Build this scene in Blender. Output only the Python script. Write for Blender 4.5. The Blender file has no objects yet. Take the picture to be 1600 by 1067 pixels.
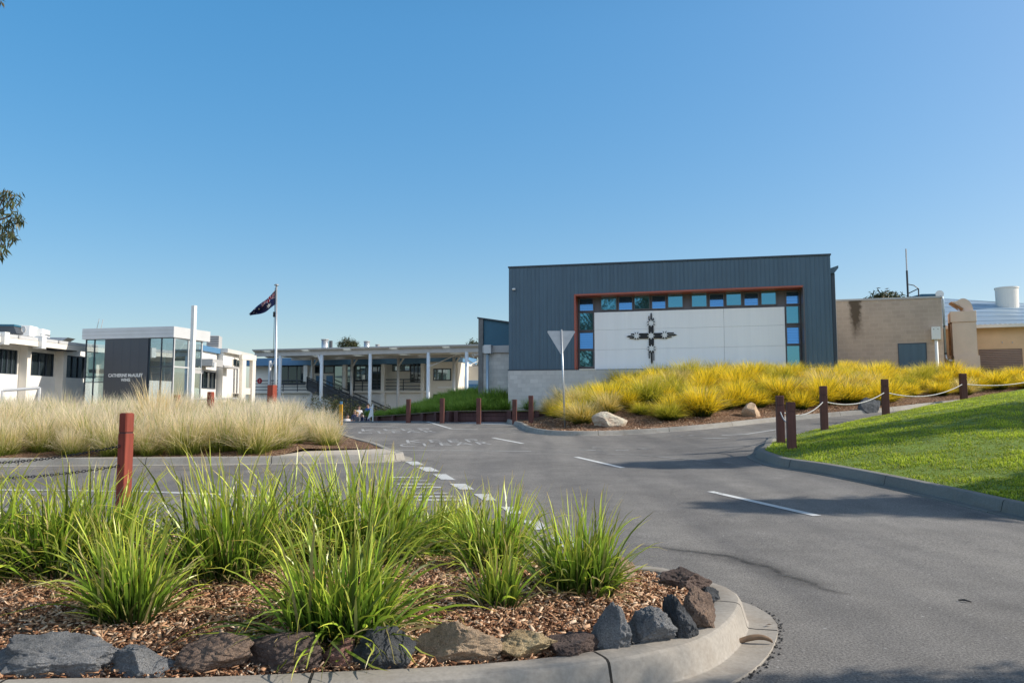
import bpy, bmesh, math, random
import numpy as np
from mathutils import Vector, Matrix, noise
from mathutils.geometry import delaunay_2d_cdt, intersect_point_line

random.seed(7)
RNG = np.random.default_rng(11)
scene = bpy.context.scene
COL = scene.collection
R = math.radians

# ------------------------------------------------------------------ camera
F = 1200.0
CAM_H = 1.3
PITCH = math.atan((635 - 533.5) / F)
cam_d = bpy.data.cameras.new("camera")
cam_d.sensor_width = 36.0
cam_d.lens = 36.0 * F / 1600.0
cam_d.clip_start = 0.05
cam_d.clip_end = 8000
cam = bpy.data.objects.new("camera", cam_d)
cam.location = (0, 0, CAM_H)
cam.rotation_euler = (R(90) + PITCH, 0, 0)
COL.objects.link(cam)
scene.camera = cam


def ray(px, py):
    a = (px - 800) / F
    b = (533.5 - py) / F
    return Vector((a, math.cos(PITCH) - b * math.sin(PITCH), math.sin(PITCH) + b * math.cos(PITCH)))


def at(px, py, y):
    d = ray(px, py)
    t = y / d.y
    return Vector((d.x * t, y, CAM_H + d.z * t))


# ------------------------------------------------------------------ terrain
def sm(x, a, b):
    t = min(1.0, max(0.0, (x - a) / (b - a)))
    return t * t * (3 - 2 * t)


def G(x, y):
    t = y - 8.0
    base = 0.02 * (0.5 * (t + math.sqrt(t * t + 1.0)))
    if y > 36:
        base = 0.02 * 28 + 0.0 + 0.02 * min(y - 36, 2) * 0.6 - 0.055 * max(0.0, min(y - 38.0, 15.0))
        base = max(base, -0.25)
    s = x - 3.6
    ex = 0.067 * 0.5 * (s + math.sqrt(s * s + 0.6))
    ex = min(ex, 1.6) * sm(y, 9.0, 17.0)
    return base + ex


def ground(px, py, dz=0.0):
    d = ray(px, py)
    lo, hi = 1.0, 1.0
    t = 1.0
    prev = 1.0
    while t < 80:
        p = Vector((d.x * t, d.y * t, CAM_H + d.z * t))
        if p.z < G(p.x, p.y) + dz:
            break
        prev = t
        t += 0.1
    lo, hi = prev, t
    for _ in range(30):
        m = (lo + hi) / 2
        p = Vector((d.x * m, d.y * m, CAM_H + d.z * m))
        if p.z < G(p.x, p.y) + dz:
            hi = m
        else:
            lo = m
    return Vector((d.x * lo, d.y * lo, CAM_H + d.z * lo))


# ------------------------------------------------------------------ sun
SUN_AZ, SUN_EL = R(0.5), R(32)
SV = Vector((math.cos(SUN_EL) * math.cos(SUN_AZ), math.cos(SUN_EL) * math.sin(SUN_AZ), math.sin(SUN_EL)))
sd = bpy.data.lights.new("sun", "SUN")
sd.energy = 5.0
sd.angle = R(0.5)
sd.color = (1.0, 0.93, 0.82)
so = bpy.data.objects.new("sun", sd)
so.rotation_euler = (-SV).to_track_quat('-Z', 'Y').to_euler()
so.location = (30, 0, 30)
COL.objects.link(so)

world = bpy.data.worlds.new("World")
scene.world = world
world.use_nodes = True
wn = world.node_tree
for n in list(wn.nodes):
    wn.nodes.remove(n)
sky = wn.nodes.new("ShaderNodeTexSky")
sky.sky_type = 'NISHITA'
sky.sun_disc = False
sky.sun_elevation = SUN_EL
sky.sun_rotation = math.atan2(SV.x, SV.y)
sky.air_density = 1.0
sky.dust_density = 1.5
sky.ozone_density = 3.0
sky.altitude = 0
hs = wn.nodes.new("ShaderNodeHueSaturation")
hs.inputs['Hue'].default_value = 0.5
hs.inputs['Saturation'].default_value = 2.15
hs.inputs['Value'].default_value = 2.6
bg = wn.nodes.new("ShaderNodeBackground")
bg.inputs['Strength'].default_value = 0.15
wo = wn.nodes.new("ShaderNodeOutputWorld")
gm = wn.nodes.new("ShaderNodeGamma")
gm.inputs[1].default_value = 0.46
wn.links.new(sky.outputs[0], gm.inputs[0])
wn.links.new(gm.outputs[0], hs.inputs['Color'])
# unseen fill light for the shaded hall front, added as a cloud in the half of the sky behind the viewer
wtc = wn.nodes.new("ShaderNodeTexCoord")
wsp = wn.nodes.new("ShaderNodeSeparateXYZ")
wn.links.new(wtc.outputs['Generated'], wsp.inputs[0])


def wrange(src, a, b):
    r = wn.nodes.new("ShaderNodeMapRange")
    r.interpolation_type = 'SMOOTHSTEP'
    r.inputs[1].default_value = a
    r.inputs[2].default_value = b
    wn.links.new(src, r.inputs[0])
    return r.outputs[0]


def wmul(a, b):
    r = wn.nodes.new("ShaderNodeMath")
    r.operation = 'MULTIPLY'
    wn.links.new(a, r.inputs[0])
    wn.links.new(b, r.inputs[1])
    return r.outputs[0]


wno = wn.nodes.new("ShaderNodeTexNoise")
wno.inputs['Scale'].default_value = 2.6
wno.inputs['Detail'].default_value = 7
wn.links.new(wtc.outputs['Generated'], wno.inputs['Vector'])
fill_cloud = wmul(wmul(wmul(wrange(wsp.outputs[1], -0.3, -0.6), wrange(wsp.outputs[2], 0.12, 0.24)), wrange(wsp.outputs[2], 0.75, 0.55)), wrange(wno.outputs['Fac'], 0.34, 0.5))
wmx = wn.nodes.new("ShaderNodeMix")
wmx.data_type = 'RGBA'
wn.links.new(fill_cloud, wmx.inputs[0])
# the sky deepens towards the zenith, above the picture
zen = wn.nodes.new("ShaderNodeMapRange")
zen.interpolation_type = 'SMOOTHSTEP'
zen.inputs[1].default_value = 0.44
zen.inputs[2].default_value = 0.8
zen.inputs[3].default_value = 1.0
zen.inputs[4].default_value = 0.28
wn.links.new(wsp.outputs[2], zen.inputs[0])
zmx = wn.nodes.new("ShaderNodeVectorMath")
zmx.operation = 'SCALE'
wn.links.new(hs.outputs[0], zmx.inputs[0])
wn.links.new(zen.outputs[0], zmx.inputs['Scale'])
wn.links.new(zmx.outputs[0], wmx.inputs[6])
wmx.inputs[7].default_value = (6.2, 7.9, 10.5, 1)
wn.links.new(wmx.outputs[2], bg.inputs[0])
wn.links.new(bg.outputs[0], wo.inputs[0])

scene.view_settings.view_transform = 'Standard'
scene.view_settings.look = 'None'
scene.view_settings.exposure = 0
scene.view_settings.gamma = 1
scene.render.engine = 'CYCLES'
scene.cycles.max_bounces = 8
scene.cycles.transparent_max_bounces = 12


# ------------------------------------------------------------------ materials
class NT:
    def __init__(self, name):
        self.m = bpy.data.materials.new(name)
        self.m.use_nodes = True
        self.t = self.m.node_tree
        self.b = self.t.nodes["Principled BSDF"]
        self.out = self.t.nodes["Material Output"]

    def n(self, kind, **kw):
        nd = self.t.nodes.new(kind)
        for k, v in kw.items():
            setattr(nd, k, v)
        return nd

    def l(self, a, b):
        self.t.links.new(a, b)

    def coord(self, scale=(1, 1, 1), out='Object', rot=(0, 0, 0)):
        tc = self.n("ShaderNodeTexCoord")
        mp = self.n("ShaderNodeMapping")
        mp.inputs['Scale'].default_value = scale
        mp.inputs['Rotation'].default_value = rot
        self.l(tc.outputs[out], mp.inputs[0])
        return mp.outputs[0]

    def noise(self, scale, detail=4, rough=0.55, vec=None):
        nd = self.n("ShaderNodeTexNoise")
        nd.inputs['Scale'].default_value = scale
        nd.inputs['Detail'].default_value = detail
        nd.inputs['Roughness'].default_value = rough
        if vec is not None:
            self.l(vec, nd.inputs['Vector'])
        return nd.outputs['Fac']

    def ramp(self, fac, stops):
        nd = self.n("ShaderNodeValToRGB")
        el = nd.color_ramp.elements
        while len(el) > 1:
            el.remove(el[-1])
        for i, (p, c) in enumerate(stops):
            e = el[0] if i == 0 else el.new(p)
            e.position = p
            e.color = (*c, 1) if len(c) == 3 else c
        self.l(fac, nd.inputs[0])
        return nd.outputs[0]

    def mix(self, a, b, fac, mode='MIX'):
        nd = self.n("ShaderNodeMix", data_type='RGBA', blend_type=mode)
        for s, v in ((6, a), (7, b)):
            if isinstance(v, tuple):
                nd.inputs[s].default_value = (*v, 1)
            else:
                self.l(v, nd.inputs[s])
        if isinstance(fac, (int, float)):
            nd.inputs[0].default_value = fac
        else:
            self.l(fac, nd.inputs[0])
        return nd.outputs[2]

    def bump(self, h, strength=0.3, dist=0.02):
        nd = self.n("ShaderNodeBump")
        nd.inputs['Strength'].default_value = strength
        nd.inputs['Distance'].default_value = dist
        self.l(h, nd.inputs['Height'])
        self.l(nd.outputs[0], self.b.inputs['Normal'])

    def set(self, color=None, rough=None, metal=None, spec=None):
        if color is not None:
            if isinstance(color, tuple):
                self.b.inputs['Base Color'].default_value = (*color, 1)
            else:
                self.l(color, self.b.inputs['Base Color'])
        if rough is not None:
            self.b.inputs['Roughness'].default_value = rough
        if metal is not None:
            self.b.inputs['Metallic'].default_value = metal
        if spec is not None:
            self.b.inputs['Specular IOR Level'].default_value = spec
        return self


def mul(c, k):
    return tuple(min(1, v * k) for v in c)


def mat_paint(name, c, rough=0.5, var=0.12, scale=2.0, metal=0.0, bump=0.0, spec=0.5, streak=0.0):
    m = NT(name)
    v = m.coord()
    f = m.noise(scale, 5, 0.6, v)
    col = m.ramp(f, [(0.3, mul(c, 1 - var)), (0.7, mul(c, 1 + var))])
    if streak:
        g = m.noise(1.0, 5, 0.65, m.coord(scale=(5, 5, 0.22)))
        col = m.mix(col, m.ramp(g, [(0.3, (1 - streak,) * 3), (0.65, (1 + streak * 0.4,) * 3)]), 1.0, 'MULTIPLY')
    m.set(col, rough, metal, spec)
    if bump:
        m.bump(m.noise(scale * 30, 3, 0.6, v), bump, 0.004)
    return m.m


def mat_blocks(name, c, bw=0.4, bh=0.2, mortar=(0.5, 0.5, 0.5), var=0.1, msize=0.008, stain=None):
    m = NT(name)
    v = m.coord(rot=(R(90), 0, 0))
    # use local X,Z as brick plane
    tc = m.n("ShaderNodeTexCoord")
    sx = m.n("ShaderNodeSeparateXYZ")
    cx = m.n("ShaderNodeCombineXYZ")
    ad = m.n("ShaderNodeMath", operation='ADD')
    m.l(tc.outputs['Object'], sx.inputs[0])
    m.l(sx.outputs[0], ad.inputs[0])
    m.l(sx.outputs[1], ad.inputs[1])
    m.l(ad.outputs[0], cx.inputs[0])
    m.l(sx.outputs[2], cx.inputs[1])
    b = m.n("ShaderNodeTexBrick")
    b.inputs['Scale'].default_value = 1.0
    b.inputs['Brick Width'].default_value = bw
    b.inputs['Row Height'].default_value = bh
    b.inputs['Mortar Size'].default_value = msize
    b.inputs['Color1'].default_value = (*mul(c, 1 - var), 1)
    b.inputs['Color2'].default_value = (*mul(c, 1 + var), 1)
    b.inputs['Mortar'].default_value = (*mortar, 1)
    m.l(cx.outputs[0], b.inputs['Vector'])
    f = m.noise(1.2, 5, 0.65, cx.outputs[0])
    col = m.mix(b.outputs['Color'], m.ramp(f, [(0.3, (0.72, 0.72, 0.72)), (0.7, (1, 1, 1))]), 0.6, 'MULTIPLY')
    if stain is not None:
        # dark run-off mark under the parapet: (x, z top, z bottom, half width)
        x0, zt, zb, hw = stain
        def mathn(op, a, bb=None):
            nd = m.n("ShaderNodeMath", operation=op)
            nd.use_clamp = False
            for i, vv in enumerate((a, bb)):
                if vv is None:
                    continue
                if isinstance(vv, (int, float)):
                    nd.inputs[i].default_value = vv
                else:
                    m.l(vv, nd.inputs[i])
            return nd.outputs[0]
        wob = mathn('MULTIPLY', mathn('SUBTRACT', m.noise(3.0, 4, 0.6, cx.outputs[0]), 0.5), 0.5)
        dx = mathn('ABSOLUTE', mathn('ADD', mathn('SUBTRACT', ad.outputs[0], x0), wob))
        fx = mathn('SUBTRACT', 1.0, mathn('DIVIDE', dx, hw))
        fz = mathn('DIVIDE', mathn('SUBTRACT', sx.outputs[2], zb), zt - zb)
        nd = m.n("ShaderNodeMath", operation='MULTIPLY')
        nd.use_clamp = True
        cl1, cl2 = mathn('MAXIMUM', fx, 0.0), mathn('MAXIMUM', fz, 0.0)
        m.l(cl1, nd.inputs[0])
        m.l(cl2, nd.inputs[1])
        pw = m.n("ShaderNodeMath", operation='MULTIPLY')
        pw.use_clamp = True
        m.l(nd.outputs[0], pw.inputs[0])
        m.l(mathn('MULTIPLY', m.noise(9.0, 5, 0.7, cx.outputs[0]), 5.0), pw.inputs[1])
        col = m.mix(col, (0.12, 0.09, 0.065), pw.outputs[0])
    m.set(col, 0.9, 0, 0.2)
    m.bump(b.outputs['Fac'], 0.4, -0.01)
    return m.m


def mat_leaf(name, stops, trans=0.35, rough=0.4, spec=0.5, varw=0.35, hue2=None):
    """colour from attribute c: R = along blade, G = per blade random, B = per blade random 2"""
    m = NT(name)
    a = m.n("ShaderNodeAttribute", attribute_name="c")
    sp = m.n("ShaderNodeSeparateColor")
    m.l(a.outputs['Color'], sp.inputs[0])
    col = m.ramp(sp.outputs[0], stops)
    br = m.ramp(sp.outputs[1], [(0, (1 - varw,) * 3), (1, (1 + varw,) * 3)])
    col = m.mix(col, br, 1.0, 'MULTIPLY')
    if hue2 is not None:
        f = m.ramp(sp.outputs[2], [(hue2[1], (0, 0, 0)), (min(1, hue2[1] + 0.1), (1, 1, 1))])
        col = m.mix(col, hue2[0], f)
    m.set(col, rough, 0, spec)
    if trans > 0:
        tr = m.n("ShaderNodeBsdfTranslucent")
        m.l(col, tr.inputs[0])
        mx = m.n("ShaderNodeMixShader")
        mx.inputs[0].default_value = trans
        m.l(m.b.outputs[0], mx.inputs[1])
        m.l(tr.outputs[0], mx.inputs[2])
        m.l(mx.outputs[0], m.out.inputs[0])
    return m.m


def mat_asphalt():
    m = NT("asphalt")
    v = m.coord()
    big = m.noise(0.35, 5, 0.6, v)
    mid = m.noise(2.3, 5, 0.6, v)
    fine = m.noise(75.0, 3, 0.8, v)
    vor = m.n("ShaderNodeTexVoronoi")
    vor.inputs['Scale'].default_value = 70.0
    m.l(v, vor.inputs['Vector'])
    col = m.ramp(big, [(0.3, (0.190, 0.178, 0.168)), (0.7, (0.262, 0.247, 0.232))])
    col = m.mix(col, m.ramp(mid, [(0.25, (0.82, 0.82, 0.82)), (0.75, (1.1, 1.1, 1.1))]), 1.0, 'MULTIPLY')
    col = m.mix(col, m.ramp(fine, [(0.34, (0.4, 0.4, 0.41)), (0.66, (1.6, 1.6, 1.57))]), 0.9, 'MULTIPLY')
    # faint tyre polished streaks along the lane
    st = m.noise(1.0, 3, 0.5, m.coord(scale=(1.5, 0.12, 1), rot=(0, 0, R(14))))
    col = m.mix(col, m.ramp(st, [(0.35, (0.84, 0.84, 0.85)), (0.65, (1.1, 1.09, 1.07))]), 1.0, 'MULTIPLY')
    oil = m.noise(0.9, 2, 0.5, m.coord(scale=(1, 1, 1), rot=(0, 0, 1.0)))
    col = m.mix(col, m.ramp(oil, [(0.66, (1, 1, 1)), (0.74, (0.8, 0.8, 0.8))]), 1.0, 'MULTIPLY')
    warp = m.mix(v, mid, 0.25)
    ck = m.n("ShaderNodeTexVoronoi", feature='DISTANCE_TO_EDGE')
    ck.inputs['Scale'].default_value = 0.45
    m.l(warp, ck.inputs['Vector'])
    gate = m.ramp(m.noise(0.5, 2, 0.5, m.coord(rot=(0, 0, 0.4))), [(0.6, (0, 0, 0)), (0.68, (0.7, 0.7, 0.7))])
    crk = m.mix((0, 0, 0), m.ramp(ck.outputs['Distance'], [(0.0, (1, 1, 1)), (0.006, (0, 0, 0))]), gate)
    col = m.mix(col, (0.07, 0.066, 0.062), crk)
    spk = m.ramp(vor.outputs['Color'], [(0.93, (0, 0, 0)), (0.96, (1, 1, 1))])
    col = m.mix(col, (0.38, 0.37, 0.35), spk)
    m.set(col, 0.88, 0, 0.25)
    m.bump(fine, 0.5, 0.006)
    return m.m


def mat_concrete(name, c=(0.42, 0.39, 0.345), joint=2.4):
    m = NT(name)
    v = m.coord()
    f = m.noise(1.3, 6, 0.65, v)
    f2 = m.noise(45, 3, 0.6, v)
    col = m.ramp(f, [(0.3, mul(c, 0.75)), (0.55, c), (0.75, mul(c, 1.1))])
    col = m.mix(col, m.ramp(f2, [(0.3, (0.85, 0.85, 0.85)), (0.7, (1.08, 1.08, 1.08))]), 1.0, 'MULTIPLY')
    if joint is None:
        dirt = m.noise(2.6, 5, 0.7, v)
        col = m.mix(col, mul(c, 0.6), m.ramp(dirt, [(0.48, (0, 0, 0)), (0.75, (0.6, 0.6, 0.6))]))
        m.set(col, 0.85, 0, 0.3)
        m.bump(f2, 0.25, 0.004)
        return m.m
    # stains and the expansion joints, along the kerb (UV.x = metres, UV.y = across)
    uv = m.n("ShaderNodeUVMap")
    sx = m.n("ShaderNodeSeparateXYZ")
    m.l(uv.outputs[0], sx.inputs[0])
    md = m.n("ShaderNodeMath", operation='PINGPONG')
    m.l(sx.outputs[0], md.inputs[0])
    md.inputs[1].default_value = joint / 2
    lt = m.n("ShaderNodeMath", operation='LESS_THAN')
    m.l(md.outputs[0], lt.inputs[0])
    lt.inputs[1].default_value = 0.007
    col = m.mix(col, (0.03, 0.028, 0.025), lt.outputs[0])
    dirt = m.noise(2.6, 5, 0.7, v)
    dm = m.ramp(dirt, [(0.48, (0, 0, 0)), (0.75, (0.75, 0.75, 0.75))])
    col = m.mix(col, (0.2, 0.16, 0.12), dm)
    m.set(col, 0.85, 0, 0.3)
    m.bump(f2, 0.25, 0.004)
    return m.m


def mat_mulch(name="mulch"):
    m = NT(name)
    v = m.coord()
    vor = m.n("ShaderNodeTexVoronoi")
    vor.inputs['Scale'].default_value = 34
    wv = m.noise(8, 3, 0.6, v)
    mp = m.mix(v, wv, 0.12)
    m.l(mp, vor.inputs['Vector'])
    hsv = m.n("ShaderNodeSeparateColor")
    m.l(vor.outputs['Color'], hsv.inputs[0])
    col = m.ramp(hsv.outputs[0], [(0, (0.05, 0.028, 0.018)), (0.4, (0.16, 0.085, 0.05)), (0.75, (0.27, 0.16, 0.10)), (1, (0.42, 0.30, 0.21))])
    m.set(col, 0.9, 0, 0.2)
    m.bump(vor.outputs['Distance'], 0.9, 0.03)
    return m.m


def mat_rock(name, c1, c2, c3=None):
    m = NT(name)
    v = m.coord()
    f = m.noise(6, 6, 0.65, v)
    f2 = m.noise(130, 6, 0.8, v)
    stops = [(0.3, c1), (0.62, c2)]
    if c3:
        stops.append((0.75, c3))
    col = m.ramp(f, stops)
    col = m.mix(col, m.ramp(f2, [(0.3, (0.4, 0.4, 0.4)), (0.7, (1.45, 1.45, 1.45))]), 1.0, 'MULTIPLY')
    m.set(col, 0.9, 0, 0.25)
    m.bump(f2, 1.0, 0.03)
    return m.m


def mat_mirror_glass(name, tint=(0.3, 0.5, 0.58), metal=0.85, rough=0.02):
    m = NT(name)
    m.set(tint, rough, metal, 0.8)
    v = m.coord()
    m.bump(m.noise(0.8, 2, 0.5, v), 0.02, 0.05)
    return m.m


def mat_clear_glass(name, tint=(0.62, 0.75, 0.78), refl=0.4):
    m = NT(name)
    tr = m.n("ShaderNodeBsdfTransparent")
    tr.inputs[0].default_value = (*tint, 1)
    gl = m.n("ShaderNodeBsdfGlossy")
    gl.inputs['Roughness'].default_value = 0.015
    gl.inputs[0].default_value = (0.85, 0.92, 0.95, 1)
    mx = m.n("ShaderNodeMixShader")
    mx.inputs[0].default_value = refl
    m.l(tr.outputs[0], mx.inputs[1])
    m.l(gl.outputs[0], mx.inputs[2])
    m.l(mx.outputs[0], m.out.inputs[0])
    return m.m


def mat_timber(name, c):
    m = NT(name)
    v = m.coord(scale=(14, 14, 1.2))
    f = m.noise(2.0, 5, 0.6, v)
    v2 = m.coord()
    g = m.noise(1.6, 3, 0.5, v2)
    col = m.ramp(f, [(0.25, mul(c, 0.7)), (0.7, mul(c, 1.2))])
    col = m.mix(col, m.ramp(g, [(0.3, (0.8, 0.8, 0.8)), (0.7, (1.15, 1.1, 1.1))]), 1.0, 'MULTIPLY')
    m.set(col, 0.65, 0, 0.3)
    m.bump(f, 0.25, 0.006)
    return m.m


def mat_marking(name, c=(0.72, 0.72, 0.70), wear=0.5):
    m = NT(name)
    v = m.coord()
    f = m.noise(26, 5, 0.75, v)
    g = m.noise(2.2, 4, 0.6, v)
    ad = m.n("ShaderNodeMath", operation='ADD')
    m.l(f, ad.inputs[0])
    m.l(g, ad.inputs[1])
    w = m.ramp(ad.outputs[0], [(0.0, (1, 1, 1)), (1, (1, 1, 1))])
    lo = 0.62 + wear * 0.38
    fac = m.n("ShaderNodeMapRange")
    m.l(ad.outputs[0], fac.inputs[0])
    fac.inputs[1].default_value = lo
    fac.inputs[2].default_value = lo + 0.14
    col = m.mix((0.2, 0.195, 0.19), c, fac.outputs[0])
    m.set(col, 0.8, 0, 0.3)
    return m.m


M = {}
M['asphalt'] = mat_asphalt()
M['bounce_ground'] = mat_paint("pale_bounce_ground", (0.72, 0.68, 0.6), 0.95, 0.15, 3.0)  # high albedo chosen to bounce sunlight onto the shaded fronts
M['soil'] = mat_paint("far_soil", (0.16, 0.14, 0.09), 0.95, 0.3, 0.4)
M['kerb'] = mat_concrete("kerb_concrete")
M['kerb_near'] = mat_concrete("near_kerb_concrete", (0.43, 0.39, 0.34), 1.28)
M['kerb_lawn'] = mat_concrete("mossy_kerb_concrete", (0.27, 0.26, 0.235), 2.4)
M['apron'] = mat_concrete("apron_concrete", (0.6, 0.53, 0.44), None)
M['path'] = mat_concrete("path_concrete", (0.36, 0.37, 0.38), None)
M['mulch'] = mat_mulch()
M['lawn'] = mat_paint("lawn_soil", (0.17, 0.25, 0.03), 0.95, 0.3, 3.0)
M['mark'] = mat_marking("road_paint", wear=0.18)
M['mark_faded'] = mat_marking("road_paint_faded", (0.46, 0.455, 0.44), wear=0.78)
M['mark_text'] = mat_marking("road_lettering_paint", (0.46, 0.455, 0.445), wear=0.62)
M['mark_mid'] = mat_marking("road_paint_worn", (0.62, 0.62, 0.60), wear=0.42)
M['clad'] = mat_paint("slate_blue_cladding", (0.074, 0.128, 0.175), 0.45, 0.06, 0.6, 0.0, streak=0.16)
M['trim_dark'] = mat_paint("dark_trim", (0.045, 0.06, 0.08), 0.5, 0.05)
M['frame_brown'] = mat_paint("bronze_frame", (0.115, 0.105, 0.112), 0.45, 0.06)
M['red'] = mat_paint("red_lining", (0.40, 0.10, 0.06), 0.5, 0.06)
M['panel'] = mat_paint("white_panel", (0.96, 0.955, 0.945), 0.6, 0.01, 0.5, streak=0.035)
M['black'] = mat_paint("black_steel", (0.008, 0.009, 0.011), 0.5, 0.1)
M['white'] = mat_paint("white_paint", (0.8, 0.8, 0.78), 0.5, 0.04)
M['cream'] = mat_paint("cream_render", (0.82, 0.76, 0.67), 0.75, 0.05, 0.8)
M['whitewall'] = mat_paint("white_render", (0.86, 0.83, 0.78), 0.75, 0.05, 0.8)
M['block_grey'] = mat_blocks("grey_block", (0.66, 0.63, 0.59), mortar=(0.58, 0.56, 0.53))
M['block_tan'] = mat_blocks("tan_block", (0.40, 0.33, 0.27), mortar=(0.52, 0.44, 0.37), msize=0.012)
M['block_plain'] = mat_paint("dark_pier", (0.2, 0.195, 0.19), 0.9, 0.2, 3)
M['teal'] = mat_paint("teal_cladding", (0.025, 0.12, 0.19), 0.5, 0.06)
M['galv'] = mat_paint("galvanised_steel", (0.5, 0.52, 0.54), 0.38, 0.1, 6, 0.55)
M['alu'] = mat_paint("sign_aluminium", (0.52, 0.53, 0.54), 0.5, 0.08, 5, 0.35)
M['roofgrey'] = mat_paint("pale_roof_steel", (0.66, 0.64, 0.6), 0.55, 0.06, 0.4, 0.1)
M['fascia'] = mat_paint("silver_fascia", (0.62, 0.62, 0.62), 0.45, 0.05, 1.0, 0.15)
M['fascia_grey'] = mat_paint("grey_fascia", (0.46, 0.45, 0.44), 0.5, 0.06)
M['charcoal'] = mat_paint("charcoal_panel", (0.062, 0.07, 0.082), 0.55, 0.06, 0.7)
M['navy'] = mat_paint("navy_fascia", (0.09, 0.22, 0.38), 0.5, 0.05)
M['glass'] = mat_mirror_glass("reflective_glass", (0.15, 0.38, 0.47))
M['louvre'] = mat_mirror_glass("louvre_glass", (0.07, 0.2, 0.36), 0.85, 0.1)
M['darkglass'] = mat_mirror_glass("dark_window_glass", (0.045, 0.065, 0.075), 0.6)
M['midglass'] = mat_mirror_glass("grey_window_glass", (0.26, 0.33, 0.33), 0.6)
M['clearglass'] = mat_clear_glass("clear_glass")
M['bollard'] = mat_timber("red_brown_timber", (0.27, 0.058, 0.036))
M['bollard_dark'] = mat_timber("dark_red_timber", (0.15, 0.062, 0.05))
M['bollard_yellow'] = mat_timber("yellow_timber", (0.62, 0.33, 0.03))
M['sleeper'] = mat_timber("purple_brown_sleeper", (0.10, 0.050, 0.048))
M['tan'] = mat_paint("tan_render", (0.74, 0.5, 0.29), 0.8, 0.07, 1.5, bump=0.1)
M['ductpaint'] = mat_paint("beige_duct", (0.72, 0.56, 0.44), 0.6, 0.07, 1.4)
M['bluesteel'] = mat_paint("blue_roof_steel", (0.42, 0.52, 0.60), 0.4, 0.08, 0.8, 0.3)
M['column'] = mat_paint("pale_blue_column", (0.74, 0.80, 0.85), 0.5, 0.06)
M['shutter'] = mat_paint("roller_shutter", (0.34, 0.235, 0.18), 0.6, 0.06)
M['rust'] = mat_paint("rusty_steel", (0.36, 0.17, 0.07), 0.8, 0.3, 6)
M['chain_dark'] = mat_paint("dark_chain_steel", (0.035, 0.035, 0.04), 0.5, 0.2, 20, 0.5)
M['chain_pale'] = mat_paint("pale_rope", (0.42, 0.42, 0.42), 0.6, 0.1, 20)
M['bark'] = mat_timber("grey_brown_bark", (0.17, 0.13, 0.10))
M['wood'] = mat_paint("dry_brown_bark", (0.22, 0.14, 0.085), 0.8, 0.3, 20)
M['tar'] = mat_paint("tar", (0.035, 0.034, 0.034), 0.8, 0.3, 10)

M['lomandra'] = mat_leaf("strap_leaf", [(0, (0.03, 0.05, 0.01)), (0.28, (0.065, 0.125, 0.015)), (0.55, (0.26, 0.40, 0.04)), (0.9, (0.56, 0.58, 0.08)), (1, (0.6, 0.36, 0.07))],  # blade bases darkened to paint in the shadow inside the clumps
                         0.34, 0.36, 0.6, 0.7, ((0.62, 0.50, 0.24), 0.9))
M['golden'] = mat_leaf("golden_grass_blade", [(0, (0.015, 0.025, 0.006)), (0.2, (0.08, 0.10, 0.01)), (0.4, (0.52, 0.40, 0.02)), (0.62, (1.0, 0.74, 0.025)), (0.9, (1.0, 0.80, 0.06)), (1, (1.0, 0.88, 0.36))],  # green base darkened to paint in the shade low on the mound
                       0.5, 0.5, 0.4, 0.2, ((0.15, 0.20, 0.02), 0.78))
M['goldpale'] = mat_leaf("straw_gold_blade", [(0, (0.03, 0.045, 0.012)), (0.22, (0.13, 0.14, 0.025)), (0.5, (0.70, 0.52, 0.09)), (0.8, (0.95, 0.76, 0.30)), (1, (0.98, 0.88, 0.62))],  # base darkened the same way, shade put into the colour
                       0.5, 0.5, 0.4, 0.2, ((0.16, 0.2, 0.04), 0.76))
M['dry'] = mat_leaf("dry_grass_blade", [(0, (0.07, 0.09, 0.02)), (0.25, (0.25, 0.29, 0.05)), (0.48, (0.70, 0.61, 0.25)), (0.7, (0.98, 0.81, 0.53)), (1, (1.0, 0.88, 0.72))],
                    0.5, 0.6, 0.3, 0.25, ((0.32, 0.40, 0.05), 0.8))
M['bankgreen'] = mat_leaf("green_bank_blade", [(0, (0.05, 0.08, 0.015)), (0.5, (0.16, 0.28, 0.035)), (1, (0.42, 0.56, 0.09))], 0.4, 0.5, 0.3, 0.35)
M['lawnblade'] = mat_leaf("lawn_blade", [(0, (0.05, 0.08, 0.01)), (0.5, (0.33, 0.42, 0.025)), (1, (0.74, 0.76, 0.10))], 0.45, 0.5, 0.3, 0.5, ((0.5, 0.46, 0.14), 0.86))
M['gumleaf'] = mat_leaf("gum_leaf", [(0, (0.05, 0.07, 0.025)), (1, (0.15, 0.17, 0.07))], 0.25, 0.45, 0.4, 0.45, ((0.26, 0.2, 0.09), 0.85))
M['darkleaf'] = mat_leaf("dark_leaf", [(0, (0.03, 0.045, 0.015)), (1, (0.085, 0.10, 0.035))], 0.2, 0.6, 0.3, 0.45, ((0.13, 0.10, 0.05), 0.75))
M['chip'] = mat_leaf("wood_chip", [(0, (0.07, 0.032, 0.018)), (0.3, (0.27, 0.125, 0.065)), (0.65, (0.56, 0.33, 0.19)), (1, (0.86, 0.68, 0.5))], 0.0, 0.85, 0.2, 0.2)

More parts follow.
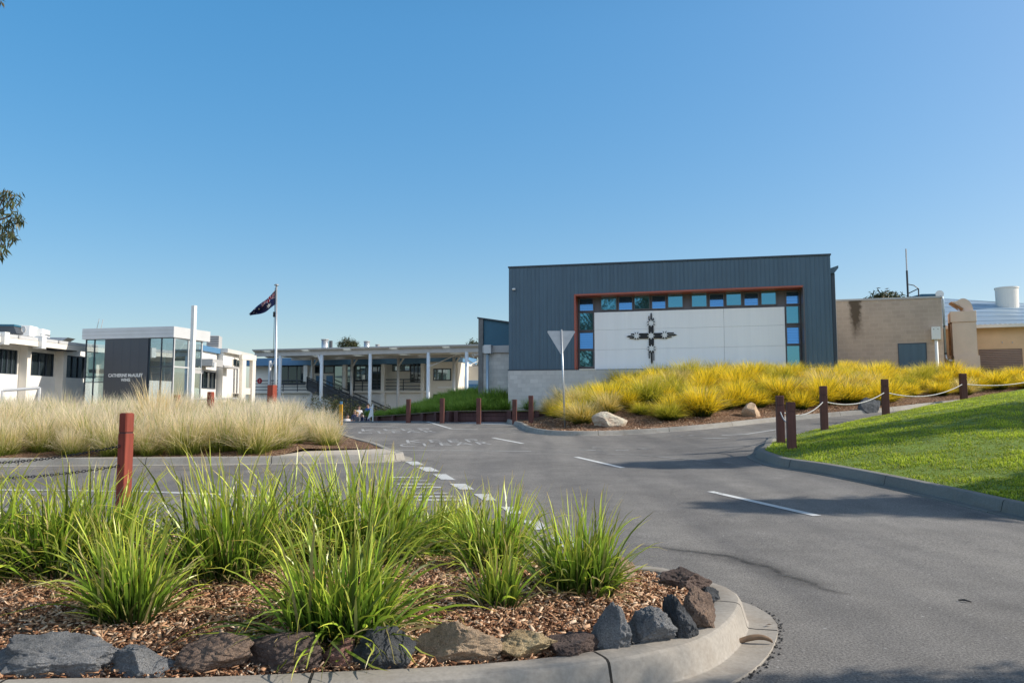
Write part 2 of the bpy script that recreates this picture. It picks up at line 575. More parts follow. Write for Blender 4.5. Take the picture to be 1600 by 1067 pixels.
ROCK = {
    'grey': mat_rock("grey_basalt", (0.178, 0.187, 0.197), (0.411, 0.411, 0.419)),
    'dark': mat_rock("dark_basalt", (0.053, 0.059, 0.068), (0.178, 0.184, 0.197)),
    'brown': mat_rock("brown_basalt", (0.214, 0.152, 0.125), (0.428, 0.304, 0.232), (0.642, 0.356, 0.178)),
    'darkbrown': mat_rock("dark_brown_basalt", (0.125, 0.090, 0.081), (0.267, 0.197, 0.169)),
    'red': mat_rock("reddish_basalt", (0.250, 0.133, 0.107), (0.482, 0.267, 0.214)),
    'tan': mat_rock("tan_stone", (0.482, 0.339, 0.232), (0.749, 0.552, 0.375)),
    'ochre': mat_rock("ochre_stone", (0.535, 0.339, 0.160), (0.750, 0.589, 0.356), (0.750, 0.499, 0.125)),
    'pale': mat_rock("pale_stone", (0.606, 0.446, 0.339), (0.750, 0.696, 0.552)),
}


# ------------------------------------------------------------------ object helpers
def tag(o, label=None, cat=None, group=None, kind=None):
    if label:
        o['label'] = label
    if cat:
        o['category'] = cat
    if group:
        o['group'] = group
    if kind:
        o['kind'] = kind
    return o


def empty(name, loc, rz=0.0):
    o = bpy.data.objects.new(name, None)
    o.empty_display_size = 0.2
    COL.objects.link(o)
    o.location = loc
    o.rotation_euler = (0, 0, rz)
    o.matrix_basis = Matrix.Translation(loc) @ Matrix.Rotation(rz, 4, 'Z')
    return o


def wmat(o):
    m = o.matrix_basis.copy()
    while o.parent:
        o = o.parent
        m = o.matrix_basis @ m
    return m


class MB:
    def __init__(self):
        self.v, self.f, self.uv = [], [], []

    def add(self, vs, fs):
        b = len(self.v)
        self.v += [tuple(p) for p in vs]
        self.f += [[i + b for i in f] for f in fs]
        return self

    def box(self, x0, x1, y0, y1, z0, z1):
        vs = [(x, y, z) for z in (z0, z1) for y in (y0, y1) for x in (x0, x1)]
        return self.add(vs, [[0, 2, 3, 1], [4, 5, 7, 6], [0, 1, 5, 4], [2, 6, 7, 3], [0, 4, 6, 2], [1, 3, 7, 5]])

    def cbox(self, x0, x1, y0, y1, z0, z1, c=0.01):
        """box with chamfered top and vertical edges"""
        def ring(i, z):
            return [(x0 + i + c, y0 + i, z), (x1 - i - c, y0 + i, z), (x1 - i, y0 + i + c, z), (x1 - i, y1 - i - c, z), (x1 - i - c, y1 - i, z), (x0 + i + c, y1 - i, z), (x0 + i, y1 - i - c, z), (x0 + i, y0 + i + c, z)]
        rings = [ring(0, z0), ring(0, z1 - c), ring(c, z1)]
        b = [p for r in rings for p in r]
        fs = [[7, 6, 5, 4, 3, 2, 1, 0], [16, 17, 18, 19, 20, 21, 22, 23]]
        for k in range(2):
            for i in range(8):
                j = (i + 1) % 8
                fs.append([k * 8 + i, k * 8 + j, k * 8 + 8 + j, k * 8 + 8 + i])
        return self.add(b, fs)

    def prism(self, poly, axis, a0, a1):
        """poly: 2D points; axis 'x','y' or 'z' = extrusion axis"""
        def put(p, a):
            return {'x': (a, p[0], p[1]), 'y': (p[0], a, p[1]), 'z': (p[0], p[1], a)}[axis]
        n = len(poly)
        vs = [put(p, a0) for p in poly] + [put(p, a1) for p in poly]
        fs = [list(range(n))[::-1], list(range(n, 2 * n))]
        for i in range(n):
            j = (i + 1) % n
            fs.append([i, j, n + j, n + i])
        return self.add(vs, fs)

    def tube(self, pts, rad, n=8, cap=True):
        pts = [Vector(p) for p in pts]
        if not hasattr(rad, '__len__'):
            rad = [rad] * len(pts)
        b = len(self.v)
        prevx = None
        for i, p in enumerate(pts):
            t = (pts[min(i + 1, len(pts) - 1)] - pts[max(i - 1, 0)]).normalized()
            if prevx is None:
                ref = Vector((0, 0, 1)) if abs(t.z) < 0.9 else Vector((1, 0, 0))
                x = t.cross(ref).normalized()
            else:
                x = (prevx - t * prevx.dot(t)).normalized()
            prevx = x
            y = t.cross(x)
            for k in range(n):
                a = 2 * math.pi * k / n
                self.v.append(tuple(p + (x * math.cos(a) + y * math.sin(a)) * rad[i]))
        for i in range(len(pts) - 1):
            for k in range(n):
                j = (k + 1) % n
                self.f.append([b + i * n + k, b + i * n + j, b + (i + 1) * n + j, b + (i + 1) * n + k])
        if cap:
            self.f.append([b + k for k in range(n)][::-1])
            e = b + (len(pts) - 1) * n
            self.f.append([e + k for k in range(n)])
        return self

    def bar(self, p, q, w, h=None):
        return self.tube([p, q], (w or 0.02) / 2 * 1.2, 6)

    def build(self, name, mat, parent=None, world=False, smooth=False, fix=True):
        me = bpy.data.meshes.new(name)
        vs = self.v
        if world and parent is not None:
            inv = wmat(parent).inverted()
            vs = [tuple(inv @ Vector(p)) for p in vs]
        me.from_pydata(vs, [], self.f)
        if fix:
            bm = bmesh.new()
            bm.from_mesh(me)
            bmesh.ops.recalc_face_normals(bm, faces=bm.faces)
            bm.to_mesh(me)
            bm.free()
        me.materials.append(mat)
        if smooth:
            me.polygons.foreach_set("use_smooth", [True] * len(me.polygons))
        o = bpy.data.objects.new(name, me)
        COL.objects.link(o)
        if parent is not None:
            o.parent = parent
        return o


def smooth_by_angle(o, ang=40):
    me = o.data
    me.polygons.foreach_set("use_smooth", [True] * len(me.polygons))
    bm = bmesh.new()
    bm.from_mesh(me)
    for e in bm.edges:
        if len(e.link_faces) == 2 and e.calc_face_angle(0) > R(ang):
            e.smooth = False
    bm.to_mesh(me)
    bm.free()


def np_mesh(name, V, Fq, C, mat, smooth=True):
    """V (n,3), Fq (m,k), C (n,3) colour"""
    me = bpy.data.meshes.new(name)
    k = Fq.shape[1]
    me.vertices.add(len(V))
    me.vertices.foreach_set("co", V.astype(np.float32).ravel())
    me.loops.add(Fq.size)
    me.loops.foreach_set("vertex_index", Fq.astype(np.int32).ravel())
    me.polygons.add(len(Fq))
    me.polygons.foreach_set("loop_start", np.arange(0, Fq.size, k, dtype=np.int32))
    me.polygons.foreach_set("loop_total", np.full(len(Fq), k, dtype=np.int32))
    me.update(calc_edges=True)
    a = me.color_attributes.new("c", 'FLOAT_COLOR', 'POINT')
    c4 = np.ones((len(V), 4), np.float32)
    c4[:, :3] = C
    a.data.foreach_set("color", c4.ravel())
    if smooth:
        me.polygons.foreach_set("use_smooth", np.ones(len(Fq), bool))
    me.materials.append(mat)
    me.validate()
    return me


def link_mesh(name, me, parent=None, loc=None, rz=0, sc=None):
    o = bpy.data.objects.new(name, me)
    COL.objects.link(o)
    if parent is not None:
        o.parent = parent
    if loc is not None:
        o.location = loc
    o.rotation_euler = (0, 0, rz)
    if sc is not None:
        o.scale = sc if hasattr(sc, '__len__') else (sc, sc, sc)
    return o


# ------------------------------------------------------------------ polygons and kerbs
def catmull(pts, step=0.25, closed=False):
    P = [Vector((p[0], p[1])) for p in pts]
    out = []
    n = len(P)
    rng = range(n if closed else n - 1)
    for i in rng:
        if closed:
            p0, p1, p2, p3 = P[(i - 1) % n], P[i], P[(i + 1) % n], P[(i + 2) % n]
        else:
            p0, p1, p2, p3 = P[max(i - 1, 0)], P[i], P[i + 1], P[min(i + 2, n - 1)]
        k = max(1, int((p2 - p1).length / step))
        for j in range(k):
            t = j / k
            # centripetal-ish
            q = 0.5 * ((2 * p1) + (p2 - p0) * t + (2 * p0 - 5 * p1 + 4 * p2 - p3) * t * t + (3 * p1 - p0 - 3 * p2 + p3) * t ** 3)
            out.append(q)
    if not closed:
        out.append(P[-1])
    return out


def inside(poly, x, y):
    c = False
    n = len(poly)
    j = n - 1
    for i in range(n):
        xi, yi = poly[i][0], poly[i][1]
        xj, yj = poly[j][0], poly[j][1]
        if (yi > y) != (yj > y) and x < (xj - xi) * (y - yi) / (yj - yi) + xi:
            c = not c
        j = i
    return c


def dist_line(pts, x, y):
    best = 1e9
    for a, b in zip(pts[:-1], pts[1:]):
        dx, dy = b[0] - a[0], b[1] - a[1]
        L = dx * dx + dy * dy
        t = 0 if L == 0 else max(0, min(1, ((x - a[0]) * dx + (y - a[1]) * dy) / L))
        d = math.hypot(x - a[0] - t * dx, y - a[1] - t * dy)
        best = min(best, d)
    return best


def poly_sheet(name, poly, hfun, mat, step=0.4, jitter=0.0, kind='structure'):
    pts = [Vector((p[0], p[1])) for p in poly]
    n = len(pts)
    edges = [(i, (i + 1) % n) for i in range(n)]
    x0, x1 = min(p.x for p in pts), max(p.x for p in pts)
    y0, y1 = min(p.y for p in pts), max(p.y for p in pts)
    closed = [tuple(p) for p in pts] + [tuple(pts[0])]
    x = x0
    while x < x1:
        y = y0
        while y < y1:
            xx, yy = x + random.uniform(-jitter, jitter), y + random.uniform(-jitter, jitter)
            if inside(pts, xx, yy) and dist_line(closed, xx, yy) > step * 0.35:
                pts.append(Vector((xx, yy)))
            y += step
        x += step
    r = delaunay_2d_cdt(pts, edges, [], 1, 1e-5)
    mb = MB()
    mb.v = [(p.x, p.y, hfun(p.x, p.y)) for p in r[0]]
    mb.f = [list(f) for f in r[2]]
    o = mb.build(name, mat, smooth=True)
    for p in o.data.polygons:
        pass
    # make normals point up
    bm = bmesh.new()
    bm.from_mesh(o.data)
    for f in bm.faces:
        if f.normal.z < 0:
            f.normal_flip()
    bm.to_mesh(o.data)
    bm.free()
    if kind:
        o['kind'] = kind
    return o


KERB_PROFILE = [(-0.02, 0.02), (0.0, 0.135), (0.012, 0.148), (0.03, 0.152), (0.12, 0.152), (0.142, 0.148), (0.156, 0.138), (0.163, 0.122), (0.192, 0.018), (0.2, 0.010), (0.24, 0.008), (0.36, 0.012), (0.365, -0.03)]


def kerb(name, path, side, profile=KERB_PROFILE, mat=None, hfun=G, closed=False, joint_at=None):
    """path: inner edge (list of 2D); side +1: outside is to the left of travel, -1: right"""
    n = len(path)
    mb = MB()
    uvs = []
    s = 0
    nor = []
    for i in range(n):
        a = path[(i - 1) % n] if closed else path[max(i - 1, 0)]
        b = path[(i + 1) % n] if closed else path[min(i + 1, n - 1)]
        t = (Vector(b) - Vector(a)).normalized()
        nor.append(Vector((-t.y, t.x)) * side)
    k = len(profile)
    for i in range(n):
        if i:
            s += (Vector(path[i]) - Vector(path[i - 1])).length
        for (o, z) in profile:
            q = Vector(path[i]) + nor[i] * o
            mb.v.append((q.x, q.y, hfun(q.x, q.y) + z))
            uvs.append((s, o))
    for i in range(n if closed else n - 1):
        j = (i + 1) % n
        for m in range(k - 1):
            mb.f.append([i * k + m, j * k + m, j * k + m + 1, i * k + m + 1])
    if joint_at is not None:
        i0 = min(range(n), key=lambda i: (Vector(path[i]) - Vector(joint_at)).length)
        s0 = uvs[i0 * k][0]
        uvs = [(a + 48.0 - s0, b) for a, b in uvs]
    o = mb.build(name, mat or M['kerb'], smooth=True)
    smooth_by_angle(o, 24)
    uvl = o.data.uv_layers.new(name="UVMap")
    for lp in o.data.loops:
        uvl.data[lp.index].uv = uvs[lp.vertex_index]
    o['kind'] = 'structure'
    return o


def strip(pts_px, dz, name, mat, world_pts=None):
    """flat convex/concave marking polygon from pixels, conforming to the ground, dz above it"""
    P = world_pts if world_pts else [ground(px, py) for px, py in pts_px]
    poly = [Vector((p[0], p[1])) for p in P]
    return poly_sheet(name, poly, lambda x, y: G(x, y) + dz, mat, 0.6)


def line_mark(p, q, w, name, mat, dz=0.006):
    a, b = ground(*p).to_2d(), ground(*q).to_2d()
    t = (b - a).normalized()
    nn = Vector((-t.y, t.x)) * w / 2
    k = max(1, int((b - a).length / 0.5))
    mb = MB()
    for i in range(k + 1):
        c = a + (b - a) * i / k
        for sgn in (-1, 1):
            e = c + nn * sgn
            mb.v.append((e.x, e.y, G(e.x, e.y) + dz))
    for i in range(k):
        mb.f.append([2 * i, 2 * i + 1, 2 * i + 3, 2 * i + 2])
    o = mb.build(name, mat)
    bm = bmesh.new()
    bm.from_mesh(o.data)
    for f in bm.faces:
        if f.normal.z < 0:
            f.normal_flip()
    bm.to_mesh(o.data)
    bm.free()
    o['kind'] = 'structure'
    return o


# ------------------------------------------------------------------ ground and road
def grid_sheet(name, xs, ys, hfun, mat):
    mb = MB()
    nx, ny = len(xs), len(ys)
    mb.v = [(x, y, hfun(x, y)) for y in ys for x in xs]
    mb.f = [[j * nx + i, j * nx + i + 1, (j + 1) * nx + i + 1, (j + 1) * nx + i] for j in range(ny - 1) for i in range(nx - 1)]
    o = mb.build(name, mat, smooth=True, fix=False)
    o['kind'] = 'structure'
    return o


def frange(a, b, s):
    return [a + (b - a) * i / max(1, round((b - a) / s)) for i in range(max(1, round((b - a) / s)) + 1)]


far = [-4000, -1500, -600, -250, -120]
gx = far + frange(-70, 70, 2.5) + [-v for v in far[::-1]]
gy = [-4000, -1500, -600, -250, -100, -50] + frange(-20, 70, 2.0) + [100, 180, 400, 900, 2000, 4000]
grid_sheet("ground", gx, gy, lambda x, y: (G(max(-60, min(60, x)), max(-10, min(70, y))) - 0.06), M['soil'])
grid_sheet("road", frange(-40, 40, 0.5), frange(-3, 46, 0.5), G, M['asphalt'])
grid_sheet("bounce_sheet", frange(-70, 70, 5.0), frange(-60, -3.02, 5.0), lambda x, y: -0.012, M['bounce_ground'])  # unseen pale reflector added behind the camera to lift the hall front

# ---- island in front of the camera
isl_px = [(0, 1059), (270, 1056), (560, 1045), (716, 1037), (860, 1024), (985, 1005), (1052, 988), (1092, 965), (1113, 940), (1112, 925), (1085, 912), (1025, 899), (960, 885)]
isl = [ground(px, py, 0.15).to_2d() for px, py in isl_px]
isl = [Vector((-7.0, 3.05)), Vector((-4.5, 3.12))] + isl + [Vector((-2.4, 6.95)), Vector((-5.7, 8.6)), Vector((-8.0, 9.7)), Vector((-11.0, 11.0))]
isl = catmull(isl, 0.09)
isl_poly = isl + [Vector((-12, 10.0)), Vector((-12, 3.4))]
isl_closed = [tuple(p) for p in isl]


def h_isl(x, y):
    d = dist_line(isl_closed, x, y)
    return G(x, y) + 0.125 + 0.17 * (1 - math.exp(-d / 1.1)) + 0.012 * noise.noise((x * 2.5, y * 2.5, 0))


kerb("kerb", isl, -1, mat=M['kerb_near'], joint_at=ground(1075, 983, 0.15).to_2d())
poly_sheet("garden_bed", isl_poly, h_isl, M['mulch'], 0.22, 0.05)

# ---- dry grass garden
gar2 = [(-24, 14.7), (-14, 14.9), (-9.9, 15.25), (-6, 15.55), (-3.9, 15.85), (-2.75, 16.15), (-2.45, 16.5), (-2.9, 17.6), (-3.6, 19.6), (-5.0, 22.9), (-7.9, 30.5)]
gar2 = catmull(gar2, 0.25)
gar2_poly = gar2 + [Vector((-16, 33)), Vector((-26, 30)), Vector((-26, 16))]
gar2_closed = [tuple(p) for p in gar2]


def h_gar2(x, y):
    d = dist_line(gar2_closed, x, y)
    return G(x, y) + 0.13 + 0.14 * min(1, d / 2.0) + 0.02 * noise.noise((x, y, 3))


kerb("kerb", gar2, -1)
# the narrow end of the bed is filled with concrete
cut = [Vector((-4.75, 15.78)), Vector((-4.55, 16.9)), Vector((-3.5, 17.3)), Vector((-2.9, 17.62))]
i0 = min(range(len(gar2)), key=lambda i: (gar2[i] - Vector((-4.75, 15.72))).length)
i1 = min(range(len(gar2)), key=lambda i: (gar2[i] - Vector((-2.9, 17.6))).length)
gar2_mulch = gar2[:i0] + cut[:3] + gar2[i1:] + [Vector((-16, 33)), Vector((-26, 30)), Vector((-26, 16))]
poly_sheet("garden_bed", gar2_mulch, h_gar2, M['mulch'], 0.6, 0.1)
poly_sheet("concrete_apron", [Vector(gar2[i]) for i in range(i0, i1 + 1)] + [Vector(p) for p in (cut[2], cut[1])], lambda x, y: G(x, y) + 0.15, M['apron'], 0.4)

# ---- golden grass mound
g3_px = [(816, 661), (832, 669), (862, 674), (905, 675.5), (960, 674.5), (1010, 672), (1100, 665), (1212, 653.5), (1300, 646), (1380, 639)]
gar3 = [ground(px, py, 0.1).to_2d() for px, py in g3_px]
last = gar3[-1]
gar3 = [gar3[0] + Vector((-0.5, 3.4)), gar3[0] + Vector((-0.35, 1.4))] + gar3 + [last + Vector((4, 2.3)), last + Vector((12, 5.5))]
gar3 = catmull(gar3, 0.3)
gar3_poly = gar3 + [Vector((29, 43)), Vector((4, 43)), Vector((-1.2, 40)), ]
gar3_closed = [tuple(p) for p in gar3]


def h_gar3(x, y):
    d = dist_line(gar3_closed, x, y)
    e = 0.13 + 0.29 * max(0, d - 0.9) ** 1.0 if d > 0.9 else 0.13
    e = min(e, 1.55)
    # smooth cap
    return G(x, y) + e + 0.02 * noise.noise((x * 1.5, y * 1.5, 5))


kerb("kerb", gar3, -1)
poly_sheet("garden_bed", gar3_poly, h_gar3, M['mulch'], 0.6, 0.1)

# ---- lawn
lw_px = [(1600, 783), (1500, 762), (1400, 742), (1300, 724), (1235, 715), (1205, 706), (1195, 701), (1205, 695)]
lawn_front = [ground(px, py, 0.15).to_2d() for px, py in lw_px]
v0 = lawn_front[0] - lawn_front[1]
lawn_front = [lawn_front[0] + v0 * 6, lawn_front[0] + v0 * 3] + lawn_front
lawn_back = [Vector((6.35, 18.6)), Vector((7.9, 20.9)), Vector((11.4, 25.0)), Vector((17.6, 31.4)), Vector((22, 35.5))]
lawn_edge = catmull(lawn_front + lawn_back, 0.2)
lawn_poly = lawn_edge + [Vector((30, 36)), Vector((30, 4))]
lawn_edge_t = [tuple(p) for p in lawn_edge]
front_t = [tuple(p) for p in catmull(lawn_front, 0.3)]
back_t = [tuple(p) for p in catmull(lawn_back, 0.3)]


def h_lawn(x, y):
    df = dist_line(front_t, x, y)
    db = dist_line(back_t, x, y)
    m = 0.46 * (1 - math.exp(-df / 3.0))
    m *= min(1.0, db / 4.5)
    return G(x, y) + 0.13 * min(1.0, 0.25 + db / 2.5) + m * min(1, df / 1.0 + 0.05) + 0.03 * noise.noise((x * 0.8, y * 0.8, 1)) * min(1, df)


kerb("kerb", [q for q in lawn_edge if q.y < 19.5], 1, mat=M['kerb_lawn'])
poly_sheet("lawn", lawn_poly, h_lawn, M['lawn'], 0.4, 0.05)

# ---- shaded footpath by the timber wall
poly_sheet("footpath", [ground(716, 661.5).to_2d(), ground(816, 665).to_2d(), Vector((0.4, 36.6)), Vector((-2.6, 38.2))], lambda x, y: G(x, y) + 0.006, M['path'], 0.8)

# ------------------------------------------------------------------ road markings
for p, q, w in [((1110, 768), (1277, 806), 0.12), ((900, 714), (973, 731), 0.12), ((770, 684), (817, 693), 0.12)]:
    line_mark(p, q, w, "lane_marking", M['mark'])
for quad in [[(632, 721), (652, 721), (664, 727), (644, 727)], [(651, 730), (673, 730), (687, 736.5), (666, 737)],
             [(676, 741), (697, 741), (712, 750), (690, 750)], [(702, 756), (727, 756), (741, 765), (719, 765)],
             [(740, 772), (765, 772), (775, 782), (755, 782)], [(782, 792), (806, 792), (817, 803), (797, 803)],
             [(815, 813), (845, 814), (858, 828), (832, 828)], [(858, 838), (888, 839), (905, 854), (878, 855)]]:
    strip(quad, 0.006, "give_way_dash", M['mark_mid'])
# worn patch of painted rows beside the dashes
for i in range(7):
    y = 746 + i * 5.2 + (4 if i > 3 else 0)
    x = 606 + i * 7.5
    line_mark((x, y), (x + 52 + i * 3, y), 0.13, "worn_marking", M['mark_faded'] if i in (1, 4) else M['mark_mid'])
line_mark((610, 703.5), (830, 705), 0.07, "thin_line", M['mark_mid'])
line_mark((830, 705), (1000, 711), 0.05, "thin_line", M['mark_faded'])
line_mark((1000, 711), (1190, 727), 0.05, "thin_line", M['mark_faded'])
line_mark((1128, 680), (1165, 678.5), 0.12, "edge_line", M['mark_mid'])
line_mark((1165, 678.5), (1214, 671), 0.12, "edge_line", M['mark_mid'])
line_mark((-60, 765), (60, 766), 0.1, "edge_line", M['mark'])
line_mark((60, 766), (215, 768), 0.1, "edge_line", M['mark_mid'])
line_mark((200, 767), (420, 776), 0.13, "edge_line", M['mark_mid'])
line_mark((566, 666), (622, 667), 0.14, "edge_line", M['mark_mid'])
line_mark((667, 658.8), (705, 670), 0.14, "edge_line", M['mark_mid'])
line_mark((705, 670.3), (746, 671), 0.14, "edge_line", M['mark_mid'])
line_mark((640, 668.5), (676, 669), 0.12, "edge_line", M['mark_faded'])
# scattered traces of old lettering for the opposite lane
for (x, y, w_) in [(905, 703, 26), (932, 704.5, 14), (962, 703.5, 20), (925, 699.5, 16), (1052, 681, 16), (1076, 680.5, 16), (1098, 684.5, 44), (996, 701, 22), (812, 674.5, 24), (775, 676.5, 34)]:
    line_mark((x, y), (x + w_, y + 0.4), 0.14, "worn_marking", M['mark_faded'])


def text_mesh(s, bold=0.0, align='CENTER', spacing=1.0):
    cu = bpy.data.curves.new("tmp", 'FONT')
    cu.body = s
    cu.align_x = align
    cu.size = 1.0
    cu.offset = bold
    cu.space_character = spacing
    cu.extrude = 0.0
    o = bpy.data.objects.new("tmp", cu)
    COL.objects.link(o)
    bpy.context.view_layer.update()
    dg = bpy.context.evaluated_depsgraph_get()
    me = bpy.data.meshes.new_from_object(o.evaluated_get(dg))
    vs = [v.co.copy() for v in me.vertices]
    fs = [list(p.vertices) for p in me.polygons]
    bpy.data.objects.remove(o)
    bpy.data.curves.remove(cu)
    x0, x1 = min(v.x for v in vs), max(v.x for v in vs)
    y0, y1 = min(v.y for v in vs), max(v.y for v in vs)
    # normalise to 0..1 box
    return [((v.x - x0) / (x1 - x0), (v.y - y0) / (y1 - y0)) for v in vs], fs


def road_text(s, lbx, rbx, ltx, name, mat):
    """lbx, rbx, ltx: pixel of lower left, lower right, upper left corner"""
    uv, fs = text_mesh(s, 0.0, spacing=1.3)
    a, b, c = ground(*lbx).to_2d(), ground(*rbx).to_2d(), ground(*ltx).to_2d()
    mb = MB()
    for u, v in uv:
        q = a + (b - a) * u + (c - a) * v
        mb.v.append((q.x, q.y, G(q.x, q.y) + 0.005))
    mb.f = fs
    o = mb.build(name, mat, fix=False)
    bm = bmesh.new()
    bm.from_mesh(o.data)
    for f in bm.faces:
        if f.normal.z < 0:
            f.normal_flip()
    bm.to_mesh(o.data)
    bm.free()
    o['kind'] = 'structure'


road_text("KEEP", (636, 692.2), (752, 690.6), (634, 687.6), "painted_word", M['mark_text'])
road_text("CLEAR", (625, 698.2), (770, 694.2), (624, 693.4), "painted_word", M['mark_text'])
road_text("KEEP", (566, 673.6), (676, 671.8), (564, 670.6), "painted_word", M['mark_text'])
road_text("CLEAR", (560, 677.6), (684, 675.4), (559, 674.4), "painted_word", M['mark_text'])

# tar-filled crack across the road: thin jagged strip and a softer worn border
ck = [(990, 853), (1040, 856), (1085, 862), (1130, 868), (1165, 877), (1200, 886), (1225, 898), (1258, 908), (1290, 921), (1330, 930)]
cw = [ground(*p).to_2d() for p in ck]
cw = catmull(cw, 0.03)
mt = NT("crack_stain")
a_ = mt.n("ShaderNodeAttribute", attribute_name="c")
sp_ = mt.n("ShaderNodeSeparateColor")
mt.l(a_.outputs['Color'], sp_.inputs[0])
tr_ = mt.n("ShaderNodeBsdfTransparent")
mx_ = mt.n("ShaderNodeMixShader")
ml_ = mt.n("ShaderNodeMath", operation='MULTIPLY')
ml_.use_clamp = True
mt.l(sp_.outputs[0], ml_.inputs[0])
mt.l(mt.ramp(mt.noise(14, 4, 0.7, mt.coord()), [(0.3, (0.3,) * 3), (0.7, (1,) * 3)]), ml_.inputs[1])
mt.l(ml_.outputs[0], mx_.inputs[0])
mt.set((0.05, 0.047, 0.045), 0.9)
mt.l(tr_.outputs[0], mx_.inputs[1])
mt.l(mt.b.outputs[0], mx_.inputs[2])
mt.l(mx_.outputs[0], mt.out.inputs[0])
V, Q, C = [], [], []
for i, p in enumerate(cw):
    t = (cw[min(i + 1, len(cw) - 1)] - cw[max(i - 1, 0)]).normalized()
    nn = Vector((-t.y, t.x))
    f = math.sin(math.pi * i / (len(cw) - 1)) ** 0.5
    j = 0.05 * noise.noise((i * 0.12, 0, 0)) + 0.02 * noise.noise((i * 0.6, 3, 0))
    wn_ = 0.008 + 0.008 * abs(noise.noise((i * 0.4, 7, 0)))
    for off, cc in ((-0.28, 0), (-0.1, 0.3), (j - wn_ - 0.02, 0.55), (j - wn_, 0.98), (j + wn_, 0.98), (j + wn_ + 0.02, 0.5), (0.08, 0.25), (0.22, 0)):
        q = p + nn * off * (1 if abs(off) < 0.07 else f)
        V.append((q.x, q.y, G(q.x, q.y) + 0.0045))
        C.append((cc * f, 0, 0))
K = 8
for i in range(len(cw) - 1):
    for k in range(K - 1):
        Q.append((i * K + k, (i + 1) * K + k, (i + 1) * K + k + 1, i * K + k + 1))
me = np_mesh("road_crack", np.array(V), np.array(Q), np.array(C), mt.m)
o = link_mesh("road_crack", me)
o['kind'] = 'structure'


# ------------------------------------------------------------------ grass, leaves
def blades(n, L, base_r, tilt, bend, w, segs, rng, stiff=1.6, zlift=0.0, lean=(0, 0), vfold=False, twist=0.6, kink=0.0, drift=0.0, skew=1.0, dead=False):
    """arching strap leaves growing from a disc; L,tilt,bend,w are (lo,hi)"""
    u = lambda a: rng.uniform(a[0], a[1], n)
    phi = rng.uniform(0, 2 * np.pi, n)
    rr = base_r * np.sqrt(rng.uniform(0, 1, n))
    bx, by = rr * np.cos(phi + rng.normal(0, 0.6, n)), rr * np.sin(phi + rng.normal(0, 0.6, n))
    Ln, t0, bd, wd = L[0] + (L[1] - L[0]) * rng.uniform(0, 1, n) ** skew, u(tilt), u(bend), u(w)
    phi = phi + rng.normal(0, 0.35, n)
    hx, hy = np.cos(phi), np.sin(phi)
    dr = rng.normal(0, drift, n) if drift else None
    wob = rng.normal(0, drift * 0.35, (n, segs + 1)) if drift else None
    pos = np.stack([bx, by, np.full(n, zlift)], 1)
    tw = rng.normal(0, twist, n)
    kst = rng.uniform(0.7, 1.5 + 1.5 * kink, n) if kink else 1.0
    V = np.zeros((n, segs + 1, 2, 3))
    C = np.zeros((n, segs + 1, 2, 3))
    r1, r2 = rng.uniform(0, 1, n), rng.uniform(0, 1, n)
    if dead:
        r2[:] = 1.0
    for k in range(segs + 1):
        s = k / segs
        th = t0 + bd * s ** (stiff * kst)
        if drift:
            pk = phi + dr * s + wob[:, k] * s
            hx, hy = np.cos(pk), np.sin(pk)
            th = th + wob[:, k] * 0.25
        d = np.stack([np.sin(th) * hx + lean[0] * s, np.sin(th) * hy + lean[1] * s, np.cos(th)], 1)
        d /= np.linalg.norm(d, axis=1, keepdims=True)
        side = np.stack([-hy, hx, np.zeros(n)], 1)
        upv = np.cross(side, d)
        sd = side * np.cos(tw)[:, None] + upv * np.sin(tw)[:, None]
        ww = wd * (0.75 + 0.25 * min(1, s * 3)) * (1 - max(0, (s - 0.55) / 0.45) ** 1.6 * 0.93)
        V[:, k, 0] = pos - sd * ww[:, None] / 2
        V[:, k, 1] = pos + sd * ww[:, None] / 2
        C[:, k, :, 0] = s
        C[:, k, :, 1] = r1[:, None]
        C[:, k, :, 2] = r2[:, None]
        pos = pos + d * (Ln / segs)[:, None]
        low = pos[:, 2] < 0.015
        pos[low, 2] = 0.015
    idx = np.arange(n * (segs + 1) * 2).reshape(n, segs + 1, 2)
    Fq = np.stack([idx[:, :-1, 0], idx[:, :-1, 1], idx[:, 1:, 1], idx[:, 1:, 0]], -1).reshape(-1, 4)
    return V.reshape(-1, 3), Fq, C.reshape(-1, 3)


def join_np(parts):
    V, Q, C = [], [], []
    b = 0
    for v, q, c in parts:
        V.append(v)
        Q.append(q + b)
        C.append(c)
        b += len(v)
    return np.concatenate(V), np.concatenate(Q), np.concatenate(C)


def strap_plant(seed, n, h, spread, r):
    rng = np.random.default_rng(seed)
    a = blades(int(n * 0.42), (0.5 * h, 1.25 * h), r, (0.02, 0.40 * spread), (0.1, 1.05 * spread), (0.008, 0.0155), 9, rng, 1.5, twist=0.9, kink=1.4, drift=0.5, skew=1.7)
    b = blades(int(n * 0.32), (0.5 * h, 1.1 * h), r * 1.1, (0.3 * spread, 0.95 * spread), (0.5, 1.7 * spread), (0.007, 0.014), 9, rng, 1.2, twist=0.9, kink=1.2, drift=0.6, skew=1.4)
    c = blades(int(n * 0.09), (0.25 * h, 0.75 * h), r * 1.2, (0.5, 1.3), (0.6, 1.5), (0.005, 0.011), 7, rng, 1.0, twist=1.2, kink=1.2, drift=0.7, dead=True)
    return join_np([a, b, c])


